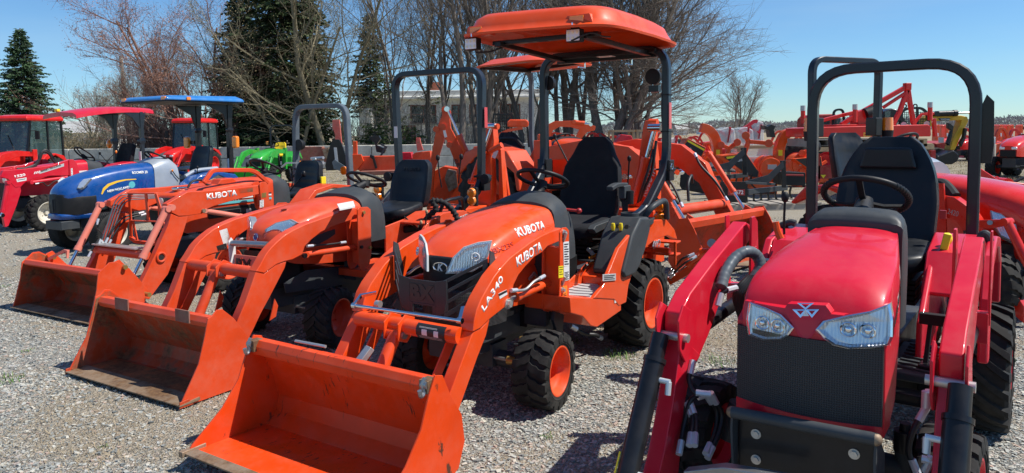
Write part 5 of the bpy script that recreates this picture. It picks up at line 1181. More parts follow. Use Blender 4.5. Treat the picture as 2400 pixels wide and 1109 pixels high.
    for s_ in (1, -1): MB().tube(cat_rom([(.15, s_ * .50, .88), (.12, s_ * .54, .98), (.0, s_ * .56, 1.0), (-.14, s_ * .55, .99), (-.18, s_ * .54, .86)], 6), .018, 10).build('grab_handle', 'black_paint', t)
    # levers in black sleeves, wooden looking knobs
    def pt(px, py, x): return F.x(px, py, x)
    for P in ([(1010, 470, .30), (1022, 490, .30), (1000, 512, .32), (1012, 535, .34), (1000, 560, .36)], [(1012, 470, .30), (1040, 475, .24), (1062, 495, .2), (1075, 520, .2)]):
        Q_ = [pt(*p) for p in P]; k = cat_rom(Q_, 10); MB().tube(k, [.026 + .006 * math.sin(i * 1.9) for i in range(len(k))], 10).build('lever_sleeve', 'sock_black', t, smooth=60)
    for a, b in (((1006, 512), (1000, 497)), ((998, 535), (987, 522))): lever(t, pt(a[0] - 8, a[1] + 45, .42), pt(*b, .42), knob='wood', kr=.014)
    lever(t, (.35, .25, .86), F.x(1005, 560, .42) + V((0, .02, 0)), knob='wood', kr=.012)
    MB().bar([(.25, -.1, .78), (.28, .3, .74)], .2, .06).bb(.0, .4, -.2, .2, .55, .74).build('seat_base', 'black_plastic', t, bevel=.01)
    MB().bar([(.30, .05, .74), (.34, .30, .80), (.36, .42, .78)], .012, .02).build('seat_slider', 'zinc', t)
    up = [(840, 486), (815, 492), (790, 500), (752, 513), (715, 526), (686, 540), (665, 553), (649, 567), (636, 580), (624, 595), (611, 619), (600, 637), (620, 641), (649, 620), (668, 613), (686, 609), (709, 597), (715, 578), (728, 564), (752, 545), (775, 533), (790, 527), (838, 512)]
    lo = [(600, 636), (620, 641), (649, 619), (672, 612), (668, 628), (649, 665), (632, 698), (612, 735), (598, 765), (582, 798), (552, 812), (549, 770), (574, 712), (588, 672)]
    arm, tow = boom(F, t, hw, up, lo, [(838, 492), (843, 486), (862, 485), (869, 491), (871, 594), (866, 620), (855, 633), (846, 634), (841, 620)], .475, O)
    for px in ((851, 498), (846, 579), (866, 580)): bolt(MB(), (0, 0, 0)) if 0 else MB().cyl(F.y(*px, .475), F.y(*px, .475) + V((0, .015, 0)), .013).build('pin', 'brass' if px[0] > 850 else 'black_paint', tow)
    for s_ in (1, -1):
        f = (lambda p: p) if s_ > 0 else mir
        hyd(t, f(F.y(716, 597, hw - .04)), f(F.y(832, 580, hw - .04)), .022, O, .97, eye=1.0); hose(t, [f(F.y(*p, hw - .03)) for p in ((722, 577), (742, 575), (770, 573), (808, 568))], .008)
        MB().prism(F.xz([(642, 700), (650, 716), (645, 742), (630, 752), (636, 728)], .30), 'y', s_ * .31, s_ * .30).build('tilt_lug', O, t, bevel=.002)
        MB().cyl(f(F.y(712, 599, hw)), f(F.y(712, 599, hw)) + V((0, s_ * .02, 0)), .018).build('pivot_bolt', 'black_paint', t)
    c1, c2 = F.y(449, 622, -.36), F.y(599, 637, .36); X, z = (c1.x + c2.x) / 2, (c1.z + c2.z) / 2
    MB().cyl((X, -.36, z), (X, .36, z), .042, n=24).build('cross_tube', O, arm)
    for y_ in (-.09, .01): MB().prism([(X - .07, z + .03), (X, z + .065), (X + .07, z + .02), (X + .07, z - .05), (X, z - .08)], 'y', y_, y_ + .01).build('cylinder_lug', O, arm, bevel=.003)
    hyd(t, (X + .03, -.035, z - .03), (2.40, -.035, .12), .034, O, .8); MB().cyl((X + .03, -.10, z - .03), (X + .03, .035, z - .03), .02).build('pivot_pin', 'zinc', t)
    for s_ in (1, -1): MB().prism([(X - .08, z - .06), (X - .02, z - .03), (2.32, .22), (2.28, .18)], 'y', s_ * .30, s_ * .29).build('link_bar', O, t)
    ya = -hw + .082
    label_plate(F, t, [(514, 541), (532, 535), (541, 565), (527, 582)], -hw + .08, 'label_white', stripes=STR[:6]); label_plate(F, t, [(507, 577), (530, 570), (533, 584), (511, 591)], -hw + .08, 'letter_black')
    sd = [(2.635, .51), (2.665, .50), (2.69, .40), (2.74, .24), (2.84, .08), (2.87, .03), (2.80, .012), (2.50, .01), (2.40, .05), (2.35, .16), (2.37, .30), (2.48, .46), (2.56, .535), (2.60, .54)]
    wr = [(2.61, .475), (2.50, .30), (2.42, .16), (2.44, .08), (2.52, .028), (2.85, .03)]
    bk = bucket(t, dict(side=sd, wrap=wr), .62, O, inner='orange_worn', t=.010, bar=.045, floor='bucket_floor_worn')
    for px0, px1 in ((270, 301), (410, 443)):
        a, b = F.x(px0, 700, 2.66), F.x(px1, 722, 2.66); MB().bb(2.655, 2.665, a.y, b.y, .445, .525).build('hook_plate', 'brown_rusty', bk, bevel=.002)
    for s_ in (1, -1): MB().prism([(2.79, .012), (2.885, .012), (2.88, .05), (2.82, .055)], 'y', s_ * .621, s_ * .629).build('corner_shoe', 'orange_worn', bk, bevel=.003)
    # backhoe behind the seat
    def B(*pp): return [(q.y, q.z) for q in (F.x(*p, -1.05) for p in pp)]
    bh = MB().prism(B((1140, 292), (1168, 290), (1172, 330), (1170, 350), (1164, 362), (1167, 440), (1160, 520), (1115, 520), (1100, 500), (1128, 425), (1140, 370)), 'x', -1.03, -.93).prism(B((1176, 345), (1182, 350), (1190, 500), (1178, 500)), 'x', -1.06, -.98).build('backhoe_boom', 'orange', t, bevel=.006)
    hyd(bh, F.x(1108, 425, -.88), F.x(1153, 296, -.9), .035, 'orange', .55); MB().cyl(F.x(1143, 295, -.92), F.x(1168, 297, -.92), .03).build('boom_pin', 'orange', bh); MB().cyl(F.x(1148, 355, -.93), F.x(1176, 340, -.93), .03).build('boom_pin', 'orange', bh); slab(MB(), [F.x(*p, -.925) for p in ((1160, 350), (1168, 354), (1160, 372), (1152, 368))], (1, 0, 0), .003).build('decal', 'label_white', bh)
    MB().prism(B((1172, 340), (1190, 470), (1196, 475), (1192, 500), (1180, 500), (1170, 400)), 'x', -1.12, -1.08).build('dipper', 'orange', bh, bevel=.005)
    lever(t, F.x(1035, 440, -.6), F.x(1026, 370, -.6), kr=.022); lever(t, F.x(1075, 430, -.6), F.x(1081, 368, -.6), kr=.022); MB().bb(-.9, -.5, -.12, .34, .5, .85).build('backhoe_frame', 'orange', t, bevel=.01)
tractor_two()
# ------------------------------------------------------------------ third orange tractor with the boxy old loader
def tractor_three():
    F = Fr(-2.68, 8.89, 240); O = 'orange_old'
    t = thing('compact_tractor', 'old orange tractor with boxy loader, tube guard at its nose, pink cylinders and dark rusty bucket at left', 'tractor', F)
    t['label'] = 'old orange tractor with boxy grille cage, pink faded cylinders and dark rusty bucket'
    hw = .50; yi = hw - .09
    for s_ in (1, -1):
        wheel(t, 1.48, s_ * .44, .29, .29, .2, .16, 16, 'ag', s_, O); wheel(t, -.05, s_ * .50, .45, .45, .30, .25, 18, 'ag', s_, O, tyre='rubber_old')
    chassis(t, -.5, 1.85, .16, .34, .60, 1.48, -.05, .36, .45)
    def pr(w, zt, zb): return [(0, zt), (w * .6, zt - .006), (w * .92, zt - .03), (w, zt - .07), (w * 1.01, (zt + zb) / 2), (w, zb)]
    hood = loft([(.62, pr(.25, 1.135, .62)), (.9, pr(.25, 1.13, .62)), (1.35, pr(.245, 1.09, .62)), (1.66, pr(.23, 1.05, .62)), (1.74, pr(.215, 1.02, .62)), (1.77, pr(.20, .98, .64))], 'hood', O, t)
    MB().bb(1.765, 1.785, -.17, .17, .66, .98).build('grille', 'mesh_grille_coarse', t, bevel=.01)
    for s_ in (1, -1):
        o = MB().lathe([(.001, 0), (.045, 0), (.05, .02), (.001, .025)], (1.78, s_ * .11, .93), 'x', 20).build('headlight', 'lamp_bowl', t)
    MB().prism([(1.58, -.05), (1.70, -.045), (1.74, 0), (1.70, .045), (1.58, .05)], 'z', 1.05, 1.085).build('hood_badge', 'chrome', hood, bevel=.012)
    st = lambda z0, z1, m, y=.262: MB().bb(.66, 1.5, y - .02, y, z0, z1).build('stripe', m, hood)
    st(.945, .96, 'letter_black'); st(.925, .943, 'label_white'); st(.88, .905, 'stripe_teal'); MB().bb(.95, 1.5, .24, .262, .74, .85).build('side_vent', 'black_plastic', hood, bevel=.01); MB().bb(1.0, 1.45, .255, .268, .77, .82).build('vent_slot', 'gray_plastic', hood, bevel=.005)
    stick(side_text(F, 'KUBOTA', (508, 474), (562, 469), .262, (508, 464), 'letter_white', t, bold=.03), hood)
    label_plate(F, t, [(577, 490), (593, 487), (595, 500), (578, 502)], .27, 'label_white', stripes=STR[::3])
    # loader
    up = [(391, 478), (415, 464), (439, 450), (453, 449), (500, 446), (560, 440), (609, 434), (609, 455), (575, 463), (543, 471), (500, 484), (482, 492), (474, 501), (441, 506), (419, 507), (403, 499), (391, 492)]
    lo = [(401, 501), (419, 508), (441, 507), (437, 522), (430, 545), (418, 578), (408, 607), (394, 643), (375, 668), (350, 702), (332, 698), (325, 676), (343, 640), (361, 603), (380, 560), (394, 528)]
    arm, tow = boom(F, t, hw, up, lo, [(608, 431), (613, 427), (623, 426), (627, 431), (630, 455), (634, 488), (622, 492), (616, 488), (612, 470)], hw + .015, O, th=.075)
    side_text(F, 'KUBOTA', (485, 468), (556, 458), hw, (484, 454), 'letter_white', arm, bold=.035)
    side_text(F, 'KUBOTA', (484, 467.5), (555, 457.5), hw - .0012, (483, 453.5), 'letter_black', arm, bold=.06, name='lettering_outline')
    label_plate(F, arm, [(561, 444), (592, 440), (593, 449), (562, 453)], hw, 'orange_worn'); label_plate(F, tow, [(613, 453), (624, 451), (624, 462), (613, 464)], hw + .015, 'brass'); label_plate(F, tow, [(609, 470), (618, 468), (618, 485), (609, 487)], hw + .015, 'label_white', stripes=STR[::2])
    q = F.y(378, 603, hw); MB().torus(q, .042, .012, (0, 1, 0), 24, 8).build('hole_collar', O, arm); MB().cyl(q + V((0, -.01, 0)), q + V((0, .002, 0)), .04, n=24).build('hole_shade', 'letter_black', arm)  # black disc paints the shade inside the opening; the arm itself is uncut
    tops = {}
    for s_ in (1, -1):
        f = (lambda p: p) if s_ > 0 else mir
        a, b = F.y(390, 490, hw + .045), F.y(309, 655, hw + .03)
        hyd(t, f(a), f(b), .032, 'orange_faded', .70, eye=1.2); MB().cyl(f(F.y(398, 486, hw)), f(F.y(398, 486, hw)) + V((0, s_ * .05, 0)), .03).build('pivot_bolt', 'orange_faded', t)
        hyd(t, f(F.y(478, 494, hw - .03)), f(F.y(566, 508, hw - .03)), .026, 'orange_faded', .98, eye=1.3); MB().cyl(f(F.y(476, 494, hw)), f(F.y(476, 494, hw)) + V((0, s_ * .02, 0)), .02).build('pivot_bolt', 'bare_edge', t)
    c1, c2 = F.y(218, 585, -yi), F.y(352, 597, yi); X, z = (c1.x + c2.x) / 2, (c1.z + c2.z) / 2
    ct = MB().cyl((X, -yi, z), (X, yi, z), .045, n=20).build('cross_tube', O, arm); MB().bb(X - .05, X + .05, -yi, yi - .1, z + .05, z + .062).build('hose_rail', 'zinc', ct)
    # steel pipes down the inner side of the right arm, hoses
    for i in range(4):
        d = i * 4.2; P = [F.y(372 - i * 3, 457 + d * .6, -.30), F.y(312 - 34 + i * 6 + 5, 456 + d, -.36), F.y(270 + i * 5, 470 + d, -yi + .02), F.y(236 + i * 6, 572 + i, -yi + .02)]
        MB().tube(fillet([p for p in P], .05, 5), .006, 6).build('hydraulic_pipe', 'rops_gray', t)
    for P in ([(243, 572), (235, 560), (222, 575), (208, 600), (196, 612)][:4], [(232, 572), (238, 548), (225, 533), (230, 515)], [(248, 568), (262, 540), (290, 510), (335, 498)], [(255, 572), (268, 548), (296, 515), (340, 502)]): hose(t, [F.y(*p, -yi + .04) for p in P], .009)
    # cage in front of the grille
    X0 = 1.97; g = MB()
    L = lambda *pp: [F.x(*p, X0) for p in pp]
    for P in (L((303, 455), (308, 560)), L((342, 455), (348, 516)), L((365, 455), (382, 510)), ): g.bar(P, .04, .012, (1, 0, 0))
    g.bar(L((303, 453), (367, 453)), .012, .05, (1, 0, 0)).bar(L((305, 517), (382, 520)), .012, .03, (1, 0, 0)).bar(L((306, 556), (318, 566), (366, 572), (376, 560)), .03, .04, (1, 0, 0)).bar(L((312, 519), (322, 566)), .03, .012, (1, 0, 0)).bar(L((382, 520), (392, 545), (378, 566)), .03, .012, (1, 0, 0))
    for p in ((330, 568), (365, 455)): q = F.x(*p, X0); g.bar([q, q + V((-.28, 0, -.03))], .03, .03)
    g.build('grille_cage', O, t, bevel=.003)
    # handle loop and bits over the hood
    lp = [F.y(*p, .28) for p in ((478, 428), (496, 402), (505, 399), (586, 399), (600, 404), (628, 428))]
    MB().bar(fillet(lp, .03, 4), .045, .035, (0, 1, 0), ch=.006).build('hood_guard_hoop', O, t); MB().tube(cat_rom([F.y(*p, .1) for p in ((440, 440), (450, 426), (470, 422), (484, 432), (498, 436))], 6), .012, 8).build('hose', 'hose', t)
    MB().prism(F.xz([(503, 437), (512, 420), (540, 417), (550, 424), (540, 436)], .12), 'y', .16, .02).build('valve_cover', O, t, bevel=.01)
    loft([(.36, [(0, 1.10), (.12, 1.09), (.2, 1.04), (.24, .9), (.24, .6)]), (.50, [(0, 1.17), (.12, 1.16), (.22, 1.10), (.26, .95), (.26, .6)]), (.62, [(0, 1.14), (.12, 1.135), (.24, 1.09), (.255, .95), (.255, .6)])], 'dashboard', 'gray_plastic', t)
    steering(t, F.y(622, 391, 0), .185, .5, colbase=(.52, 0, 1.12), rot=.6)
    MB().bb(.05, .8, -.5, .5, .50, .55).build('floor_deck', O, t, bevel=.01)
    fo = [(.55, .55), (.50, .80), (.30, .97), (.0, 1.02), (-.30, .98), (-.52, .80), (-.48, .78), (-.28, .93), (0, .97), (.27, .92), (.44, .76), (.48, .55)]
    for s_ in (1, -1): MB().prism(fo, 'y', s_ * .60, s_ * .34).build('fender', O, t, bevel=.01)
    MB().bb(-.1, .3, -.2, .2, .6, .85).build('seat_base', 'black_plastic', t, bevel=.02)
    seat(t, -.16, .0, .95, .44, .34, 'seat_vinyl', recline=.06, ribs=5, depth=.42); MB().bb(-.22, -.14, .235, .26, 1.0, 1.09).build('reflector', 'label_yellow', t, bevel=.005)
    rb = rollbar(t, (-.42, .49, .62), [(-.42, .49, .80)], -.42, 1.985, .445, w=.06, d=.08, rad=.17, mat='rops_gray', hwt=.445)
    MB().lathe([(.001, -.05), (.06, -.04), (.075, 0), (.075, .03), (.001, .035)], F.x(703, 340, -.42), 'x', 20).build('work_lamp', 'black_plastic', t)
    lever(t, F.x(655, 480, .2), F.x(712, 408, .0) + V((0, 0, 0)), r=.009, kr=.028); lever(t, F.x(568, 440, .55), F.x(580, 386, .5), kr=.022)
    for p in ((688, 430), (700, 405), (668, 395)): MB().bar([F.x(p[0] - 20, p[1] + 14, -.25), F.x(*p, -.3)], .04, .03).build('control_valve', 'black_paint', t, bevel=.004)
    MB().bar([F.x(660, 392, -.3), F.x(672, 382, -.3), F.x(725, 382, -.3), F.x(740, 372, -.3)], .02, .02).cyl(F.x(730, 372, -.35), F.x(758, 370, -.35), .02).cyl(F.x(730, 384, -.35), F.x(758, 382, -.35), .02).build('hydraulic_coupler', 'zinc', t)
    hose(t, [F.x(*p, -.25) for p in ((678, 395), (685, 420), (692, 440), (700, 450))], .012, ends=False); hose(t, [F.x(*p, -.28) for p in ((722, 378), (712, 392), (700, 398), (690, 396))], .014, ends=False)
    MB().ball(F.x(703, 385, -.6) + V((0, 0, 0)), (.03, .05, .05)).build('tail_lamp', 'amber', t); q = F.x(807, 400, -.5); MB().lathe([(.001, -.02), (.055, -.01), (.055, .02), (.001, .03)], q, 'x', 20).build('tail_lamp', 'amber', t)
    # bucket
    sd = [(2.86, .47), (2.90, .44), (2.92, .30), (2.97, .12), (3.0, .03), (2.9, .01), (2.66, .01), (2.56, .04), (2.48, .12), (2.50, .28), (2.62, .44), (2.74, .52), (2.80, .52)]
    wr = [(2.85, .44), (2.68, .36), (2.56, .20), (2.56, .10), (2.64, .028), (2.98, .03)]
    bk = bucket(t, dict(side=sd, wrap=wr), .635, O, inner='orange_worn', t=.012, bar=.03, floor='bucket_floor_worn')
    for s_ in (1, -1):
        f = (lambda p: p) if s_ > 0 else mir
        MB().prism([(2.44, .10), (2.56, .16), (2.72, .50), (2.66, .52), (2.48, .30), (2.40, .18)], 'y', s_ * .56, s_ * .545).build('bucket_ear', O, bk, bevel=.002)
        for p in ((2.67, .46), (2.46, .17)): MB().cyl((p[0], s_ * .50, p[1]), (p[0], s_ * .665, p[1]), .02).build('pin', 'brass', bk)
    MB().bar([(2.80, -.35, .475), (2.74, -.18, .56), (2.73, -.15, .56), (2.73, -.15, .49)], .015, .025).build('level_indicator', 'orange_faded', bk)
tractor_three()
# ------------------------------------------------------------------ crimson tractor in the right foreground
def tractor_red():
    F = Fr(2.09, 3.99, 233)
    t = thing('compact_tractor', 'large crimson tractor in the right foreground with mesh grille, clear lamps and black roll bar', 'tractor', F)
    for s_ in (1, -1):
        wheel(t, -.02, s_ * .475, .335, .335, .30, .18, 20, 'ag', s_, 'red', disc=-.3); wheel(t, 1.40, s_ * .48, .235, .235, .20, .14, 18, 'r4', s_, 'red', steer=-3)
    chassis(t, -.35, 1.72, .16, .28, .54, 1.4, 0, .38, .335)
    HY_ = .04
    def pr(w, zt, zb, cr=.03): return [(0, zt), (w * .5, zt - cr * .12), (w * .87, zt - cr * .75), (w * .985, zt - cr * 2.2), (w * 1.02, (zt + zb) / 2), (w * .98, zb)]
    hood = loft([(.90, pr(.178, 1.15, .55, .02)), (1.08, pr(.208, 1.14, .53)), (1.30, pr(.240, 1.105, .52)), (1.50, pr(.257, 1.06, .51)), (1.60, pr(.259, 1.03, .51)), (1.665, pr(.257, .985, .51)), (1.70, pr(.252, .935, .50)), (1.715, pr(.245, .885, .50, .02))], 'hood', 'red', t, nz=4, nx=5)
    hood.location.y = HY_
    fx = lambda y, z: 1.768 - .78 * (y - HY_) ** 2 - .25 * max(0, z - .86)
    def C(px, py, o=0.0):
        x = 1.75
        for _ in range(8): q = F.x(px, py, x); x = fx(q.y, q.z) + o
        return F.x(px, py, x)
    def skin(y0, y1, z0, z1, o, name, mat, n=16, th=.03, zf=None):
        mb = MB(); g = []
        for j in range(7):
            for i in range(n + 1):
                y = y0 + (y1 - y0) * i / n; z = z0 + (z1 - z0) * j / 6
                if zf: z = zf(y, j / 6)
                g.append(V((fx(y, z) + o, y, z)))
        m = n + 1; mb.v = [tuple(p) for p in g] + [tuple(p - V((th, 0, 0))) for p in g]; N_ = len(g)
        for j in range(6):
            for i in range(n): a = j * m + i; mb.f += [(a, a + 1, a + m + 1, a + m), (N_ + a, N_ + a + m, N_ + a + m + 1, N_ + a + 1)]
        for i in range(n): mb.f += [(i, N_ + i, N_ + i + 1, i + 1), (6 * m + i, 6 * m + i + 1, N_ + 6 * m + i + 1, N_ + 6 * m + i)]
        for j in range(6): mb.f += [(j * m, (j + 1) * m, N_ + (j + 1) * m, N_ + j * m), (j * m + n, N_ + j * m + n, N_ + (j + 1) * m + n, (j + 1) * m + n)]
        return mb.build(name, mat, t, smooth=50)
    skin(HY_ - .258, HY_ + .258, .545, .84, .010, 'grille', 'mesh_grille'); skin(HY_ - .258, HY_ + .258, .50, .552, .014, 'chin', 'red', th=.06)
    skin(HY_ - .235, HY_ + .235, .80, .935, .0, 'nose_panel', 'red', th=.06)
    for s_ in (1, -1): MB().prism([(fx(HY_ + .25, .7) - .006, .505), (fx(HY_ + .25, .7) - .006, .86), (1.63, .90), (1.58, .51)], 'y', HY_ + s_ * .235, HY_ + s_ * .264).build('nose_side', 'red', t, bevel=.006)
    for OL in ([(1912, 772), (1930, 752), (1985, 739), (2040, 729), (2086, 711), (2093, 750), (2092, 790), (2084, 808), (2050, 814), (1990, 816), (1955, 808), (1932, 792)], [(1757, 708), (1795, 721), (1830, 737), (1848, 755), (1861, 769), (1848, 786), (1830, 796), (1790, 796), (1756, 784), (1751, 750)]):
        P = [C(*p, .014) for p in OL]; c = sum(P, V()) / len(P)
        def ins(k, d): return [V((fx(q.y, q.z) + .014 + d, q.y, q.z)) for q in (c + (p - c) * k for p in P)]
        n = len(P); A, B, D_ = ins(1, 0), ins(.93, .004), ins(.80, -.006)
        o = MB().add(A + [p - V((.03, 0, 0)) for p in A], [(i, (i + 1) % n, n + (i + 1) % n, n + i) for i in range(n)] + [tuple(range(n, 2 * n))]).add(A + B, [(i, (i + 1) % n, n + (i + 1) % n, n + i) for i in range(n)]).build('headlight', 'reflector', t, smooth=0)
        MB().add(B + D_, [(i, (i + 1) % n, n + (i + 1) % n, n + i) for i in range(n)] + [tuple(range(n, 2 * n))]).build('reflector_bowl', 'lamp_bowl', o, smooth=0)
        for k in (-.03, .03):
            q = c + V((0, k, 0)); q.x = fx(q.y, q.z) + .012; MB().torus(q, .024, .004, (1, -k * 3, 0), 24, 6).ball(q, (.008, .012, .012)).build('lamp_ring', 'reflector', o)
        L_ = ins(1.0, .010); slab(MB(), L_, (1, 0, 0), .003).build('lens', 'lamp_glass', o, smooth=0)
    V_ = [C(*p, .005) for p in ((1836, 728), (1850, 748), (1872, 788), (1888, 797), (1903, 790), (1925, 752), (1948, 734), (1935, 716), (1846, 712))]
    MB().add(V_ + [p - V((.05, 0, 0)) for p in V_], [tuple(range(9))] + [(i, (i + 1) % 9, 9 + (i + 1) % 9, 9 + i) for i in range(9)]).build('nose_badge_panel', 'red', t, smooth=0)
    def tri(cx, cy, w, h, up=1, k=.55):
        P = [(cx - w, cy - h * up), (cx + w, cy - h * up), (cx, cy + h * up)]; g = sum((V((a, b, 0)) for a, b in P), V()) / 3
        I = [g + (V((a, b, 0)) - g) * k for a, b in P]; o = [C(*p, .014) for p in P]; i_ = [C(q.x, q.y, .014) for q in I]
        return MB().add(o + i_, [(j, (j + 1) % 3, 3 + (j + 1) % 3, 3 + j) for j in range(3)])
    e = tri(1888, 718, 20, 8).build('emblem', 'reflector', t, smooth=0); tri(1876, 735, 19, 10, 1, .45).build('emblem_mark', 'reflector', e, smooth=0); tri(1903, 735, 17, 10, 1, .45).build('emblem_mark', 'reflector', e, smooth=0); tri(1888, 733, 8, 8, -1, .1).build('emblem_mark', 'letter_white', e, smooth=0)
    ye = HY_ + .262; P = [F.x(*p, x) for p, x in (((2094, 690), 1.62), ((2121, 608), 1.36), ((2128, 598), 1.30))]
    a, b = V((1.60, ye + .004, .875)), V((1.18, ye - .01, 1.005))
    st = MB().add([V((1.62, ye, .84)), V((1.62, ye, .88)), V((1.17, ye, 1.04)), V((1.17, ye, .985))], [(0, 1, 2, 3)]).build('stripe', 'label_white', t, smooth=0); stick(st, hood_world(hood), 1, .0008)
    for k in range(2): st = MB().add([V((1.66 - k * .025, ye, .82)), V((1.65 - k * .025, ye, .82)), V((1.65 - k * .025, ye, .885)), V((1.66 - k * .025, ye, .885))], [(0, 1, 2, 3)]).build('stripe', 'label_white', t, smooth=0); stick(st, hood_world(hood), 1, .0008)
    lt = text('MASSEY FERGUSON', .032, .0006, plane_m((1.56, ye, .872), (-.45, 0, .155), (.1, 0, 1)), 'letter_black', t, bold=.001, sx=1.25); stick(lt, hood_world(hood), 1, .002)
    # dash, wheel, seat, roll bar
    d_ = loft([(.62, [(0, 1.165), (.08, 1.16), (.13, 1.14), (.15, 1.0), (.15, .7)]), (.74, [(0, 1.225), (.10, 1.222), (.17, 1.20), (.20, 1.08), (.20, .7)]), (.86, [(0, 1.215), (.11, 1.212), (.185, 1.19), (.205, 1.1), (.205, .7)]), (.90, [(0, 1.175), (.12, 1.172), (.195, 1.16), (.20, 1.08), (.20, .7)])], 'dashboard', 'gray_plastic', t); d_.location.y = .03
    c = F.x(2028, 460, .55); steering(t, c, .192, .55, colbase=(.74, .03, 1.18), r=.0155, rot=.0)
    gr = MB(); nrm = V((-math.sin(.55), 0, math.cos(.55))); xx = V((math.cos(.55), 0, math.sin(.55)))
    for k in range(46):
        a_ = 2 * PI * k / 60 + .9; q = c + (xx * math.cos(a_) + V((0, 1, 0)) * math.sin(a_)) * .192; gr.ball(q, (.018, .018, .018), 8, 5)
    gr.build('wheel_grip', 'black_plastic', t)
    seat(t, -.02, .0, .985, .53, .565, 'seat_vinyl', recline=.22, depth=.44, taper=-.05)
    MB().prism([(-.15, 1.37), (.15, 1.37), (.12, 1.49), (-.12, 1.49)], 'x', -.135, -.105).build('head_pad', 'seat_vinyl', t, bevel=.02)
    rb = rollbar(t, (-.25, .43, .70), [(-.28, .43, 1.0)], -.28, 1.965, .43, w=.06, d=.065, rad=.24)
    rb.location.y = -.02
    fo = [(.55, .50), (.52, .80), (.35, .98), (.05, 1.04), (-.25, 1.0), (-.42, .85), (-.44, .60), (-.40, .60), (-.36, .84), (-.22, .94), (.05, .98), (.32, .92), (.44, .76), (.46, .50)]
    for s_ in (1, -1):
        MB().prism(fo, 'y', s_ * .545, s_ * .50).prism([(.52, .80), (.35, .98), (.05, 1.04), (-.25, 1.0), (-.25, .97), (.05, 1.0), (.34, .94), (.49, .78)], 'y', s_ * .50, s_ * .26).prism([(.75, .45), (.72, .70), (.35, .96), (-.25, .98), (-.25, .45)], 'y', s_ * .30, s_ * .27).build('fender', 'red', t, bevel=.012)
    for P in ([(2316, 620), (2322, 590), (2318, 560), (2308, 548), (2298, 560), (2292, 600)], [(1850, 600), (1822, 590), (1812, 565), (1822, 535), (1850, 522), (1865, 524)]):
        MB().tube(cat_rom([F.x(*p, .12) for p in P], 6), .020, 10).build('grab_handle', 'gray_plastic', t)
    MB().bb(.45, .98, .18, .43, .49, .53).bb(.45, .98, -.43, -.18, .49, .53).bb(.45, .98, -.18, .18, .50, .54).build('floor_deck', 'gray_plastic', t, bevel=.01)
    m = MB()
    for i in range(8): m.bar([(.50 + i * .058, .22, .535), (.54 + i * .058, .42, .535)], .012, .008)
    m.build('step_mat', 'gray_frame', t)
    MB().bar([F.x(2150, 882, .9), F.x(2168, 860, .85), F.x(2180, 760, .8)], .018, .012, (1, 0, 0)).box(F.x(2185, 748, .82), (.04, .10, .05)).build('pedal', 'black_plastic', t, bevel=.004)
    for a, b, kb in (((2218, 620), (2221, 560), 'label_yellow'), ((1838, 560), (1840, 462), 'black_plastic')): lever(t, F.x(*a, .25), F.x(*b, .25), knob=kb, kr=.022)
    MB().tube([F.x(1830, 560, .4), F.x(1822, 540, .4), F.x(1818, 520, .4)], [.022, .02, .018], 10).build('lever_grip', 'orange', t); MB().bar([F.x(2212, 585, .3), F.x(2222, 548, .3)], .035, .03, (1, 0, 0)).build('lock_lever', 'label_yellow', t, bevel=.004)
    q = F.x(2208, 630, .30); MB().box(q, (.012, .035, .17)).build('quadrant', 'black_plastic', t); MB().box(q + V((.007, 0, 0)), (.002, .022, .15)).build('decal', 'label_white', t); q = F.x(2210, 503, .1); MB().box(q, (.02, .03, .045)).build('reflector', 'letter_red', t)
    MB().prism([(-.06, 0), (.04, 0), (.05, .10), (.045, .34), (.01, .38), (-.02, .30), (-.055, .22)], 'x', 0, .01).build('mirror_plate', 'black_paint', t).location = F.x(2303, 383, -.28)
    # loader: inner face of the far arm traced, its twin mirrored
    A = [(1753, 521), (1763, 528), (1763, 560), (1738, 596), (1716, 640), (1702, 680), (1684, 730), (1665, 785), (1645, 832), (1622, 880), (1606, 905), (1603, 850), (1601, 800), (1598, 770), (1600, 735), (1622, 688), (1680, 610)]
    B_ = [(1601, 790), (1645, 832), (1619, 885), (1606, 955), (1599, 1043), (1592, 1125), (1545, 1125), (1560, 1060), (1580, 950)]
    yo = .455; up = F.xz(A, -yo); lo = F.xz(B_, -yo)
    arm = MB().prism(up, 'y', yo + .006, yo + .080).pair('loader_arm', 'red', t, bevel=.008); MB().prism(lo, 'y', yo + .004, yo + .075).pair('lower_arm', 'red', t, bevel=.006)
    k = (up[12][0], up[12][1]); pl = [(k[0] + .02, k[1] + .16), (k[0] + .07, k[1] + .10), (k[0] + .06, k[1] - .02), (k[0] + .0, k[1] - .09), (k[0] - .12, k[1] - .02), (k[0] - .06, k[1] + .12)]
    for s_ in (1, -1):
        for y_ in (yo - .012, yo + .087): MB().prism(pl, 'y', s_ * y_, s_ * (y_ + .010)).build('knee_plate', 'red', t, bevel=.004)
        MB().cyl((k[0] + .015, s_ * (yo - .03), k[1] + .02), (k[0] + .015, s_ * (yo + .115), k[1] + .02), .018).build('pivot_pin', 'zinc', t)
        tx, tz = up[0]; MB().prism([(tx - .02, tz + .03), (tx + .03, tz + .03), (tx + .02, tz - .25), (tx - .03, tz - .38), (tx - .05, tz - .38), (tx - .03, tz)], 'y', s_ * (yo + .109), s_ * (yo + .101)).prism([(tx - .02, tz + .03), (tx + .03, tz + .03), (tx + .04, tz - .30), (tx - .05, tz - .55), (tx - .12, tz - .55), (tx - .06, tz)], 'y', s_ * (yo - .03), s_ * (yo - .018)).bb(tx - .05, tx + .01, s_ * (yo - .018), s_ * (yo + .103), tz - .45, tz - .32).build('loader_tower', 'red', t, bevel=.003)
        MB().bb(tx - .10, tx - .02, s_ * .30, s_ * (yo - .03), .36, .95 if s_ < 0 else .55).build('loader_mount', 'black_paint', t, bevel=.01)
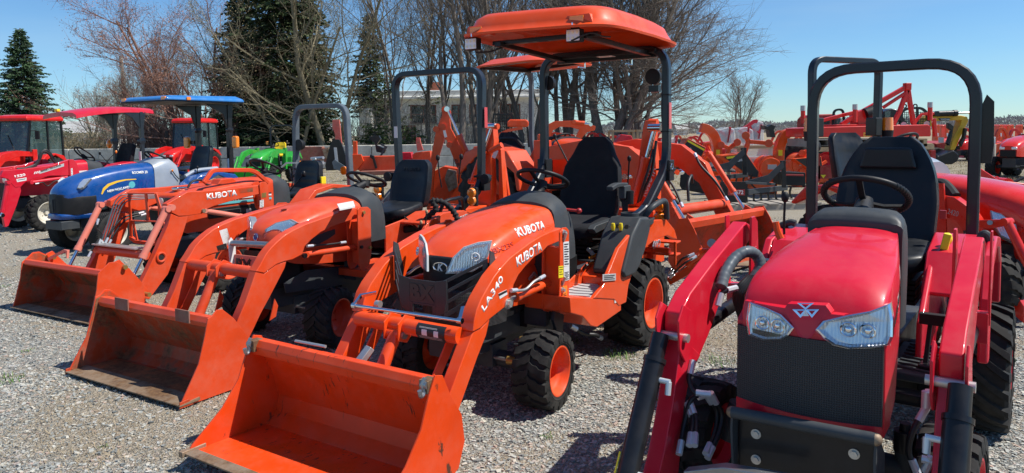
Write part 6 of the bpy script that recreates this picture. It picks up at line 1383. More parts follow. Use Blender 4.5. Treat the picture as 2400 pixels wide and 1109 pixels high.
        MB().cyl((tx - .01, s_ * (yo + .04), tz - .40), (k[0] - .14, s_ * (yo + .04), k[1] - .02), .033).build('lift_cylinder', 'black_paint', t)
    # tilt cylinders out in front
    kx, kz = k[0] + .055, k[1] + .03
    e0 = F.x(1530, 1130, 2.18); sgn = yo + .075
    lo_ = V((2.20, 0, .30))
    for s_ in (1, -1):
        a, b = V((kx, s_ * sgn, kz)), V((kx + .40, s_ * sgn, kz - .66)); a2 = a.lerp(b, .14)
        cy = MB().cyl(a, a2, .036, n=24).cyl(a2, b, .043, n=24).cyl(a2 - (b - a) * .01, a2 + (b - a) * .015, .047, n=24).build('tilt_cylinder', 'black_paint', t, smooth=50)
        if s_ < 0: MB().bar([a.lerp(b, .62) + V((.030, -.042, 0)), a.lerp(b, .9) + V((.030, -.042, 0))], .014, .004, (1, -1, 0)).build('sticker', 'label_yellow', cy)
        for u in (.24, .72):
            q = a.lerp(b, u); w = V((0, -s_, 0)); MB().cyl(q + w * .04, q + w * .085, .011).cyl(q + w * .08, q + w * .08 + V((.01, 0, -.05)), .012).build('fitting', 'fitting_white', cy)
    X = lambda px, py, x: F.x(px, py, x)
    for P in ([(1623, 850, 1.62), (1615, 890, 1.66), (1628, 920, 1.68), (1660, 924, 1.66)], [(1660, 924, 1.60), (1622, 935, 1.66), (1605, 990, 1.7), (1592, 1060, 1.8)], [(1612, 950, 1.66), (1624, 985, 1.7), (1616, 1040, 1.8)], [(1618, 945, 1.66), (1632, 985, 1.7), (1628, 1040, 1.8)], [(1655, 925, 1.60), (1680, 965, 1.55), (1674, 1020, 1.6), (1655, 1060, 1.7)], [(1668, 925, 1.60), (1692, 970, 1.55), (1684, 1020, 1.6), (1660, 1070, 1.7)], [(2168, 960, 1.55), (2140, 1010, 1.6), (2130, 1060, 1.6), (2150, 1109, 1.6)], [(2200, 1085, 1.7), (2180, 1080, 1.7), (2170, 1100, 1.7)]): hose(t, [X(*p) for p in P], .0105)
    MB().cyl(X(2170, 955, 1.58), X(2172, 918, 1.58), .016).cyl(X(2170, 920, 1.58), X(2196, 920, 1.58), .013).build('hose_fitting', 'fitting_white', t)
    sl = cat_rom([X(1690, 672, 1.35), X(1700, 640, 1.30), X(1722, 606, 1.22), X(1750, 590, 1.16), X(1772, 598, 1.1), X(1782, 625, 1.1), X(1762, 660, 1.15)], 8); MB().tube(sl, [.027 + .0012 * math.sin(i * 2.3) for i in range(len(sl))], 10).build('hose_sleeve', 'rops_gray', t, smooth=60)
    for i in range(4): hose(t, [X(1756 + i * 5, 648, 1.2), X(1732 + i * 4, 672 + i * 3, 1.25), X(1722 + i * 6, 700, 1.25), X(1738 + i * 4, 760, 1.2), X(1742, 830, 1.1)], .012, ends=False)
    hose(t, [X(1684, 712, 1.38), X(1690, 690, 1.36), X(1706, 680, 1.34), X(1722, 676, 1.3)], .011)
    # front guard bar, plate, bolts, cross member
    a, b = F.x(1716, 966, 1.86), F.x(2052, 1030, 1.86); g = MB().cyl(a, b, .022, n=20).build('guard_bar', 'gray_frame', t, smooth=50); MB().ball(a, .022).build('bar_end', 'bare_edge', g); MB().ball(b, .022).build('bar_end', 'bare_edge', g)
    MB().bb(1.80, 1.815, a.y + .01, b.y - .01, .22, a.z - .02).build('guard_plate', 'black_paint', g, bevel=.004)
    for y_ in (a.y, b.y): MB().prism([(1.86, a.z), (1.87, a.z - .06), (1.83, .15), (1.70, .15), (1.70, .45), (1.80, a.z)], 'y', y_ - .005, y_ + .005).build('guard_bracket', 'gray_frame', g, bevel=.003)
    for p in ((1772, 1017), (2002, 1064), (1772, 1077)): q = F.x(*p, 1.817); bolt(MB(), q, .013, .012, (1, 0, 0)).build('bolt', 'zinc', g)
    MB().bar([F.x(1610, 1109, 1.95), F.x(1700, 1099, 1.95), F.x(1850, 1125, 1.95)], .05, .03).build('loader_crossbar', 'steel', t, bevel=.004); MB().bb(.7, .80, -.44, .44, .34, .44).build('subframe', 'gray_frame', t, bevel=.005)
    MB().bb(1.0, 1.08, .2, .40, .42, .47).build('step_bracket', 'black_paint', t, bevel=.004)
    MB().cyl((1.42, .33, .36), (1.42, .33, .44), .04).cyl((1.42, .33, .42), (1.42, .33, .47), .02).build('axle_pivot', 'black_paint', t)
    return t
def hood_world(h):
    class _O: pass
    me = h.data.copy(); me.transform(Matrix.Translation(h.location)); o = _O(); o.data = me; return o
tractor_red()
# ------------------------------------------------------------------ blue tractor
def tractor_blue():
    F = Fr(-5.225, 11.63, 240)
    t = thing('compact_tractor', 'blue and silver tractor with a flat blue canopy, turf tyres and no loader', 'tractor', F)
    for s_ in (1, -1):
        wheel(t, 1.70, s_ * .50, .29, .29, .23, .17, 16, 'turf', s_, 'rim_white', steer=8, hubmat='rim_white'); wheel(t, .0, s_ * .52, .42, .42, .32, .24, 16, 'turf', s_, 'rim_white')
    chassis(t, -.4, 1.9, .16, .32, .58, 1.70, 0, .40, .42)
    def pr(w, zt, zb): return [(0, zt), (w * .5, zt - .01), (w * .86, zt - .05), (w, zt - .13), (w * 1.03, (zt + zb) / 2), (w, zb)]
    hood = loft([(.84, pr(.27, 1.235, .72)), (1.2, pr(.275, 1.215, .70)), (1.6, pr(.275, 1.16, .68)), (1.9, pr(.265, 1.08, .68)), (2.05, pr(.24, 1.0, .70)), (2.13, pr(.19, .93, .72)), (2.165, pr(.13, .87, .76))], 'hood', 'blue', t)
    loft([(1.75, [(0, .85), (.2, .845), (.275, .82), (.285, .7), (.27, .56)]), (2.0, [(0, .86), (.17, .855), (.255, .82), (.265, .7), (.25, .56)]), (2.14, [(0, .86), (.10, .855), (.18, .83), (.19, .7), (.175, .57)]), (2.18, [(0, .84), (.05, .835), (.10, .81), (.11, .7), (.10, .59)])], 'grille', 'black_plastic', t)
    g = MB()
    for i in range(11): y = -.16 + i * .032; g.bb(2.185 - abs(y) * .5, 2.20 - abs(y) * .5, y - .006, y + .006, .60, .78)
    g.build('grille_slats', 'gray_frame', t)
    loft([(1.8, [(0, .58), (.2, .575), (.28, .56), (.28, .53), (.27, .50)]), (2.14, [(0, .59), (.12, .585), (.19, .57), (.2, .54), (.18, .50)]), (2.20, [(0, .58), (.05, .575), (.10, .56), (.11, .54), (.1, .51)])], 'bumper', 'blue', t)
    MB().bb(1.95, 2.20, -.20, .20, .36, .48).build('ballast_bracket', 'gray_frame', t, bevel=.01)
    n = V((.75, .55, .35)).normalized(); p0 = V((2.04, .17, .96)); OL = [(180, 442), (186, 430), (196, 420), (214, 418), (205, 428), (195, 440), (188, 443)]; pts = [onpl(F, a, b, p0, n) for a, b in OL]; c0 = sum(pts, V()) / 7
    for sg in (1, -1):
        f = (lambda p: p) if sg > 0 else mir
        q = lambda k, d: [f(c0 + (p - c0) * k + n * d) for p in pts]
        o = slab(MB(), q(1.0, .006), f(n), .05).build('headlight', 'label_gray', t, bevel=.006, smooth=0); slab(MB(), q(.85, .010), f(n), .006).build('bulb_field', 'lamp_bowl', o, smooth=0)
    stick(side_text(F, 'BOOMER 20', (310, 408), (346, 406), .275, (309, 402), 'letter_white', t, bold=.03), hood, 1, .003)
    arc = [F.y(*p, .28) for p in ((240, 456), (245, 446), (256, 436), (275, 428), (295, 423), (320, 421), (318, 419), (294, 420), (272, 424), (252, 431), (241, 441), (237, 455))]
    stick(MB().add(arc, [tuple(range(12))]).build('swoosh', 'stripe_gold', t, smooth=0), hood, 1, .002)
    stick(side_text(F, 'NEW HOLLAND', (252, 452), (303, 441), .28, (252, 446), 'letter_white', t, bold=.04), hood, 1, .003)
    q = F.y(309, 433, .28); stick(MB().add([q + V((.05 * math.cos(a), 0, .05 * math.sin(a))) for a in [2 * PI * k / 16 for k in range(16)]], [tuple(range(16))]).build('leaf_mark', 'stripe_teal', t, smooth=0), hood, 1, .002)
    for i in range(3): MB().prism(F.xz([(323 + i * 9, 440), (326 + i * 9, 424), (333 + i * 9, 419), (336 + i * 9, 421), (330 + i * 9, 428), (328 + i * 9, 440)], .285), 'y', .284, .25).build('vent', 'navy', hood)
    loft([(.44, [(0, 1.22), (.12, 1.21), (.22, 1.16), (.27, 1.0), (.28, .7)]), (.56, [(0, 1.31), (.12, 1.30), (.23, 1.24), (.28, 1.05), (.29, .7)]), (.72, [(0, 1.30), (.13, 1.29), (.25, 1.22), (.285, 1.05), (.29, .7)]), (.86, [(0, 1.245), (.14, 1.235), (.255, 1.18), (.285, 1.05), (.285, .7)])], 'cowl', 'silver', t)
    steering(t, F.y(368, 370, 0), .19, .55, colbase=(.56, 0, 1.26))
    MB().bb(0, .9, -.55, .55, .52, .58).build('floor_deck', 'black_plastic', t); MB().bb(-.15, .35, -.2, .2, .6, .9).build('seat_base', 'navy', t, bevel=.02)
    fo = [(.62, .55), (.58, .82), (.36, 1.0), (.02, 1.06), (-.32, 1.0), (-.5, .82), (-.44, .80), (0, 1.0), (.5, .78), (.54, .55)]
    for s_ in (1, -1):
        MB().prism(fo, 'y', s_ * .64, s_ * .34).build('fender', 'blue', t, bevel=.02); MB().tube(cat_rom([(.4, s_ * .36, 1.0), (.2, s_ * .36, 1.08), (-.2, s_ * .36, 1.1)], 5), .03, 8).build('fender_trim', 'silver', t)
    seat(t, -.12, .0, 1.0, .48, .46, 'seat_vinyl', recline=.12)
    cn = MB(); zc = 2.17
    cn.rings([[V((.82, -.6, zc)), V((.82, .6, zc)), V((-.60, .6, zc)), V((-.60, -.6, zc))], [V((.80, -.585, zc + .04)), V((.80, .585, zc + .04)), V((-.58, .585, zc + .05)), V((-.58, -.585, zc + .05))], [V((.70, -.50, zc + .075)), V((.70, .50, zc + .075)), V((-.50, .50, zc + .10)), V((-.50, -.50, zc + .10))]])
    can = cn.build('canopy', 'blue_canopy', t, smooth=20, bevel=.02); MB().bb(-.58, .80, -.58, .58, zc - .02, zc - .002).build('canopy_liner', 'black_plastic', can)
    for y_ in (-.5, .5): MB().box((.80, y_, zc + .03), (.03, .10, .05)).build('marker_lamp', 'amber', can, bevel=.008)
    MB().box((.45, .60, zc + .03), (.07, .02, .05)).build('marker_lamp', 'amber', can, bevel=.008)
    for s_ in (1, -1):
        MB().bb(-.46, -.38, s_ * .40 - .035, s_ * .40 + .035, .75, 2.14).prism([(-.5, 2.14), (.02, 2.14), (-.3, 1.98), (-.38, 1.75), (-.46, 1.75)], 'y', s_ * .40 + .02, s_ * .40 - .02).build('roll_bar_post', 'black_paint', t, bevel=.005)
        MB().lathe([(.001, -.03), (.055, -.02), (.06, .03), (.001, .05)], (-.42, s_ * .40, 1.72), 'y', 16).build('hinge', 'black_paint', t)
        o = MB().box((-.36, s_ * .62, 1.52), (.08, .12, .20)).build('turn_signal', 'amber', t, bevel=.03); MB().box((-.40, s_ * .52, 1.52), (.05, .14, .06)).build('bracket', 'black_paint', o)
        MB().bb(-.379, -.376, s_ * .40 - .02, s_ * .40 + .02, 1.05, 1.25).build('warning_label', 'label_white', t)
    lever(t, F.y(420, 420, .3), F.y(404, 400, .3), knob='amber', kr=.015); lever(t, (.2, .4, 1.0), (.22, .42, 1.13), kr=.018)
tractor_blue()
# ------------------------------------------------------------------ crimson tractor with the red canopy
def tractor_crimson():
    F = Fr(-7.9, 14.0, 240); O = 'red'
    t = thing('compact_tractor', 'crimson tractor with drooping red canopy, loader arm marked 1520 and white wheel rims', 'tractor', F)
    for s_ in (1, -1):
        wheel(t, 1.50, s_ * .52, .32, .325, .24, .19, 20, 'r4', s_, 'rim_white'); wheel(t, -.05, s_ * .60, .50, .50, .34, .30, 20, 'r4', s_, 'rim_white')
    chassis(t, -.5, 1.95, .17, .36, .62, 1.5, -.05, .4, .5)
    def pr(w, zt, zb): return [(0, zt), (w * .5, zt - .008), (w * .86, zt - .04), (w, zt - .11), (w * 1.02, (zt + zb) / 2), (w, zb)]
    hood = loft([(.60, pr(.27, 1.22, .62)), (1.0, pr(.275, 1.19, .62)), (1.5, pr(.27, 1.11, .62)), (1.85, pr(.24, 1.02, .64)), (1.95, pr(.19, .94, .68))], 'hood', O, t)
    for s_ in (1, -1): MB().lathe([(.001, .05), (.05, .04), (.06, 0), (.001, -.02)], (1.93, s_ * .16, .92), 'x', 16).build('headlight', 'lamp_bowl', t)
    MB().bb(1.9, 1.97, -.2, .2, .6, .86).build('grille', 'black_plastic', t, bevel=.02)
    st = MB().add([V((.62, .275, 1.02)), V((1.1, .275, 1.0)), V((1.1, .275, .93)), V((.62, .275, .93))], [(0, 1, 2, 3)]).build('stripe', 'label_white', t, smooth=0); stick(st, hood, 1, .003)
    hw = .50
    up = [(0, 415), (8, 400), (60, 396), (120, 388), (162, 374), (170, 384), (169, 402), (160, 412), (120, 412), (80, 418), (62, 425), (49, 438), (36, 440), (28, 432), (20, 420)]
    lo = [(22, 428), (48, 438), (50, 448), (40, 480), (20, 530), (12, 533), (8, 510), (16, 470)]
    arm, tow = boom(F, t, hw, up, lo, [(162, 374), (172, 374), (180, 382), (188, 410), (186, 425), (168, 428), (163, 410)], hw + .015, O, th=.08)
    side_text(F, '1520', (35, 417), (60, 412), hw, (35, 411), 'letter_white', arm, bold=.04); label_plate(F, arm, [(38, 420), (62, 416), (62, 423), (40, 427)], hw, 'label_white', stripes=[(.3, .5, .1, .9)]); label_plate(F, arm, [(94, 402), (150, 383), (150, 390), (92, 408)], hw, 'label_gray'); side_text(F, 'MASSEY FERGUSON', (97, 403.5), (143, 389), hw + .002, (96.5, 399), 'letter_black', arm, bold=.03)
    for i in range(3): label_plate(F, arm, [(79 + i * 5, 408 - i), (81 + i * 5, 403 - i), (84 + i * 5, 402 - i), (82 + i * 5, 408 - i)], hw, 'label_white')
    label_plate(F, tow, [(166, 395), (170, 394), (171, 414), (167, 415)], hw + .015, 'label_white', stripes=STR[::2])
    for s_ in (1, -1):
        f = (lambda p: p) if s_ > 0 else mir
        hyd(t, f(F.y(18, 428, hw + .05)), f(F.y(4, 505, hw + .05)), .035, O, .9); hyd(t, f(F.y(72, 428, hw - .03)), f(F.y(158, 416, hw - .03)), .032, O, .97); hose(t, [f(F.y(*p, hw)) for p in ((84, 431), (100, 428), (112, 436), (128, 425), (142, 424))], .009)
    for P in ([(40, 396), (75, 392), (92, 372), (96, 358), (108, 352), (120, 362), (128, 378), (140, 384)], [(60, 394), (82, 386), (94, 372), (100, 357), (112, 354), (122, 368), (134, 380), (150, 384)], [(50, 398), (78, 392), (90, 380), (93, 364), (104, 356), (116, 362), (124, 376), (132, 384)]): hose(t, [F.y(*p, .1) for p in P], .02, ends=False)
    MB().bb(-.1, .7, -.55, .55, .55, .6).build('floor_deck', 'black_plastic', t); loft([(.28, [(0, 1.16), (.16, 1.14), (.24, 1.0), (.24, .6)]), (.60, [(0, 1.24), (.18, 1.22), (.27, 1.1), (.27, .6)])], 'dashboard', 'gray_plastic', t)
    steering(t, F.y(198, 362, 0), .20, .75, colbase=(.45, 0, 1.15))
    fo = [(.60, .6), (.55, .95), (.3, 1.12), (0, 1.16), (-.35, 1.08), (-.55, .9), (-.48, .88), (0, 1.1), (.47, .9), (.52, .6)]
    for s_ in (1, -1): MB().prism(fo, 'y', s_ * .74, s_ * .38).build('fender', O, t, bevel=.02)
    MB().bb(-.5, .5, -.36, .36, .6, 1.02).build('platform', 'black_plastic', t, bevel=.02)
    seat(t, -.12, .2, 1.03, .50, .48, 'seat_cloth', recline=.14); lever(t, (.3, .5, 1.1), F.x(234, 360, .2), kr=.02); lever(t, (.3, .3, 1.1), F.x(272, 356, .1), knob='amber', kr=.02)
    zc = 2.15; rs = []
    for i in range(13):
        u = i / 12; x = .92 - 1.50 * u; d = -.17 * (1 - u) ** 2 - .06 * u ** 2; rs.append([V((x, s * .60 * (1 - .05 * abs(2 * u - 1) ** 4), zc + d + h)) for s, h in ((-1, 0), (-.98, .06), (-.8, .10), (0, .13), (.8, .10), (.98, .06), (1, 0), (.8, .03), (0, .05), (-.8, .03))])
    can = MB().rings(rs).build('canopy', O, t, smooth=40); MB().box((.78, -.32, zc + .0), (.06, .10, .05)).build('marker_lamp', 'label_yellow', can, bevel=.01); MB().bb(-.5, .55, -.5, .5, zc - .05, zc - .02).build('canopy_liner', 'black_plastic', can)
    for s_ in (1, -1): MB().bb(-.34, -.27, s_ * .45 + .08, s_ * .45 + .15, .9, 2.12).prism([(-.4, 2.12), (.1, 2.12), (-.12, 2.0), (-.26, 1.8), (-.34, 1.8)], 'y', s_ * .45 + .14, s_ * .45 + .09).lathe([(.001, -.05), (.07, -.04), (.07, .04), (.001, .05)], (-.3, s_ * .45 + .11, 1.55), 'y', 12).build('roll_bar_post', 'rops', t, bevel=.005)
    MB().ball(F.x(256, 338, -.35), (.05, .07, .09)).build('turn_signal', 'amber', t); MB().bb(-.26, -.25, .535, .60, 1.15, 1.35).build('warning_label', 'label_white', t)
tractor_crimson()
# ------------------------------------------------------------------ smaller tractors farther back, one builder
def far_tractor(X, Y, h, label, col, s=1.0, cab=False, rops=True, loader=True, deck='black_plastic', seatcol='seat_vinyl', rim=None, lights=True, backet=True, name='compact_tractor', group=None, cat='tractor', canopy=None):
    t = thing(name, label, cat, loc=(X, Y, 0), rz=R(h), group=group); t.scale = (s, s, s); rim = rim or col
    for q in (1, -1): wheel(t, 1.45, q * .52, .33, .33, .24, .18, 16, 'r4', q, rim); wheel(t, -.1, q * .60, .52, .52, .34, .29, 18, 'r4', q, rim)
    MB().bb(-.5, 1.8, -.17, .17, .36, .62).cyl((1.45, -.45, .36), (1.45, .45, .36), .05).cyl((-.1, -.5, .52), (-.1, .5, .52), .09).build('chassis', 'gray_frame', t)
    def pr(w, zt, zb): return [(0, zt), (w * .5, zt - .01), (w * .86, zt - .05), (w, zt - .12), (w * 1.02, (zt + zb) / 2), (w, zb)]
    loft([(.60, pr(.29, 1.28, .66)), (1.2, pr(.29, 1.22, .66)), (1.7, pr(.27, 1.10, .66)), (1.9, pr(.22, .98, .68))], 'hood', col, t)
    MB().bb(1.86, 1.92, -.2, .2, .66, .86).build('grille', 'black_plastic', t, bevel=.02)
    for q in (1, -1): MB().box((1.88, q * .15, .91), (.07, .14, .08)).build('headlight', 'lamp_bowl', t, bevel=.02)
    fo = [(.5, .6), (.46, .95), (.25, 1.12), (-.1, 1.16), (-.45, 1.08), (-.65, .85), (-.58, .84), (-.1, 1.1), (.38, .9), (.42, .6)]
    for q in (1, -1): MB().prism(fo, 'y', q * .76, q * .38).build('fender', col, t, bevel=.02)
    MB().bb(-.5, .6, -.5, .5, .56, .62).build('floor_deck', deck, t)
    if cab:
        P = [(-.62, 2.2), (.58, 2.2), (.74, 1.2), (.60, .75), (-.60, 1.0)]
        for q in (1, -1):
            o = MB().bar([(.74, q * .52, 1.2), (.58, q * .52, 2.2)], .06, .06, (0, 1, 0)).bar([(-.62, q * .60, 1.0), (-.60, q * .58, 2.2)], .06, .06, (0, 1, 0)).bar([(0, q * .60, 1.1), (-.02, q * .58, 2.2)], .05, .05, (0, 1, 0)).bar([(.74, q * .52, 1.2), (.60, q * .56, .7), (0, q * .6, .65)], .06, .05, (0, 1, 0)).build('cab_frame', 'black_paint', t)
            MB().add([(.72, q * .55, 1.2), (.56, q * .545, 2.18), (-.6, q * .575, 2.18), (-.6, q * .60, 1.05), (.3, q * .60, .75)], [(0, 1, 2, 3, 4)]).build('side_window', 'cab_glass', t, smooth=0)
            MB().box((.66, q * .82, 1.75), (.05, .14, .26)).bar([(.62, q * .55, 1.9), (.66, q * .80, 1.88)], .02, .02).build('mirror', 'black_plastic', t, bevel=.01)
            MB().box((.62, q * .42, 2.28), (.08, .16, .07)).build('work_light', 'lamp_bowl', t, bevel=.01)
        MB().add([(.76, -.50, 1.2), (.60, -.50, 2.18), (.60, .50, 2.18), (.76, .50, 1.2)], [(0, 1, 2, 3)]).build('windscreen', 'cab_glass', t, smooth=0); MB().bar([(.75, .1, 1.25), (.68, -.2, 1.75)], .02, .02).build('wiper', 'black_plastic', t); MB().bar([(.76, -.52, 1.19), (.76, .52, 1.19)], .06, .06).build('cab_sill', 'black_paint', t); MB().bar([(.60, -.52, 2.19), (.60, .52, 2.19)], .05, .05).build('cab_header', 'black_paint', t)
        rs = []
        for i in range(2): rs.append(0)
        MB().rings([[V((x * k, y * k, z)) for x, y in ((.74, -.55), (.78, 0), (.74, .55), (-.66, .64), (-.66, -.64))] for k, z in ((1, 2.2), (1.02, 2.28), (.94, 2.36), (.7, 2.40))]).build('cab_roof', col, t, smooth=30, bevel=.03)
        seat(t, -.25, 0, 1.05, .46, .45, 'gray_plastic')
        c_ = MB().ball((.4, 0, 1.35), .02)
        steering(t, (.42, 0, 1.42), .18, .7, colbase=(.6, 0, 1.2))
    else:
        loft([(.38, [(0, 1.24), (.16, 1.22), (.26, 1.05), (.27, .6)]), (.60, [(0, 1.31), (.18, 1.29), (.29, 1.15), (.29, .6)])], 'dashboard', 'gray_plastic', t)
        steering(t, (.30, 0, 1.45), .19, .6, colbase=(.46, 0, 1.22)); seat(t, -.28, 0, 1.08, .46, .42, seatcol)
        if rops:
            rb = rollbar(t, (-.5, .45, .9), [(-.5, .45, 1.2)], -.52, 2.15, .45, rad=.2)
            if lights:
                for q in (1, -1): MB().box((-.48, q * .58, 1.48), (.06, .10, .12)).build('turn_signal', 'amber', t, bevel=.015)
    if loader:
        up = [(.55, 1.22), (1.2, 1.28), (1.75, 1.18), (2.0, .95), (2.05, .80), (1.85, .78), (1.6, 1.0), (1.1, 1.10), (.55, 1.08)]; lo = [(1.86, .80), (2.05, .82), (2.5, .25), (2.5, .12), (2.38, .14)]
        for q in (1, -1):
            MB().prism(up, 'y', q * .58, q * .50).build('loader_arm', col, t, bevel=.01); MB().prism(lo, 'y', q * .575, q * .505).build('lower_arm', col, t, bevel=.01); MB().bb(.45, .62, q * .49, q * .60, .5, 1.30).build('loader_tower', col, t, bevel=.01)
            hyd(t, (1.95, q * .63, 1.0), (2.45, q * .63, .35), .035, col, .6)
        MB().cyl((2.15, -.5, .62), (2.15, .5, .62), .045).build('cross_tube', col, t)
        if backet:
            sd = [(2.62, .62), (2.72, .5), (2.98, .12), (3.02, .05), (2.5, .02), (2.42, .12), (2.45, .4), (2.56, .6)]; wr = [(2.6, .56), (2.48, .35), (2.45, .12), (2.55, .04), (3.0, .05)]
            bucket(t, dict(side=sd, wrap=wr), .78, col, inner='orange_worn' if col.startswith('or') else None)
    return t
p = atY(22, 330, 22); far_tractor(p.x, 23.0, 262, 'red cab tractor with orange red roof at the left edge of the lot', 'red_bright', 1.0, cab=True, backet=False)
p = atY(440, 330, 28.5); far_tractor(p.x, 29.2, 262, 'red cab tractor seen between the posts of the blue canopy', 'red_bright', 1.0, cab=True)
p = atY(628, 330, 24.5); far_tractor(p.x, 25.4, 265, 'small green tractor with yellow seat, loader and its bucket on the grass', 'green', .93, seatcol='yellow')
# ------------------------------------------------------------------ big orange tractor with second canopy, its loader bucket behind the first tractor
def tractor_big():
    F = Fr(.35, 10.8, -47); O = 'orange_old'
    t = thing('utility_tractor', 'larger orange tractor with its own orange canopy and a wide scratched bucket facing right', 'tractor', F)
    for s_ in (1, -1): wheel(t, 1.75, s_ * .58, .42, .42, .30, .22, 16, 'ag', s_, O); wheel(t, -.1, s_ * .72, .66, .66, .40, .36, 18, 'ag', s_, O)
    MB().bb(-.6, 2.2, -.2, .2, .45, .75).cyl((1.75, -.5, .42), (1.75, .5, .42), .06).cyl((-.1, -.6, .66), (-.1, .6, .66), .1).build('chassis', 'gray_frame', t)
    def pr(w, zt, zb): return [(0, zt), (w * .5, zt - .01), (w * .86, zt - .05), (w, zt - .12), (w * 1.02, (zt + zb) / 2), (w, zb)]
    loft([(.70, pr(.33, 1.52, .80)), (1.4, pr(.33, 1.46, .80)), (2.0, pr(.30, 1.32, .78)), (2.25, pr(.25, 1.15, .78))], 'hood', O, t); MB().bb(2.2, 2.28, -.24, .24, .75, 1.05).build('grille', 'black_plastic', t, bevel=.02)
    fo = [(.62, .8), (.58, 1.1), (.35, 1.36), (-.1, 1.46), (-.55, 1.34), (-.8, 1.0), (-.72, .98), (-.1, 1.38), (.50, 1.05), (.55, .8)]
    for s_ in (1, -1): MB().prism(fo, 'y', s_ * .92, s_ * .50).build('fender', O, t, bevel=.03); MB().tube(cat_rom([(.3, s_ * .52, 1.40), (.1, s_ * .52, 1.52), (-.3, s_ * .52, 1.5), (-.45, s_ * .52, 1.38)], 6), .025, 8).build('grab_handle', 'black_plastic', t)
    MB().bb(-.5, .7, -.5, .5, .7, .78).build('floor_deck', 'black_plastic', t); loft([(.45, [(0, 1.46), (.16, 1.44), (.28, 1.3), (.3, .8)]), (.70, [(0, 1.55), (.2, 1.53), (.33, 1.4), (.33, .8)])], 'dashboard', 'gray_plastic', t)
    steering(t, F.x(1308, 330, .22), .20, .55, colbase=(.5, 0, 1.5)); seat(t, -.35, -.12, 1.20, .54, .42, 'seat_cloth', head=True)
    rb = rollbar(t, (-.55, .55, 1.2), [(-.62, .55, 1.45)], -.62, 2.62, .56, w=.06, d=.08, rad=.22, mat='rops_gray')
    cn = MB(); rings = []
    for g, dz in ((0, 0), (.03, -.01), (.035, .015), (-.04, .05), (-.14, .11), (-.4, .14), (-.58, .14), (-.4, .12), (-.12, .09), (-.03, .02)):
        rings.append([V((.0 + math.copysign(abs(math.cos(a)) ** .35, math.cos(a)) * (.70 + g), math.copysign(abs(math.sin(a)) ** .35, math.sin(a)) * (.62 + g), 2.60 + dz)) for a in [2 * PI * k / 40 for k in range(40)]])
    can = cn.rings(rings, closed=True).build('canopy', 'orange', t, smooth=50); MB().bar([(-.62, -.5, 2.62), (.6, -.45, 2.64)], .05, .05).bar([(-.62, .5, 2.62), (.6, .45, 2.64)], .05, .05).bar([(-.6, -.5, 2.60), (-.6, .5, 2.60)], .08, .05).build('canopy_frame', 'black_paint', can)
    MB().box((.71, .42, 2.66), (.03, .12, .06)).build('marker_lamp', 'amber', can)
    # loader
    hw = .62
    up = [(.75, 1.40), (1.5, 1.50), (2.25, 1.42), (2.62, 1.18), (2.72, .98), (2.55, .90), (2.2, 1.12), (1.5, 1.26), (.75, 1.22)]; lo = [(2.52, .92), (2.72, 1.0), (3.14, .34), (3.16, .12), (3.0, .14)]
    for s_ in (1, -1):
        arm = MB().prism(up, 'y', s_ * hw, s_ * (hw - .10)).build('loader_arm', O, t, bevel=.01); MB().prism(lo, 'y', s_ * (hw - .005), s_ * (hw - .095)).build('lower_arm', O, t, bevel=.01); MB().bb(.62, .84, s_ * (hw + .02), s_ * (hw - .12), .55, 1.50).build('loader_tower', O, t, bevel=.01)
        hyd(t, (2.58, s_ * (hw + .06), 1.30), (3.12, s_ * (hw + .06), .56), .036, 'orange', .66); hose(t, [(2.5, s_ * (hw - .15), 1.3), (2.6, s_ * (hw - .17), 1.15), (2.8, s_ * (hw - .15), .95), (2.95, s_ * (hw - .12), .72)], .016, mat='hose')
        hyd(t, (.9, s_ * (hw - .05), .85), (2.2, s_ * (hw - .05), 1.05), .045, O, .6)
    MB().cyl((2.86, -hw, .66), (2.86, hw, .66), .07).build('cross_tube', O, t); hose(t, [(2.7, .1, .95), (2.75, .0, 1.05), (2.8, -.15, .95), (2.84, -.2, .75)], .018, ends=False)
    m_ = plane_m((1.55, -hw - .002, 1.30), (1, 0, -.10), (0, 0, 1)); text('LA514', .14, .001, m_, 'letter_white', t, bold=.002)
    sd = [(3.26, .64), (3.34, .52), (3.5, .2), (3.56, .05), (3.1, .0), (3.0, .12), (3.02, .42), (3.14, .62)]; wr = [(3.24, .60), (3.08, .40), (3.02, .14), (3.12, .02), (3.54, .04)]
    bk = bucket(t, dict(side=sd, wrap=wr), .86, 'orange_bucket', inner='orange_worn', bar=.09, edge='bare_edge')
    MB().prism([(3.0, .34), (3.10, .36), (3.2, .62), (3.12, .66)], 'y', -.66, -.64).pair('bucket_ear', O, bk)
tractor_big()
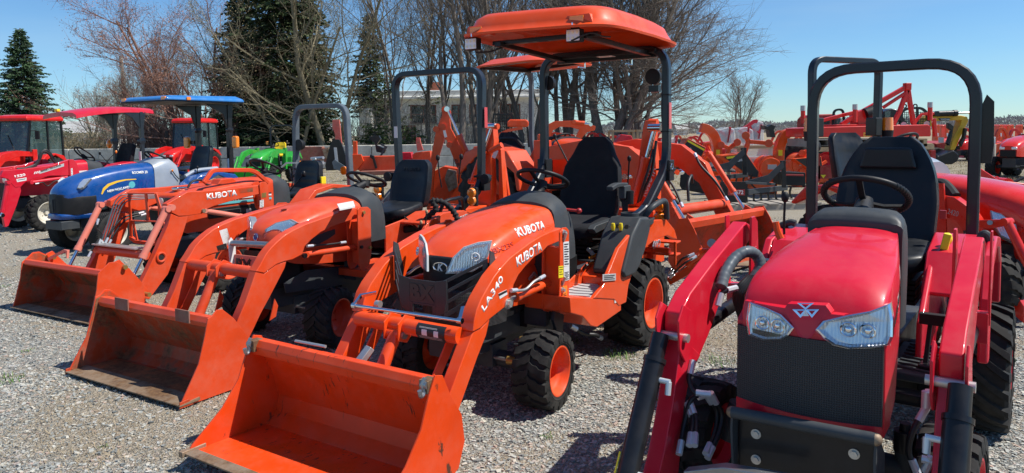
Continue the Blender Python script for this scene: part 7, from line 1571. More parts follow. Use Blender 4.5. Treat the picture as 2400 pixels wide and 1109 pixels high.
# ------------------------------------------------------------------ orange red tractor behind the crimson one at right
def tractor_right():
    F = Fr(3.78, 7.42, -66); O = 'red_orange'
    t = thing('compact_tractor', 'orange red tractor behind the crimson one, its hood cut by the right edge', 'tractor', F)
    for s_ in (1, -1): wheel(t, 1.5, s_ * .50, .30, .30, .24, .17, 16, 'r4', s_, O); wheel(t, .0, s_ * .52, .42, .42, .32, .24, 18, 'r4', s_, O)
    MB().bb(-.4, 1.75, -.17, .17, .34, .60).cyl((1.5, -.42, .3), (1.5, .42, .3), .05).cyl((0, -.45, .42), (0, .45, .42), .08).build('chassis', 'gray_frame', t)
    def pr(w, zt, zb): return [(0, zt), (w * .5, zt - .012), (w * .86, zt - .06), (w, zt - .14), (w * 1.03, (zt + zb) / 2), (w, zb)]
    hood = loft([(.62, pr(.30, 1.17, .66)), (1.0, pr(.31, 1.155, .64)), (1.45, pr(.30, 1.09, .64)), (1.75, pr(.27, .99, .66)), (1.88, pr(.2, .89, .68))], 'hood', O, t)
    P = [onpl(F, a, b, V((1.62, -.27, 1.0)), V((.55, -.8, .3))) for a, b in ((2320, 496), (2345, 504), (2380, 530), (2386, 560), (2370, 568), (2345, 556), (2326, 528))]
    n = V((.55, -.8, .3)).normalized(); o = slab(MB(), [p + n * .05 for p in P], n, .10).build('headlight', 'letter_gray', t, smooth=0); c = sum(P, V()) / 7; slab(MB(), [c + (p - c) * .9 + n * .056 for p in P], n, .01).build('reflector_bowl', 'lamp_bowl', o, smooth=0); slab(MB(), [c + (p - c) * .98 + n * .066 for p in P], n, .004).build('lens', 'lamp_glass', o, smooth=0)
    MB().bb(1.84, 1.93, -.2, .2, .66, .9).build('grille', 'black_plastic', t, bevel=.02)
    loft([(.34, [(0, 1.22), (.16, 1.20), (.26, 1.05), (.27, .6)]), (.50, [(0, 1.32), (.18, 1.30), (.29, 1.15), (.30, .6)]), (.64, [(0, 1.27), (.18, 1.255), (.30, 1.1), (.31, .6)])], 'cowl', 'silver', t)
    steering(t, (.28, 0, 1.44), .19, .6, colbase=(.42, 0, 1.22)); seat(t, -.26, .0, 1.06, .50, .50, 'seat_vinyl', ribs=6); MB().bb(-.5, .6, -.5, .5, .52, .58).build('floor_deck', 'black_plastic', t)
    fo = [(.55, .58), (.50, .90), (.3, 1.02), (0, 1.05), (-.3, 1.0), (-.5, .82), (-.44, .8), (0, .99), (.42, .86), (.47, .58)]
    for s_ in (1, -1): MB().prism(fo, 'y', s_ * .66, s_ * .34).build('fender', O, t, bevel=.03)
    rb = rollbar(t, (-.35, .44, .9), [(-.36, .48, 1.1)], -.36, 2.34, .50, w=.06, d=.08, rad=.16)
    for s_ in (1, -1):
        MB().box((-.36, s_ * .44, 1.62), (.14, .10, .20)).build('roll_bar_hinge', 'black_paint', rb, bevel=.01)
        o = MB().tube([(-.30, s_ * .58, 1.58), (-.30, s_ * .58, 1.72)], [.062, .055], 16).build('turn_signal', 'amber', t); MB().tube([(-.30, s_ * .58, 1.48), (-.30, s_ * .58, 1.58)], [.055, .064], 16).build('housing', 'black_plastic', o)
        MB().lathe([(.001, -.04), (.05, -.04), (.06, 0), (.001, .03)], (-.28, s_ * .50, 1.42), 'x', 16).build('work_lamp', 'black_plastic', t)
    # loader arm, cylinder and brackets on the near side
    hw = -.52
    def Y(*pp): return F.xz(pp, hw)
    arm = MB().prism(Y((2190, 455), (2235, 462), (2275, 490), (2300, 530), (2330, 600), (2362, 660), (2400, 720), (2400, 760), (2370, 735), (2340, 680), (2300, 620), (2270, 570), (2240, 520), (2195, 500)), 'y', hw, hw + .09).build('loader_arm', O, t, bevel=.01)
    MB().prism(Y((2195, 430), (2215, 430), (2222, 560), (2200, 560)), 'y', hw - .02, hw - .005).build('loader_tower', O, t); hyd(t, F.y(2360, 520, hw - .06), F.y(2440, 680, hw - .06), .035, O, .9); MB().cyl(F.y(2320, 522, hw), F.y(2320, 522, hw - .10), .02).build('pin', 'steel', t); MB().prism(Y((2300, 515), (2370, 513), (2378, 527), (2330, 535), (2300, 532)), 'y', hw - .03, hw - .07).build('knee_plate', O, t, bevel=.005)
    side_text(F, 'SL2420', (2208, 497), (2245, 508), hw, (2210, 485), 'letter_gray', t); label_plate(F, t, [(2318, 628), (2340, 622), (2345, 645), (2322, 650)], hw, 'label_white', stripes=STR[::3]); label_plate(F, t, [(2258, 540), (2298, 543), (2298, 556), (2258, 553)], hw - .01, 'letter_black'); side_text(F, 'Gagnon', (2262, 552), (2295, 554), hw - .013, (2262, 544), 'letter_white', t)
    MB().tube(cat_rom([F.y(2192, 430, -.4), F.y(2210, 432, -.4), F.y(2225, 445, -.42), F.y(2238, 462, -.45)], 6), .05, 10).build('hose_sleeve', 'sock_black', t); MB().bar(fillet([F.y(2397, 540, -.3), F.y(2385, 535, -.3), F.y(2383, 600, -.3), F.y(2400, 620, -.3)], .05, 4), .03, .03, (0, 1, 0)).build('brush_guard', O, t)
tractor_right()
# ------------------------------------------------------------------ implements and machines farther back
def imp(name, label, cat, px, Y, group=None):
    a = atY(px, 330, Y); F = Fr(a.x, Y, 0); return thing(name, label, cat, F, group=group), F
def pz(F, root, name, mat, pts, y0, d, bevel=.006, label=None): return MB().prism(F.xz(pts, y0), 'y', y0, y0 + d).build(name, mat, root, bevel=bevel, smooth=30)
def ft(F, body, p0, p1, top, y, mat, root):    # writing on a face turned to the camera
    a = F.y(*p0, y); b = F.y(*p1, y); t_ = F.y(*top, y); o = text(body, 1, 0, Matrix.Identity(4), mat, root, bold=.02)
    vs = [v.co for v in o.data.vertices]; x0, x1 = min(v.x for v in vs), max(v.x for v in vs); y1 = max(v.y for v in vs)
    o.data.transform(plane_m(a + V((0, -.006, 0)), b - a, t_ - a) @ Matrix.Diagonal(((b - a).length / (x1 - x0), (t_ - a).length / y1, 1, 1)) @ Matrix.Translation((-x0, 0, 0))); return o
def pallet(label, px, Y, z, w, d, mat='wood_gray', group='wooden pallets on the lot', rz=0):
    a = atY(px, 330, Y); r_ = thing('pallet', label, 'pallet', loc=(a.x, Y, z), rz=rz, group=group); m = MB()
    for i in range(7): m.bb(-w / 2 + i * w / 7, -w / 2 + (i + .72) * w / 7, -d / 2, d / 2, .115, .14)
    m.build('top_boards', mat, r_); m = MB()
    for y_ in (-d / 2 + .05, 0, d / 2 - .05):
        m.bb(-w / 2, w / 2, y_ - .03, y_ + .03, .02, .114)
    m.bb(-w / 2, w / 2, -d / 2, d / 2, 0, .019); m.build('runners', mat, r_); return r_
# black cultivator marked 672 and its pallet, second one behind
def cultivator(px, Y, label, k=0, txt='672'):
    r_, F = imp('cultivator', label, 'cultivator', px, Y, 'black cultivators on pallets'); d0 = px - 1780; dy = 0 if not k else -30
    def q(*pp): return [(a + d0, b + dy) for a, b in pp]
    pz(F, r_, 'end_plate', 'black_paint', q((1688, 428), (1690, 426), (1745, 426), (1752, 432), (1753, 480), (1740, 484), (1690, 474), (1685, 465)), 0, .02)
    f = MB(); a, b = F.y(1750 + d0, 450 + dy, .1), F.y(1842 + d0, 440 + dy, .6); f.bar([a, b], .10, .10).bar([F.y(1745 + d0, 428 + dy, .05), F.y(1815 + d0, 432 + dy, .3)], .06, .05); f.build('beam', 'gray_frame', r_, bevel=.005)
    pz(F, r_, 'hitch_bracket', 'gray_frame', q((1738, 427), (1800, 410), (1835, 378), (1838, 392), (1820, 410), (1800, 432), (1760, 430)), .2, .02); pz(F, r_, 'mast', 'black_paint', q((1828, 377), (1842, 376), (1843, 440), (1833, 440), (1832, 392)), .35, .03)
    for i in range(7):
        x = 1752 + i * 17 + d0; m = MB(); P = [F.y(x + dd, yy + dy - i * 2.2, .1 + i * .09) for dd, yy in ((0, 452), (-3, 465), (0, 476), (8, 484), (15, 488))]; m.bar(cat_rom(P, 4), .03, .05, (0, 1, 0)).build('tine', 'black_paint', r_, smooth=40)
    if txt: pz(F, r_, 'decal', 'letter_red', q((1706, 444), (1746, 444), (1746, 458), (1706, 458)), -.002, .002, 0); ft(F, txt, (1724 + d0, 455 + dy), (1742 + d0, 455 + dy), (1724 + d0, 446 + dy), -.003, 'letter_white', r_)
    return r_
pallet('low grey pallet under the cultivator marked 672', 1790, 14.6, 0, 2.1, 1.1, rz=.12)
cultivator(1780, 14.4, 'black cultivator with end plate marked 672 and curved tines, on a low pallet')
cultivator(1688, 16.5, 'black cultivator bracket left of the one marked 672, in front of the orange chipper', 1, '')
m, F = imp('toolbox', 'black plastic crate beside the cultivator marked 672', 'crate', 1860, 15.5); pz(F, m, 'body', 'black_plastic', [(1830, 403), (1888, 405), (1888, 436), (1832, 434)], 0, .5); pz(F, m, 'ribs', 'letter_red', [(1836, 408), (1884, 409), (1884, 413), (1836, 412)], -.01, .01)
# chippers
def chipper(label, Y, px, hop, chute, drum, legs, words, dec=None):
    r_, F = imp('wood_chipper', label, 'wood chipper', px, Y, 'orange wood chippers')
    h = F.xz(hop, 0); MB().prism(h, 'y', 0, .55).build('hopper', 'chute_orange', r_, bevel=.01)
    c = sum((V((a, b)) for a, b in h), V((0, 0))) / len(h); inn = [tuple(c + (V(q_) - c) * .90) for q_ in h]; MB().prism(inn, 'y', -.012, -.001).build('hopper_panel', 'letter_black', r_)
    L = F.y(*words[0], -.012), F.y(*words[1], -.012); ft(F, 'WALLENSTEIN', words[0], words[1], words[2], -.014, 'letter_white', r_)
    if dec: MB().prism(F.xz(dec, -.013), 'y', -.016, -.013).build('warning_strip', 'label_yellow', r_)
    P = cat_rom([F.y(*p[:2], .3) for p in chute[0]], 5); w = chute[1]
    MB().bar(P, w, .22, (0, 1, 0)).build('chute', 'chute_orange', r_, bevel=.008); q_ = P[len(P) // 3]; MB().box(q_ + V((0, -.115, 0)), (.10, .004, .14)).build('chute_label', 'label_yellow', r_)
    q_ = F.y(*drum, .2); MB().cyl(q_, q_ + V((0, .4, 0)), .34, n=32).cyl(q_ + V((0, -.03, 0)), q_, .28, n=32).build('drum_housing', 'chute_orange', r_, bevel=.01); MB().box(q_ + V((.02, -.05, .05)), (.22, .02, .12)).build('drum_label', 'label_gray', r_)
    m = MB(); x0, x1 = F.y(*legs[0], .3), F.y(*legs[1], .3); m.bb(x0.x, x1.x, .1, .7, .12, .3).bb(x0.x, x0.x + .08, .1, .7, 0, .5).bb(x1.x - .08, x1.x, .1, .7, 0, .5).bar([(x0.x, .4, .2), (x1.x, .4, .7)], .08, .08); m.build('frame', 'chute_orange', r_, bevel=.01)
    mm = MB().bar([F.y(*legs[2], .2), F.y(*legs[3], .2)], .10, .10).bar([F.y(*legs[3], .2), F.y(*legs[4], .2)], .10, .10).bar([F.y(*legs[3], .2), F.y(*legs[5], .2)], .10, .10).cyl(F.y(*legs[4], .1), F.y(*legs[4], .35), .10).cyl(F.y(*legs[5], .1), F.y(*legs[5], .35), .10); mm.build('hitch_frame', 'orange', r_, bevel=.01)
    return r_
chipper('orange wood chipper with curved chute, its black hopper tilted, left of the other chippers', 19.0, 1670, [(1601, 340), (1612, 324), (1655, 346), (1636, 392), (1600, 376)], ([(1674, 400), (1678, 375), (1680, 345), (1672, 318), (1658, 304), (1642, 299)], .24), (1668, 390), ((1650, 392), (1730, 405), (1700, 372), (1708, 348), (1690, 340), (1728, 334)), ((1612, 350), (1629, 382), (1619, 346)), [(1612, 328), (1652, 350), (1650, 354), (1611, 332)])
chipper('orange wood chipper with wide black triangular hopper in front of the white crate', 17.6, 1790, [(1690, 365), (1748, 358), (1780, 404), (1778, 418), (1758, 416)], ([(1824, 392), (1824, 370), (1828, 340), (1838, 318), (1852, 310)], .22), (1806, 396), ((1740, 410), (1815, 418), (1742, 368), (1754, 332), (1748, 318), (1802, 336)), ((1720, 380), (1749, 376), (1720, 375)), [(1702, 368), (1746, 362), (1748, 366), (1704, 373)])
chipper('third orange wood chipper half hidden behind the roll bar of the crimson tractor', 19.6, 1900, [(1860, 372), (1925, 366), (1930, 402), (1905, 404)], ([(1890, 395), (1892, 372), (1896, 352)], .2), (1880, 388), ((1868, 402), (1940, 410), (1890, 380), (1892, 370), (1880, 360), (1905, 362)), ((1890, 396), (1925, 394), (1890, 390)))
# wrapped goods, crate, boxes
def wrapped(label, px, Y, pts, mat='red', mat2='silver', grp='attachments wrapped in clear plastic'):
    r_, F = imp('wrapped_attachment', label, 'attachment', px, Y, grp); P = F.xz(pts, 0); c = sum((V(p) for p in P), V((0, 0))) / len(P)
    MB().prism([tuple(c + (V(p) - c) * .62) for p in P], 'y', .15, .7).build('frame', mat2, r_, bevel=.02); MB().bar([(P[0][0] * .8 + c.x * .2, .1, P[0][1] * .8 + c.y * .2), (c.x, .1, c.y), (P[2][0] * .75 + c.x * .25, .1, P[2][1] * .75 + c.y * .25)], .12, .10).bar([(c.x, .05, c.y - .25), (c.x + .1, .05, c.y + .35)], .10, .08).build('arm', mat, r_, bevel=.01)
    m = MB(); rr = random.Random(px); n = len(P); o = [V((a, 0, b)) for a, b in P]; b_ = [V((a, .9, b)) for a, b in P]; m.add(o + b_, [tuple(range(n)), tuple(range(n, 2 * n))[::-1]] + [(i, (i + 1) % n, n + (i + 1) % n, n + i) for i in range(n)])
    w = m.build('plastic_wrap', 'clear_wrap', r_, bevel=.05); return r_
for i, (lb, px, Y, pts) in enumerate((('wrapped grey attachment right of the first chipper chute', 1700, 27, [(1684, 305), (1706, 298), (1722, 302), (1726, 345), (1690, 348)]), ('bluish wrapped attachment topped by folded plastic', 1755, 27.5, [(1730, 302), (1750, 297), (1766, 305), (1768, 345), (1732, 345)]), ('tall wrapped attachment whose red arm rises highest', 1785, 29, [(1766, 300), (1775, 283), (1790, 286), (1792, 343), (1768, 345)]), ('white wrapped attachment between the loader bucket tractor and the first chipper', 1578, 21, [(1563, 325), (1585, 322), (1592, 340), (1592, 372), (1562, 372)]))): wrapped(lb, px, Y, pts)
m, F = imp('red_grapple', 'red grapple arm sticking up out of the plastic wrapped row', 'grapple', 1762, 28.5); MB().bar(cat_rom([F.y(*p, 0) for p in ((1738, 304), (1752, 296), (1768, 284), (1774, 286))], 4), .16, .12).build('arm', 'red', m); MB().bar([F.y(1745, 305, .1), F.y(1760, 298, .1)], .2, .2).build('bracket', 'red', m)
m, F = imp('black_hitch', 'black hitch attachment standing right of the wrapped row', 'attachment', 1806, 26); pz(F, m, 'frame', 'black_paint', [(1791, 294), (1800, 297), (1808, 292), (1818, 296), (1814, 304), (1818, 322), (1806, 322), (1803, 306), (1793, 303)], 0, .4)
def crate(label, px, Y, x0, x1, z0, z1, fill='clear_wrap', mat='wood'):
    r_, F = imp('crate', label, 'crate', px, Y, 'wooden crates'); a, b = F.y(x0, z1, 0), F.y(x1, z0, 0); d = 1.0; t_ = .08; m = MB()
    for x in (a.x, b.x - t_):
        for y_ in (0, d): m.bb(x, x + t_, y_, y_ + t_, max(b.z, 0), a.z - t_)
    for y_ in (0, d):
        m.bb(a.x, b.x, y_ - .002, y_ + t_ - .002, a.z - t_, a.z); m.bb(a.x + t_, b.x - t_, y_, y_ + t_, max(b.z, 0), max(b.z, 0) + .08)
    m.bb(a.x, a.x + t_, t_, d, a.z - t_, a.z).bb(b.x - t_, b.x, t_, d, a.z - t_, a.z); m.build('frame', mat, r_)
    if fill: MB().bb(a.x + .09, b.x - .09, .10, d - .02, max(b.z, 0) + .09, a.z - .09).build('cover', fill, r_); MB().bb(a.x + .3, b.x - .35, .25, d - .2, max(b.z, 0) + .1, a.z - .35).build('contents', 'red_dark', r_, bevel=.05)
    return r_
crate('pale wooden crate covered in clear plastic behind the middle chipper', 1782, 20.5, 1730, 1838, 440, 343)
crate('open wooden crate on the row behind the black seat, left one', 1462, 26, 1434, 1488, 350, 305, None); crate('open wooden crate on the row behind the black seat, right one', 1515, 26, 1492, 1540, 350, 304, None)
def box_imp(label, px, Y, pts, mat, name='snow_blower_housing', extra=None, d=.6):
    r_, F = imp(name, label, name.replace('_', ' ').replace(' housing', ''), px, Y); pz(F, r_, 'housing', mat, pts, 0, d, .02)
    for e in extra or []: pz(F, r_, e[0], e[1], e[2], e[3] if len(e) > 3 else -.05, .12, .01)
    return r_
box_imp('crimson slanted snow blower box in front of the wooden crates', 1470, 24, [(1438, 340), (1456, 315), (1480, 318), (1494, 350), (1444, 352)], 'red', extra=[('side_panel', 'red_dark', [(1470, 330), (1480, 328), (1494, 348), (1484, 350)])])
box_imp('small orange implement right of the crimson slanted box', 1520, 23, [(1502, 346), (1512, 326), (1530, 324), (1546, 352), (1506, 356)], 'orange', name='implement')
box_imp('rust brown snow blower against the block wall behind the old roll bar', 745, 31, [(702, 344), (752, 344), (762, 376), (706, 378)], 'brown_rusty', extra=[('chute', 'red_faded', [(779, 281), (795, 281), (797, 298), (800, 330), (802, 345), (788, 345), (784, 312), (779, 300)]), ('auger_box', 'brown_rusty', [(752, 348), (800, 344), (812, 378), (760, 380)]), ('linkage', 'bare_edge', [(755, 352), (770, 345), (775, 370), (762, 372)], -.15)])
m, F = imp('folded_wing_mower', 'black tapered cover plate with a silver slot standing behind the ribbed seat', 'cover plate', 786, 19); pz(F, m, 'plate', 'black_paint', [(779, 327), (794, 327), (800, 336), (812, 372), (812, 398), (764, 400), (762, 388), (772, 345)], 0, .08); pz(F, m, 'slot', 'label_gray', [(782, 346), (789, 346), (793, 382), (786, 384)], -.01, .008); pz(F, m, 'arm', 'rops_gray', [(778, 380), (784, 374), (812, 392), (806, 404), (782, 396)], -.04, .03)
box_imp('orange snow blower with upright orange chute behind the fenders', 880, 25, [(822, 388), (832, 372), (842, 367), (898, 366), (905, 366), (930, 365), (941, 386), (938, 398), (850, 406), (838, 398)], 'orange_old', extra=[('chute', 'orange', [(827, 331), (836, 331), (837, 364), (827, 364)]), ('gear_box', 'orange', [(822, 362), (846, 362), (852, 378), (836, 400), (824, 404)], -.1), ('black_arm', 'black_paint', [(868, 362), (876, 366), (884, 394), (879, 396), (873, 374), (866, 368)], -.12)])
m, F = imp('chute', 'black snow blower chute rising above the block wall', 'chute', 890, 26); pz(F, m, 'spout', 'black_paint', [(864, 320), (888, 318), (892, 326), (882, 340), (896, 346), (904, 352), (900, 360), (882, 356), (878, 334), (866, 326)], 0, .2); MB().bar([F.y(892, 338, 0), F.y(905, 344, 0), F.y(892, 366, 0), F.y(875, 368, 0)], .06, .05, (0, 1, 0)).build('linkage', 'gray_frame', m)
box_imp('crimson snow blower with short chute by the wall', 960, 26.5, [(925, 362), (928, 358), (963, 357), (968, 382), (940, 386)], 'red'); box_imp('orange snow blower right of the crimson one, upright chute on top', 990, 26, [(966, 364), (972, 358), (1008, 354), (1012, 384), (968, 386)], 'orange_old', extra=[('chute', 'red_faded', [(975, 323), (984, 323), (986, 334), (992, 352), (978, 355), (975, 336)])])
box_imp('long low brown trailer deck under the snow blowers', 900, 24.5, [(842, 402), (975, 398), (975, 408), (844, 412)], 'brown_rusty', name='trailer')
# loose backhoe attachment left of the roll bar
m, F = imp('backhoe_attachment', 'detached orange backhoe with folded boom behind the black vinyl seat', 'backhoe', 1050, 11.5)
pz(F, m, 'boom', 'orange', [(1037, 252), (1050, 252), (1056, 262), (1054, 280), (1056, 300), (1070, 326), (1098, 384), (1096, 410), (1080, 412), (1062, 370), (1047, 330), (1036, 318), (1022, 304), (1028, 290), (1036, 270)], 0, .12); pz(F, m, 'dipper', 'orange', [(1022, 305), (1040, 318), (1040, 330), (1018, 400), (1012, 470), (1000, 470), (1004, 400)], .02, .14); pz(F, m, 'bucket', 'bare_edge', [(1048, 398), (1066, 402), (1070, 440), (1052, 450), (1042, 420)], .0, .3)
hyd(m, F.y(1094, 360, -.05), F.y(1048, 256, -.05), .05, 'orange', .40, rr=.42); ft(F, 'KUBOTA', (1063, 376), (1078, 406), (1071, 372), -.005, 'letter_black', m)
for p in ((1042, 257), (1038, 297), (1053, 340), (1022, 303)): MB().cyl(F.y(*p, -.03), F.y(*p, .03), .05).build('pin', 'orange', m)
pz(F, m, 'label', 'label_white', [(1038, 306), (1044, 305), (1048, 321), (1042, 323)], -.004, .003, 0); pz(F, m, 'frame', 'orange', [(1000, 410), (1040, 390), (1100, 400), (1105, 500), (1000, 500)], .3, .4)
# orange mini excavator
m, F = imp('mini_excavator', 'orange mini excavator with arched boom seen between the canopy posts', 'excavator', 1300, 20)
pz(F, m, 'boom', 'orange', [(1276, 318), (1284, 292), (1300, 284), (1340, 283), (1352, 289), (1376, 290), (1396, 296), (1394, 306), (1376, 310), (1362, 326), (1350, 322), (1358, 304), (1340, 298), (1312, 297), (1296, 306), (1288, 322)], 0, .22); pz(F, m, 'body', 'orange', [(1262, 315), (1300, 310), (1348, 316), (1350, 345), (1262, 348)], .2, 1.0, .04); pz(F, m, 'roof', 'orange', [(1188, 286), (1196, 280), (1234, 280), (1240, 286), (1238, 298), (1190, 298)], .3, .9, .04); hyd(m, F.y(1345, 286, -.1), F.y(1384, 292, -.1), .06, 'orange', .6)
MB().bar([F.y(1192, 298, .35), F.y(1190, 345, .35)], .06, .06, (0, 1, 0)).bar([F.y(1236, 298, .35), F.y(1240, 345, .35)], .06, .06, (0, 1, 0)).build('cab_frame', 'black_paint', m); MB().bar([F.y(1165, 318, .1), F.y(1190, 306, .1), F.y(1225, 300, .1)], .1, .08).build('rail', 'orange_old', m); pz(F, m, 'track', 'rubber', [(1255, 350), (1262, 344), (1350, 342), (1360, 350), (1352, 366), (1262, 368)], .1, .4, .04); MB().ball(F.y(1286, 342, -.1), (.10, .06, .12)).build('work_light', 'label_yellow', m)
m, F = imp('mesh_cage', 'black wire mesh guard left of the mini excavator roof', 'cage', 1180, 21)
w = MB()
for i in range(9): w.bar([F.y(1157 + i * 5, 270, 0), F.y(1157 + i * 5, 312, 0)], .02, .02, (0, 1, 0)); 
for i in range(7): w.bar([F.y(1157, 270 + i * 7, .03), F.y(1197, 270 + i * 7, .03)], .02, .02, (0, 1, 0))
w.build('mesh', 'black_paint', m); MB().bar([F.y(1153, 312, -.04), F.y(1157, 268, -.04), F.y(1199, 268, -.04), F.y(1199, 312, -.04)], .05, .05, (0, 1, 0)).build('frame', 'black_paint', m)
# red box cutter on pallets
m, F = imp('rotary_cutter', 'big red rotary cutter with A-shaped mast, loaded on wooden pallets', 'rotary cutter', 2040, 16)
pz(F, m, 'deck', 'red_bright', [(1905, 300), (1922, 298), (2175, 292), (2182, 296), (2182, 320), (1905, 322)], 0, 1.6, .02); pz(F, m, 'deck_rim', 'red_bright', [(1960, 292), (2065, 290), (2066, 302), (1958, 304)], .3, 1.0, .01)
for P, w_ in (([(1972, 292), (2010, 268), (2060, 240), (2122, 205)], .10), ([(2070, 252), (2122, 218)], .07), ([(2088, 300), (2108, 262), (2126, 212)], .09), ([(2128, 208), (2134, 250), (2142, 296)], .09), ([(2120, 203), (2132, 203)], .16), ([(1905, 288), (1975, 270), (2010, 262)], .08), ([(2100, 297), (2170, 297)], .09), ([(2140, 292), (2160, 268), (2188, 266)], .06), ([(2188, 278), (2192, 320)], .08), ([(2020, 300), (2030, 280), (2056, 268)], .06), ([(2124, 215), (2126, 240)], .08)): MB().bar([F.y(*p, .5) for p in P], w_, w_, (0, 1, 0), ch=.01).build('mast_bar', 'red_bright', m)
pz(F, m, 'gear_box', 'red_bright', [(2008, 262), (2034, 256), (2048, 270), (2044, 292), (2012, 294)], .4, .4); MB().cyl(F.y(2028, 268, .4), F.y(2062, 256, .4), .14, .12).build('shaft_cover', 'black_plastic', m)
for p in ((1882, 258), (2004, 255), (2180, 250)): a = F.y(p[0], p[1] + 32, .2); b = F.y(*p, .2); MB().cyl(a, b, .05).build('post', 'red_bright', m); MB().cyl(b - V((0, 0, .02)), b + V((0, 0, .10)), .056).build('post_cap', 'label_gray', m)
for p in ((2118, 292), (2134, 298), (2172, 290)): MB().cyl(F.y(*p, .42), F.y(*p, .60), .06).build('pin', 'zinc', m)
ft(F, 'DELMORE', (2024, 320), (2062, 318), (2024, 311), -.002, 'letter_yellow', m)
for i, (a, b, lb) in enumerate(((1908, 2040, 'long grey pallet stacked under the left half of the red cutter'), (2090, 2170, 'pale pallet stacked under the right end of the red cutter'))):
    r_, F2 = imp('pallet', lb, 'pallet', (a + b) / 2, 16, 'pallets under the red cutter'); p0, p1 = F2.y(a, 326, -.05), F2.y(b, 340, -.05); M_ = MB().bb(p0.x, p1.x, -.1, 1.5, p0.z - .03, p0.z).bb(p0.x, p1.x, -.1, 1.5, p1.z - .03, p1.z)
    for k in range(5): x = p0.x + (p1.x - p0.x - .08) * k / 4; M_.bb(x, x + .08, -.1, 1.5, p1.z, p0.z - .03)
    M_.build('boards', 'wood_gray' if i == 0 else 'wood', r_)
m, F = imp('timber_beam', 'thick reddish timber beams carrying the pallets of the red cutter', 'beam', 2060, 15.9); pz(F, m, 'beam', 'wood', [(1912, 342), (2185, 336), (2190, 340), (2190, 350), (1912, 356)], 0, .3)
m, F = imp('rack', 'dark red steel rack under the timber beams', 'rack', 2030, 16.4); MB().bar([F.y(1915, 360, 0), F.y(1915, 425, 0)], .1, .1, (0, 1, 0)).bar([F.y(2185, 352, 0), F.y(2185, 410, 0)], .1, .1, (0, 1, 0)).bar([F.y(1905, 404, 0), F.y(1995, 402, 0)], .3, .1, (0, 1, 0)).build('frame', 'red_dark', m); pz(F, m, 'warning_label', 'label_yellow', [(1924, 410), (1936, 410), (1930, 418)], -.08, .02, 0)
# machines behind the cutter
def wheelpair(m, F, px, py, r, W, rim='red'):
    q = F.y(px, py, 0); w = wheel(m, q.x, q.y, r, r, W, r * .5, 18, 'ag', -1, rim); return w
m, F = imp('cab_tractor', 'dark red cab tractor behind the left end of the red cutter', 'tractor', 1950, 21); pz(F, m, 'cab', 'red_dark', [(1912, 278), (1922, 268), (1960, 267), (1966, 300), (1910, 312)], 0, 1.4, .04); pz(F, m, 'window', 'cab_glass', [(1930, 280), (1946, 279), (1944, 298), (1932, 298)], -.02, .015); MB().bar(fillet([F.y(*p, -.2) for p in ((1952, 300), (1954, 258), (1976, 256), (1979, 300))], .15, 4), .06, .05, (0, 1, 0)).build('roll_bar', 'black_paint', m); pz(F, m, 'window', 'cab_glass', [(1958, 276), (1970, 272), (1970, 296), (1956, 298)], -.02, .015)
wheelpair(m, F, 1932, 370, .62, .4); wheelpair(m, F, 1860, 355, .62, .4)
m, F = imp('skid_steer', 'black caged skid steer with wire mesh behind the A-shaped mast', 'loader', 2130, 19)
pz(F, m, 'cab', 'black_paint', [(2070, 262), (2090, 254), (2108, 258), (2098, 300), (2066, 300)], 0, 1.2, .04); pz(F, m, 'window', 'cab_glass', [(2074, 262), (2088, 260), (2086, 284), (2074, 284)], -.02, .015); g = MB()
for i in range(16): g.bar([F.y(2112 + i * 4.1, 262 + (4 if i in (0, 15) else 0), 0), F.y(2112 + i * 4.1, 316, 0)], .012, .012, (0, 1, 0))
for i in range(13): g.bar([F.y(2112, 264 + i * 4.2, .02), F.y(2176, 264 + i * 4.2, .02)], .012, .012, (0, 1, 0))
g.build('mesh', 'black_paint', m); MB().bar(fillet([F.y(*p, -.05) for p in ((2108, 318), (2112, 262), (2128, 254), (2160, 253), (2174, 266), (2178, 318))], .15, 4), .06, .06, (0, 1, 0)).bar([F.y(2150, 254, -.05), F.y(2150, 318, -.05)], .05, .05, (0, 1, 0)).build('frame', 'black_paint', m)
for p in (2120, 2145): MB().torus(F.y(p, 249, 0), .05, .018, (0, 1, 0), 14, 6).build('lifting_eye', 'black_paint', m)
wheelpair(m, F, 2182, 310, .36, .3, 'label_white'); pz(F, m, 'arm', 'black_paint', [(2098, 280), (2114, 268), (2124, 286), (2116, 292), (2110, 282), (2100, 292)], -.1, .08)
# yellow excavator
m, F = imp('excavator', 'yellow excavator boom and black bucket reaching down beside the crimson roll bar', 'excavator', 2220, 28)
bm_ = pz(F, m, 'boom', 'excavator_yellow', [(2160, 300), (2170, 276), (2188, 265), (2196, 268), (2255, 271), (2268, 274), (2270, 284), (2262, 300), (2250, 325), (2238, 352), (2226, 352), (2236, 318), (2250, 294), (2254, 282), (2196, 284), (2180, 300)], 0, .4, .03)
pz(F, m, 'decal', 'letter_black', [(2199, 277), (2228, 277), (2224, 283), (2203, 283)], -.01, .008, 0); ft(F, 'YUCHAI', (2204, 282), (2225, 282), (2204, 278), -.014, 'letter_white', m); hyd(m, F.y(2192, 267, -.1), F.y(2280, 264, -.1), .11, 'black_paint', .55, rr=.35)
pz(F, m, 'grab_jaw', 'black_paint', [(2222, 288), (2228, 290), (2236, 296), (2232, 320), (2226, 342), (2220, 336), (2230, 306), (2222, 300)], -.2, .15, .02); pz(F, m, 'dipper', 'black_paint', [(2262, 300), (2268, 302), (2262, 330), (2254, 345), (2250, 335), (2258, 322)], -.2, .15, .02)
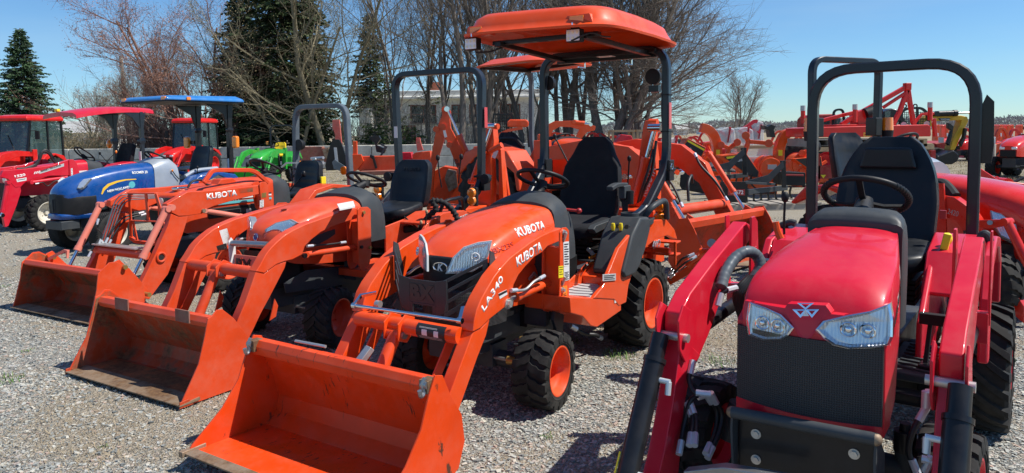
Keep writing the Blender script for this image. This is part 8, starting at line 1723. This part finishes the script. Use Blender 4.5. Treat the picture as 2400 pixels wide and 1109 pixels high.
pz(F, m, 'bucket', 'black_paint', [(2182, 345), (2190, 352), (2200, 366), (2236, 352), (2248, 362), (2246, 378), (2232, 386), (2200, 384), (2188, 372)], -.3, .9, .05); pz(F, m, 'track', 'rubber', [(2180, 352), (2200, 346), (2226, 352), (2226, 368), (2184, 368)], .5, .7, .06); pz(F, m, 'body', 'red_dark', [(2190, 336), (2225, 330), (2232, 350), (2196, 354)], .8, 1.5, .06); pz(F, m, 'window', 'label_white', [(2200, 322), (2213, 322), (2212, 335), (2201, 335)], .3, .05)
# post with box
m, F = imp('bollard', 'concrete post with a small grey electric box on top', 'bollard', 2320, 24); a = F.y(2320, 405, 0); MB().cyl((a.x, 0, 0), (a.x, 0, 1.02), .15, n=20).build('post', 'concrete', m); b = F.y(2319, 376, 0); MB().box((b.x, 0, 1.14), (.26, .2, .25)).build('electric_box', 'label_gray', m, bevel=.02); MB().box((b.x + .02, -.11, 1.14), (.12, .03, .14)).build('box_cover', 'label_white', m, bevel=.01)
# rows of orange loaders and tractors far right
grp = 'orange machines in the far right row'; k = 0
for px in (2198, 2209, 2220, 2338, 2346, 2354, 2363, 2372, 2394):
    Y = 46 + (k % 2) * 2; m, F = imp('loader_arm_stack', ('orange loader standing on end far right, just %s' % ('left of the yellow excavator arm' if px < 2230 else 'above the parked orange tractor hood')), 'loader', px, Y, grp); pz(F, m, 'arm', 'orange', [(px - 5, 346), (px - 3, 305), (px - 2, 294), (px + 4, 292), (px + 5, 302), (px + 3, 318), (px + 4, 346)], 0, .5, .03); pz(F, m, 'label', 'label_white', [(px - 1, 312), (px + 2, 312), (px + 2, 320), (px - 1, 320)], -.02, .01, 0); k += 1
p = atY(2310, 330, 30)
far_tractor(atY(2300, 330, 34).x, 34, 200, 'orange tractor without cab parked left of the concrete post line', 'red_bright', .85, rops=False, loader=False)
far_tractor(atY(2425, 330, 22.5).x, 22.5, 215, 'orange tractor with big black tyre cut by the right edge of the photo', 'red_orange', 1.05, rops=False, loader=False)
for px, Y, h, lb in ((1905, 40, 250, 'orange tractor far behind the chippers, left of the red cutter'), (2250, 42, 190, 'orange tractor far off seen right of the yellow boom'), (1600, 36, 300, 'orange tractor far off between the tree trunks and the chippers')): far_tractor(atY(px, 330, Y).x, Y, h, lb, 'red_bright', .8, rops=False, loader=False)
# a scattered row of red and orange attachments in the middle distance
rr = random.Random(8)
spots = [(1548, 30), (1560, 28), (1618, 31), (1632, 29), (1645, 33), (1660, 30), (1716, 33), (1822, 27), (1838, 30), (1850, 24), (1868, 27), (1395, 24), (1412, 26), (1120, 24), (1150, 22)]
near = ['behind the white wrapped attachment', 'left of the first chipper', 'behind the first chipper hopper', 'behind the first chipper chute', 'at the left end of the wrapped row', 'under the drooping branches', 'in the wrapped row', 'right of the plastic covered crate', 'behind the crate corner', 'behind the second chipper chute', 'left of the crimson tractor roll bar', 'behind the black high backed seat', 'just right of the black high backed seat', 'behind the middle backhoe', 'left of the second canopy post']
for i, (px, Y) in enumerate(spots):
    c = ['red_bright', 'orange', 'red', 'orange_old'][i % 4]; m, F = imp('attachment', '%s painted attachment standing %s' % ({'r': 'red', 'o': 'orange'}[c[0]], near[i]), 'attachment', px, Y); g = MB()
    w = rr.uniform(.9, 1.5); h = rr.uniform(.7, 1.15); g.bb(-w / 2, w / 2, 0, .5, .15, h * .55); o = g.build('housing', c, m, bevel=.03)
    MB().bar([(-w * .35, .2, h * .5), (-w * .1, .2, h * 1.15), (w * .1, .2, h * 1.15), (w * .35, .2, h * .5)], .08, .10, (0, 1, 0)).build('hitch_mast', c, m, bevel=.01); MB().bar([(0, .2, h * 1.15), (w * .3, .6, h * .6)], .06, .06).build('brace', c, m); MB().bb(-w / 2 - .04, -w / 2, -.1, .6, .05, h * .6).bb(w / 2, w / 2 + .04, -.1, .6, .05, h * .6).bb(-w / 2, w / 2, -.1, 0, .05, .12).build('skid_plate', 'black_paint' if i % 3 else c, m)
# red mower with roller behind the right tractor's hood
m, F = imp('flail_mower', 'red implement with black roller beyond the hood at the lower right edge', 'mower', 2350, 9.2)
for P, w_ in (([(2290, 402), (2330, 428), (2345, 436)], .10), ([(2330, 440), (2400, 448)], .2)): MB().bar([F.y(*p, 0) for p in P], w_, w_ * .8, (0, 1, 0), ch=.01).build('frame_bar', 'red_bright', m)
MB().cyl(F.y(2302, 432, -.1), F.y(2326, 420, .1), .055).build('roller', 'black_plastic', m); MB().cyl(F.y(2336, 444, -.05), F.y(2352, 436, .05), .05).build('shaft', 'label_gray', m); q = F.y(2362, 434, 0); MB().cyl(q, q + V((0, .2, 0)), .09).build('pulley', 'red_bright', m); MB().torus(F.y(2336, 418, 0), .022, .006, (0, 1, 0), 12, 6).build('ring', 'red_bright', m); MB().bar([F.y(2370, 430, .1), F.y(2400, 416, .1)], .06, .02).build('belt', 'black_plastic', m); pz(F, m, 'housing', 'red_bright', [(2285, 438), (2330, 446), (2400, 452), (2400, 480), (2290, 460)], .2, .6, .02)
pz(F, m, 'leg', 'red_dark', [(2330, 460), (2345, 460), (2345, 560), (2330, 560)], .3, .3, .01)
for i in range(34):                                                 # the crowd of attachments beyond the named ones
    px = rr.choice([rr.uniform(1545, 1900), rr.uniform(2195, 2400), rr.uniform(1380, 1560)]); Y = rr.uniform(32, 50); c = rr.choice(['red_bright', 'orange', 'red_bright', 'orange_old']); m, F = imp('attachment', 'red or orange attachment in the crowded rows far behind', 'attachment', px, Y, 'attachments in the crowded far rows')
    w, h = rr.uniform(.9, 2.0), rr.uniform(.8, 1.35); MB().prism([(-w / 2, .1), (w / 2, .1), (w / 2, h * .5), (w * .2, h * .75), (-w * .4, h * .6)], 'y', 0, .7).build('housing', c, m, bevel=.03)
    MB().bar(cat_rom([V((-w * .2, .2, h * .6)), V((0, .2, h * 1.15)), V((w * .25, .2, h * 1.1)), V((w * .45, .2, h * .6))], 4), .12, .12, (0, 1, 0)).build('arm', c, m, bevel=.01); MB().bar([(-w * .3, -.02, h * .2), (w * .3, -.02, h * .65)], .06, .05, (0, 1, 0)).build('brace', rr.choice(['black_paint', c, 'zinc']), m)
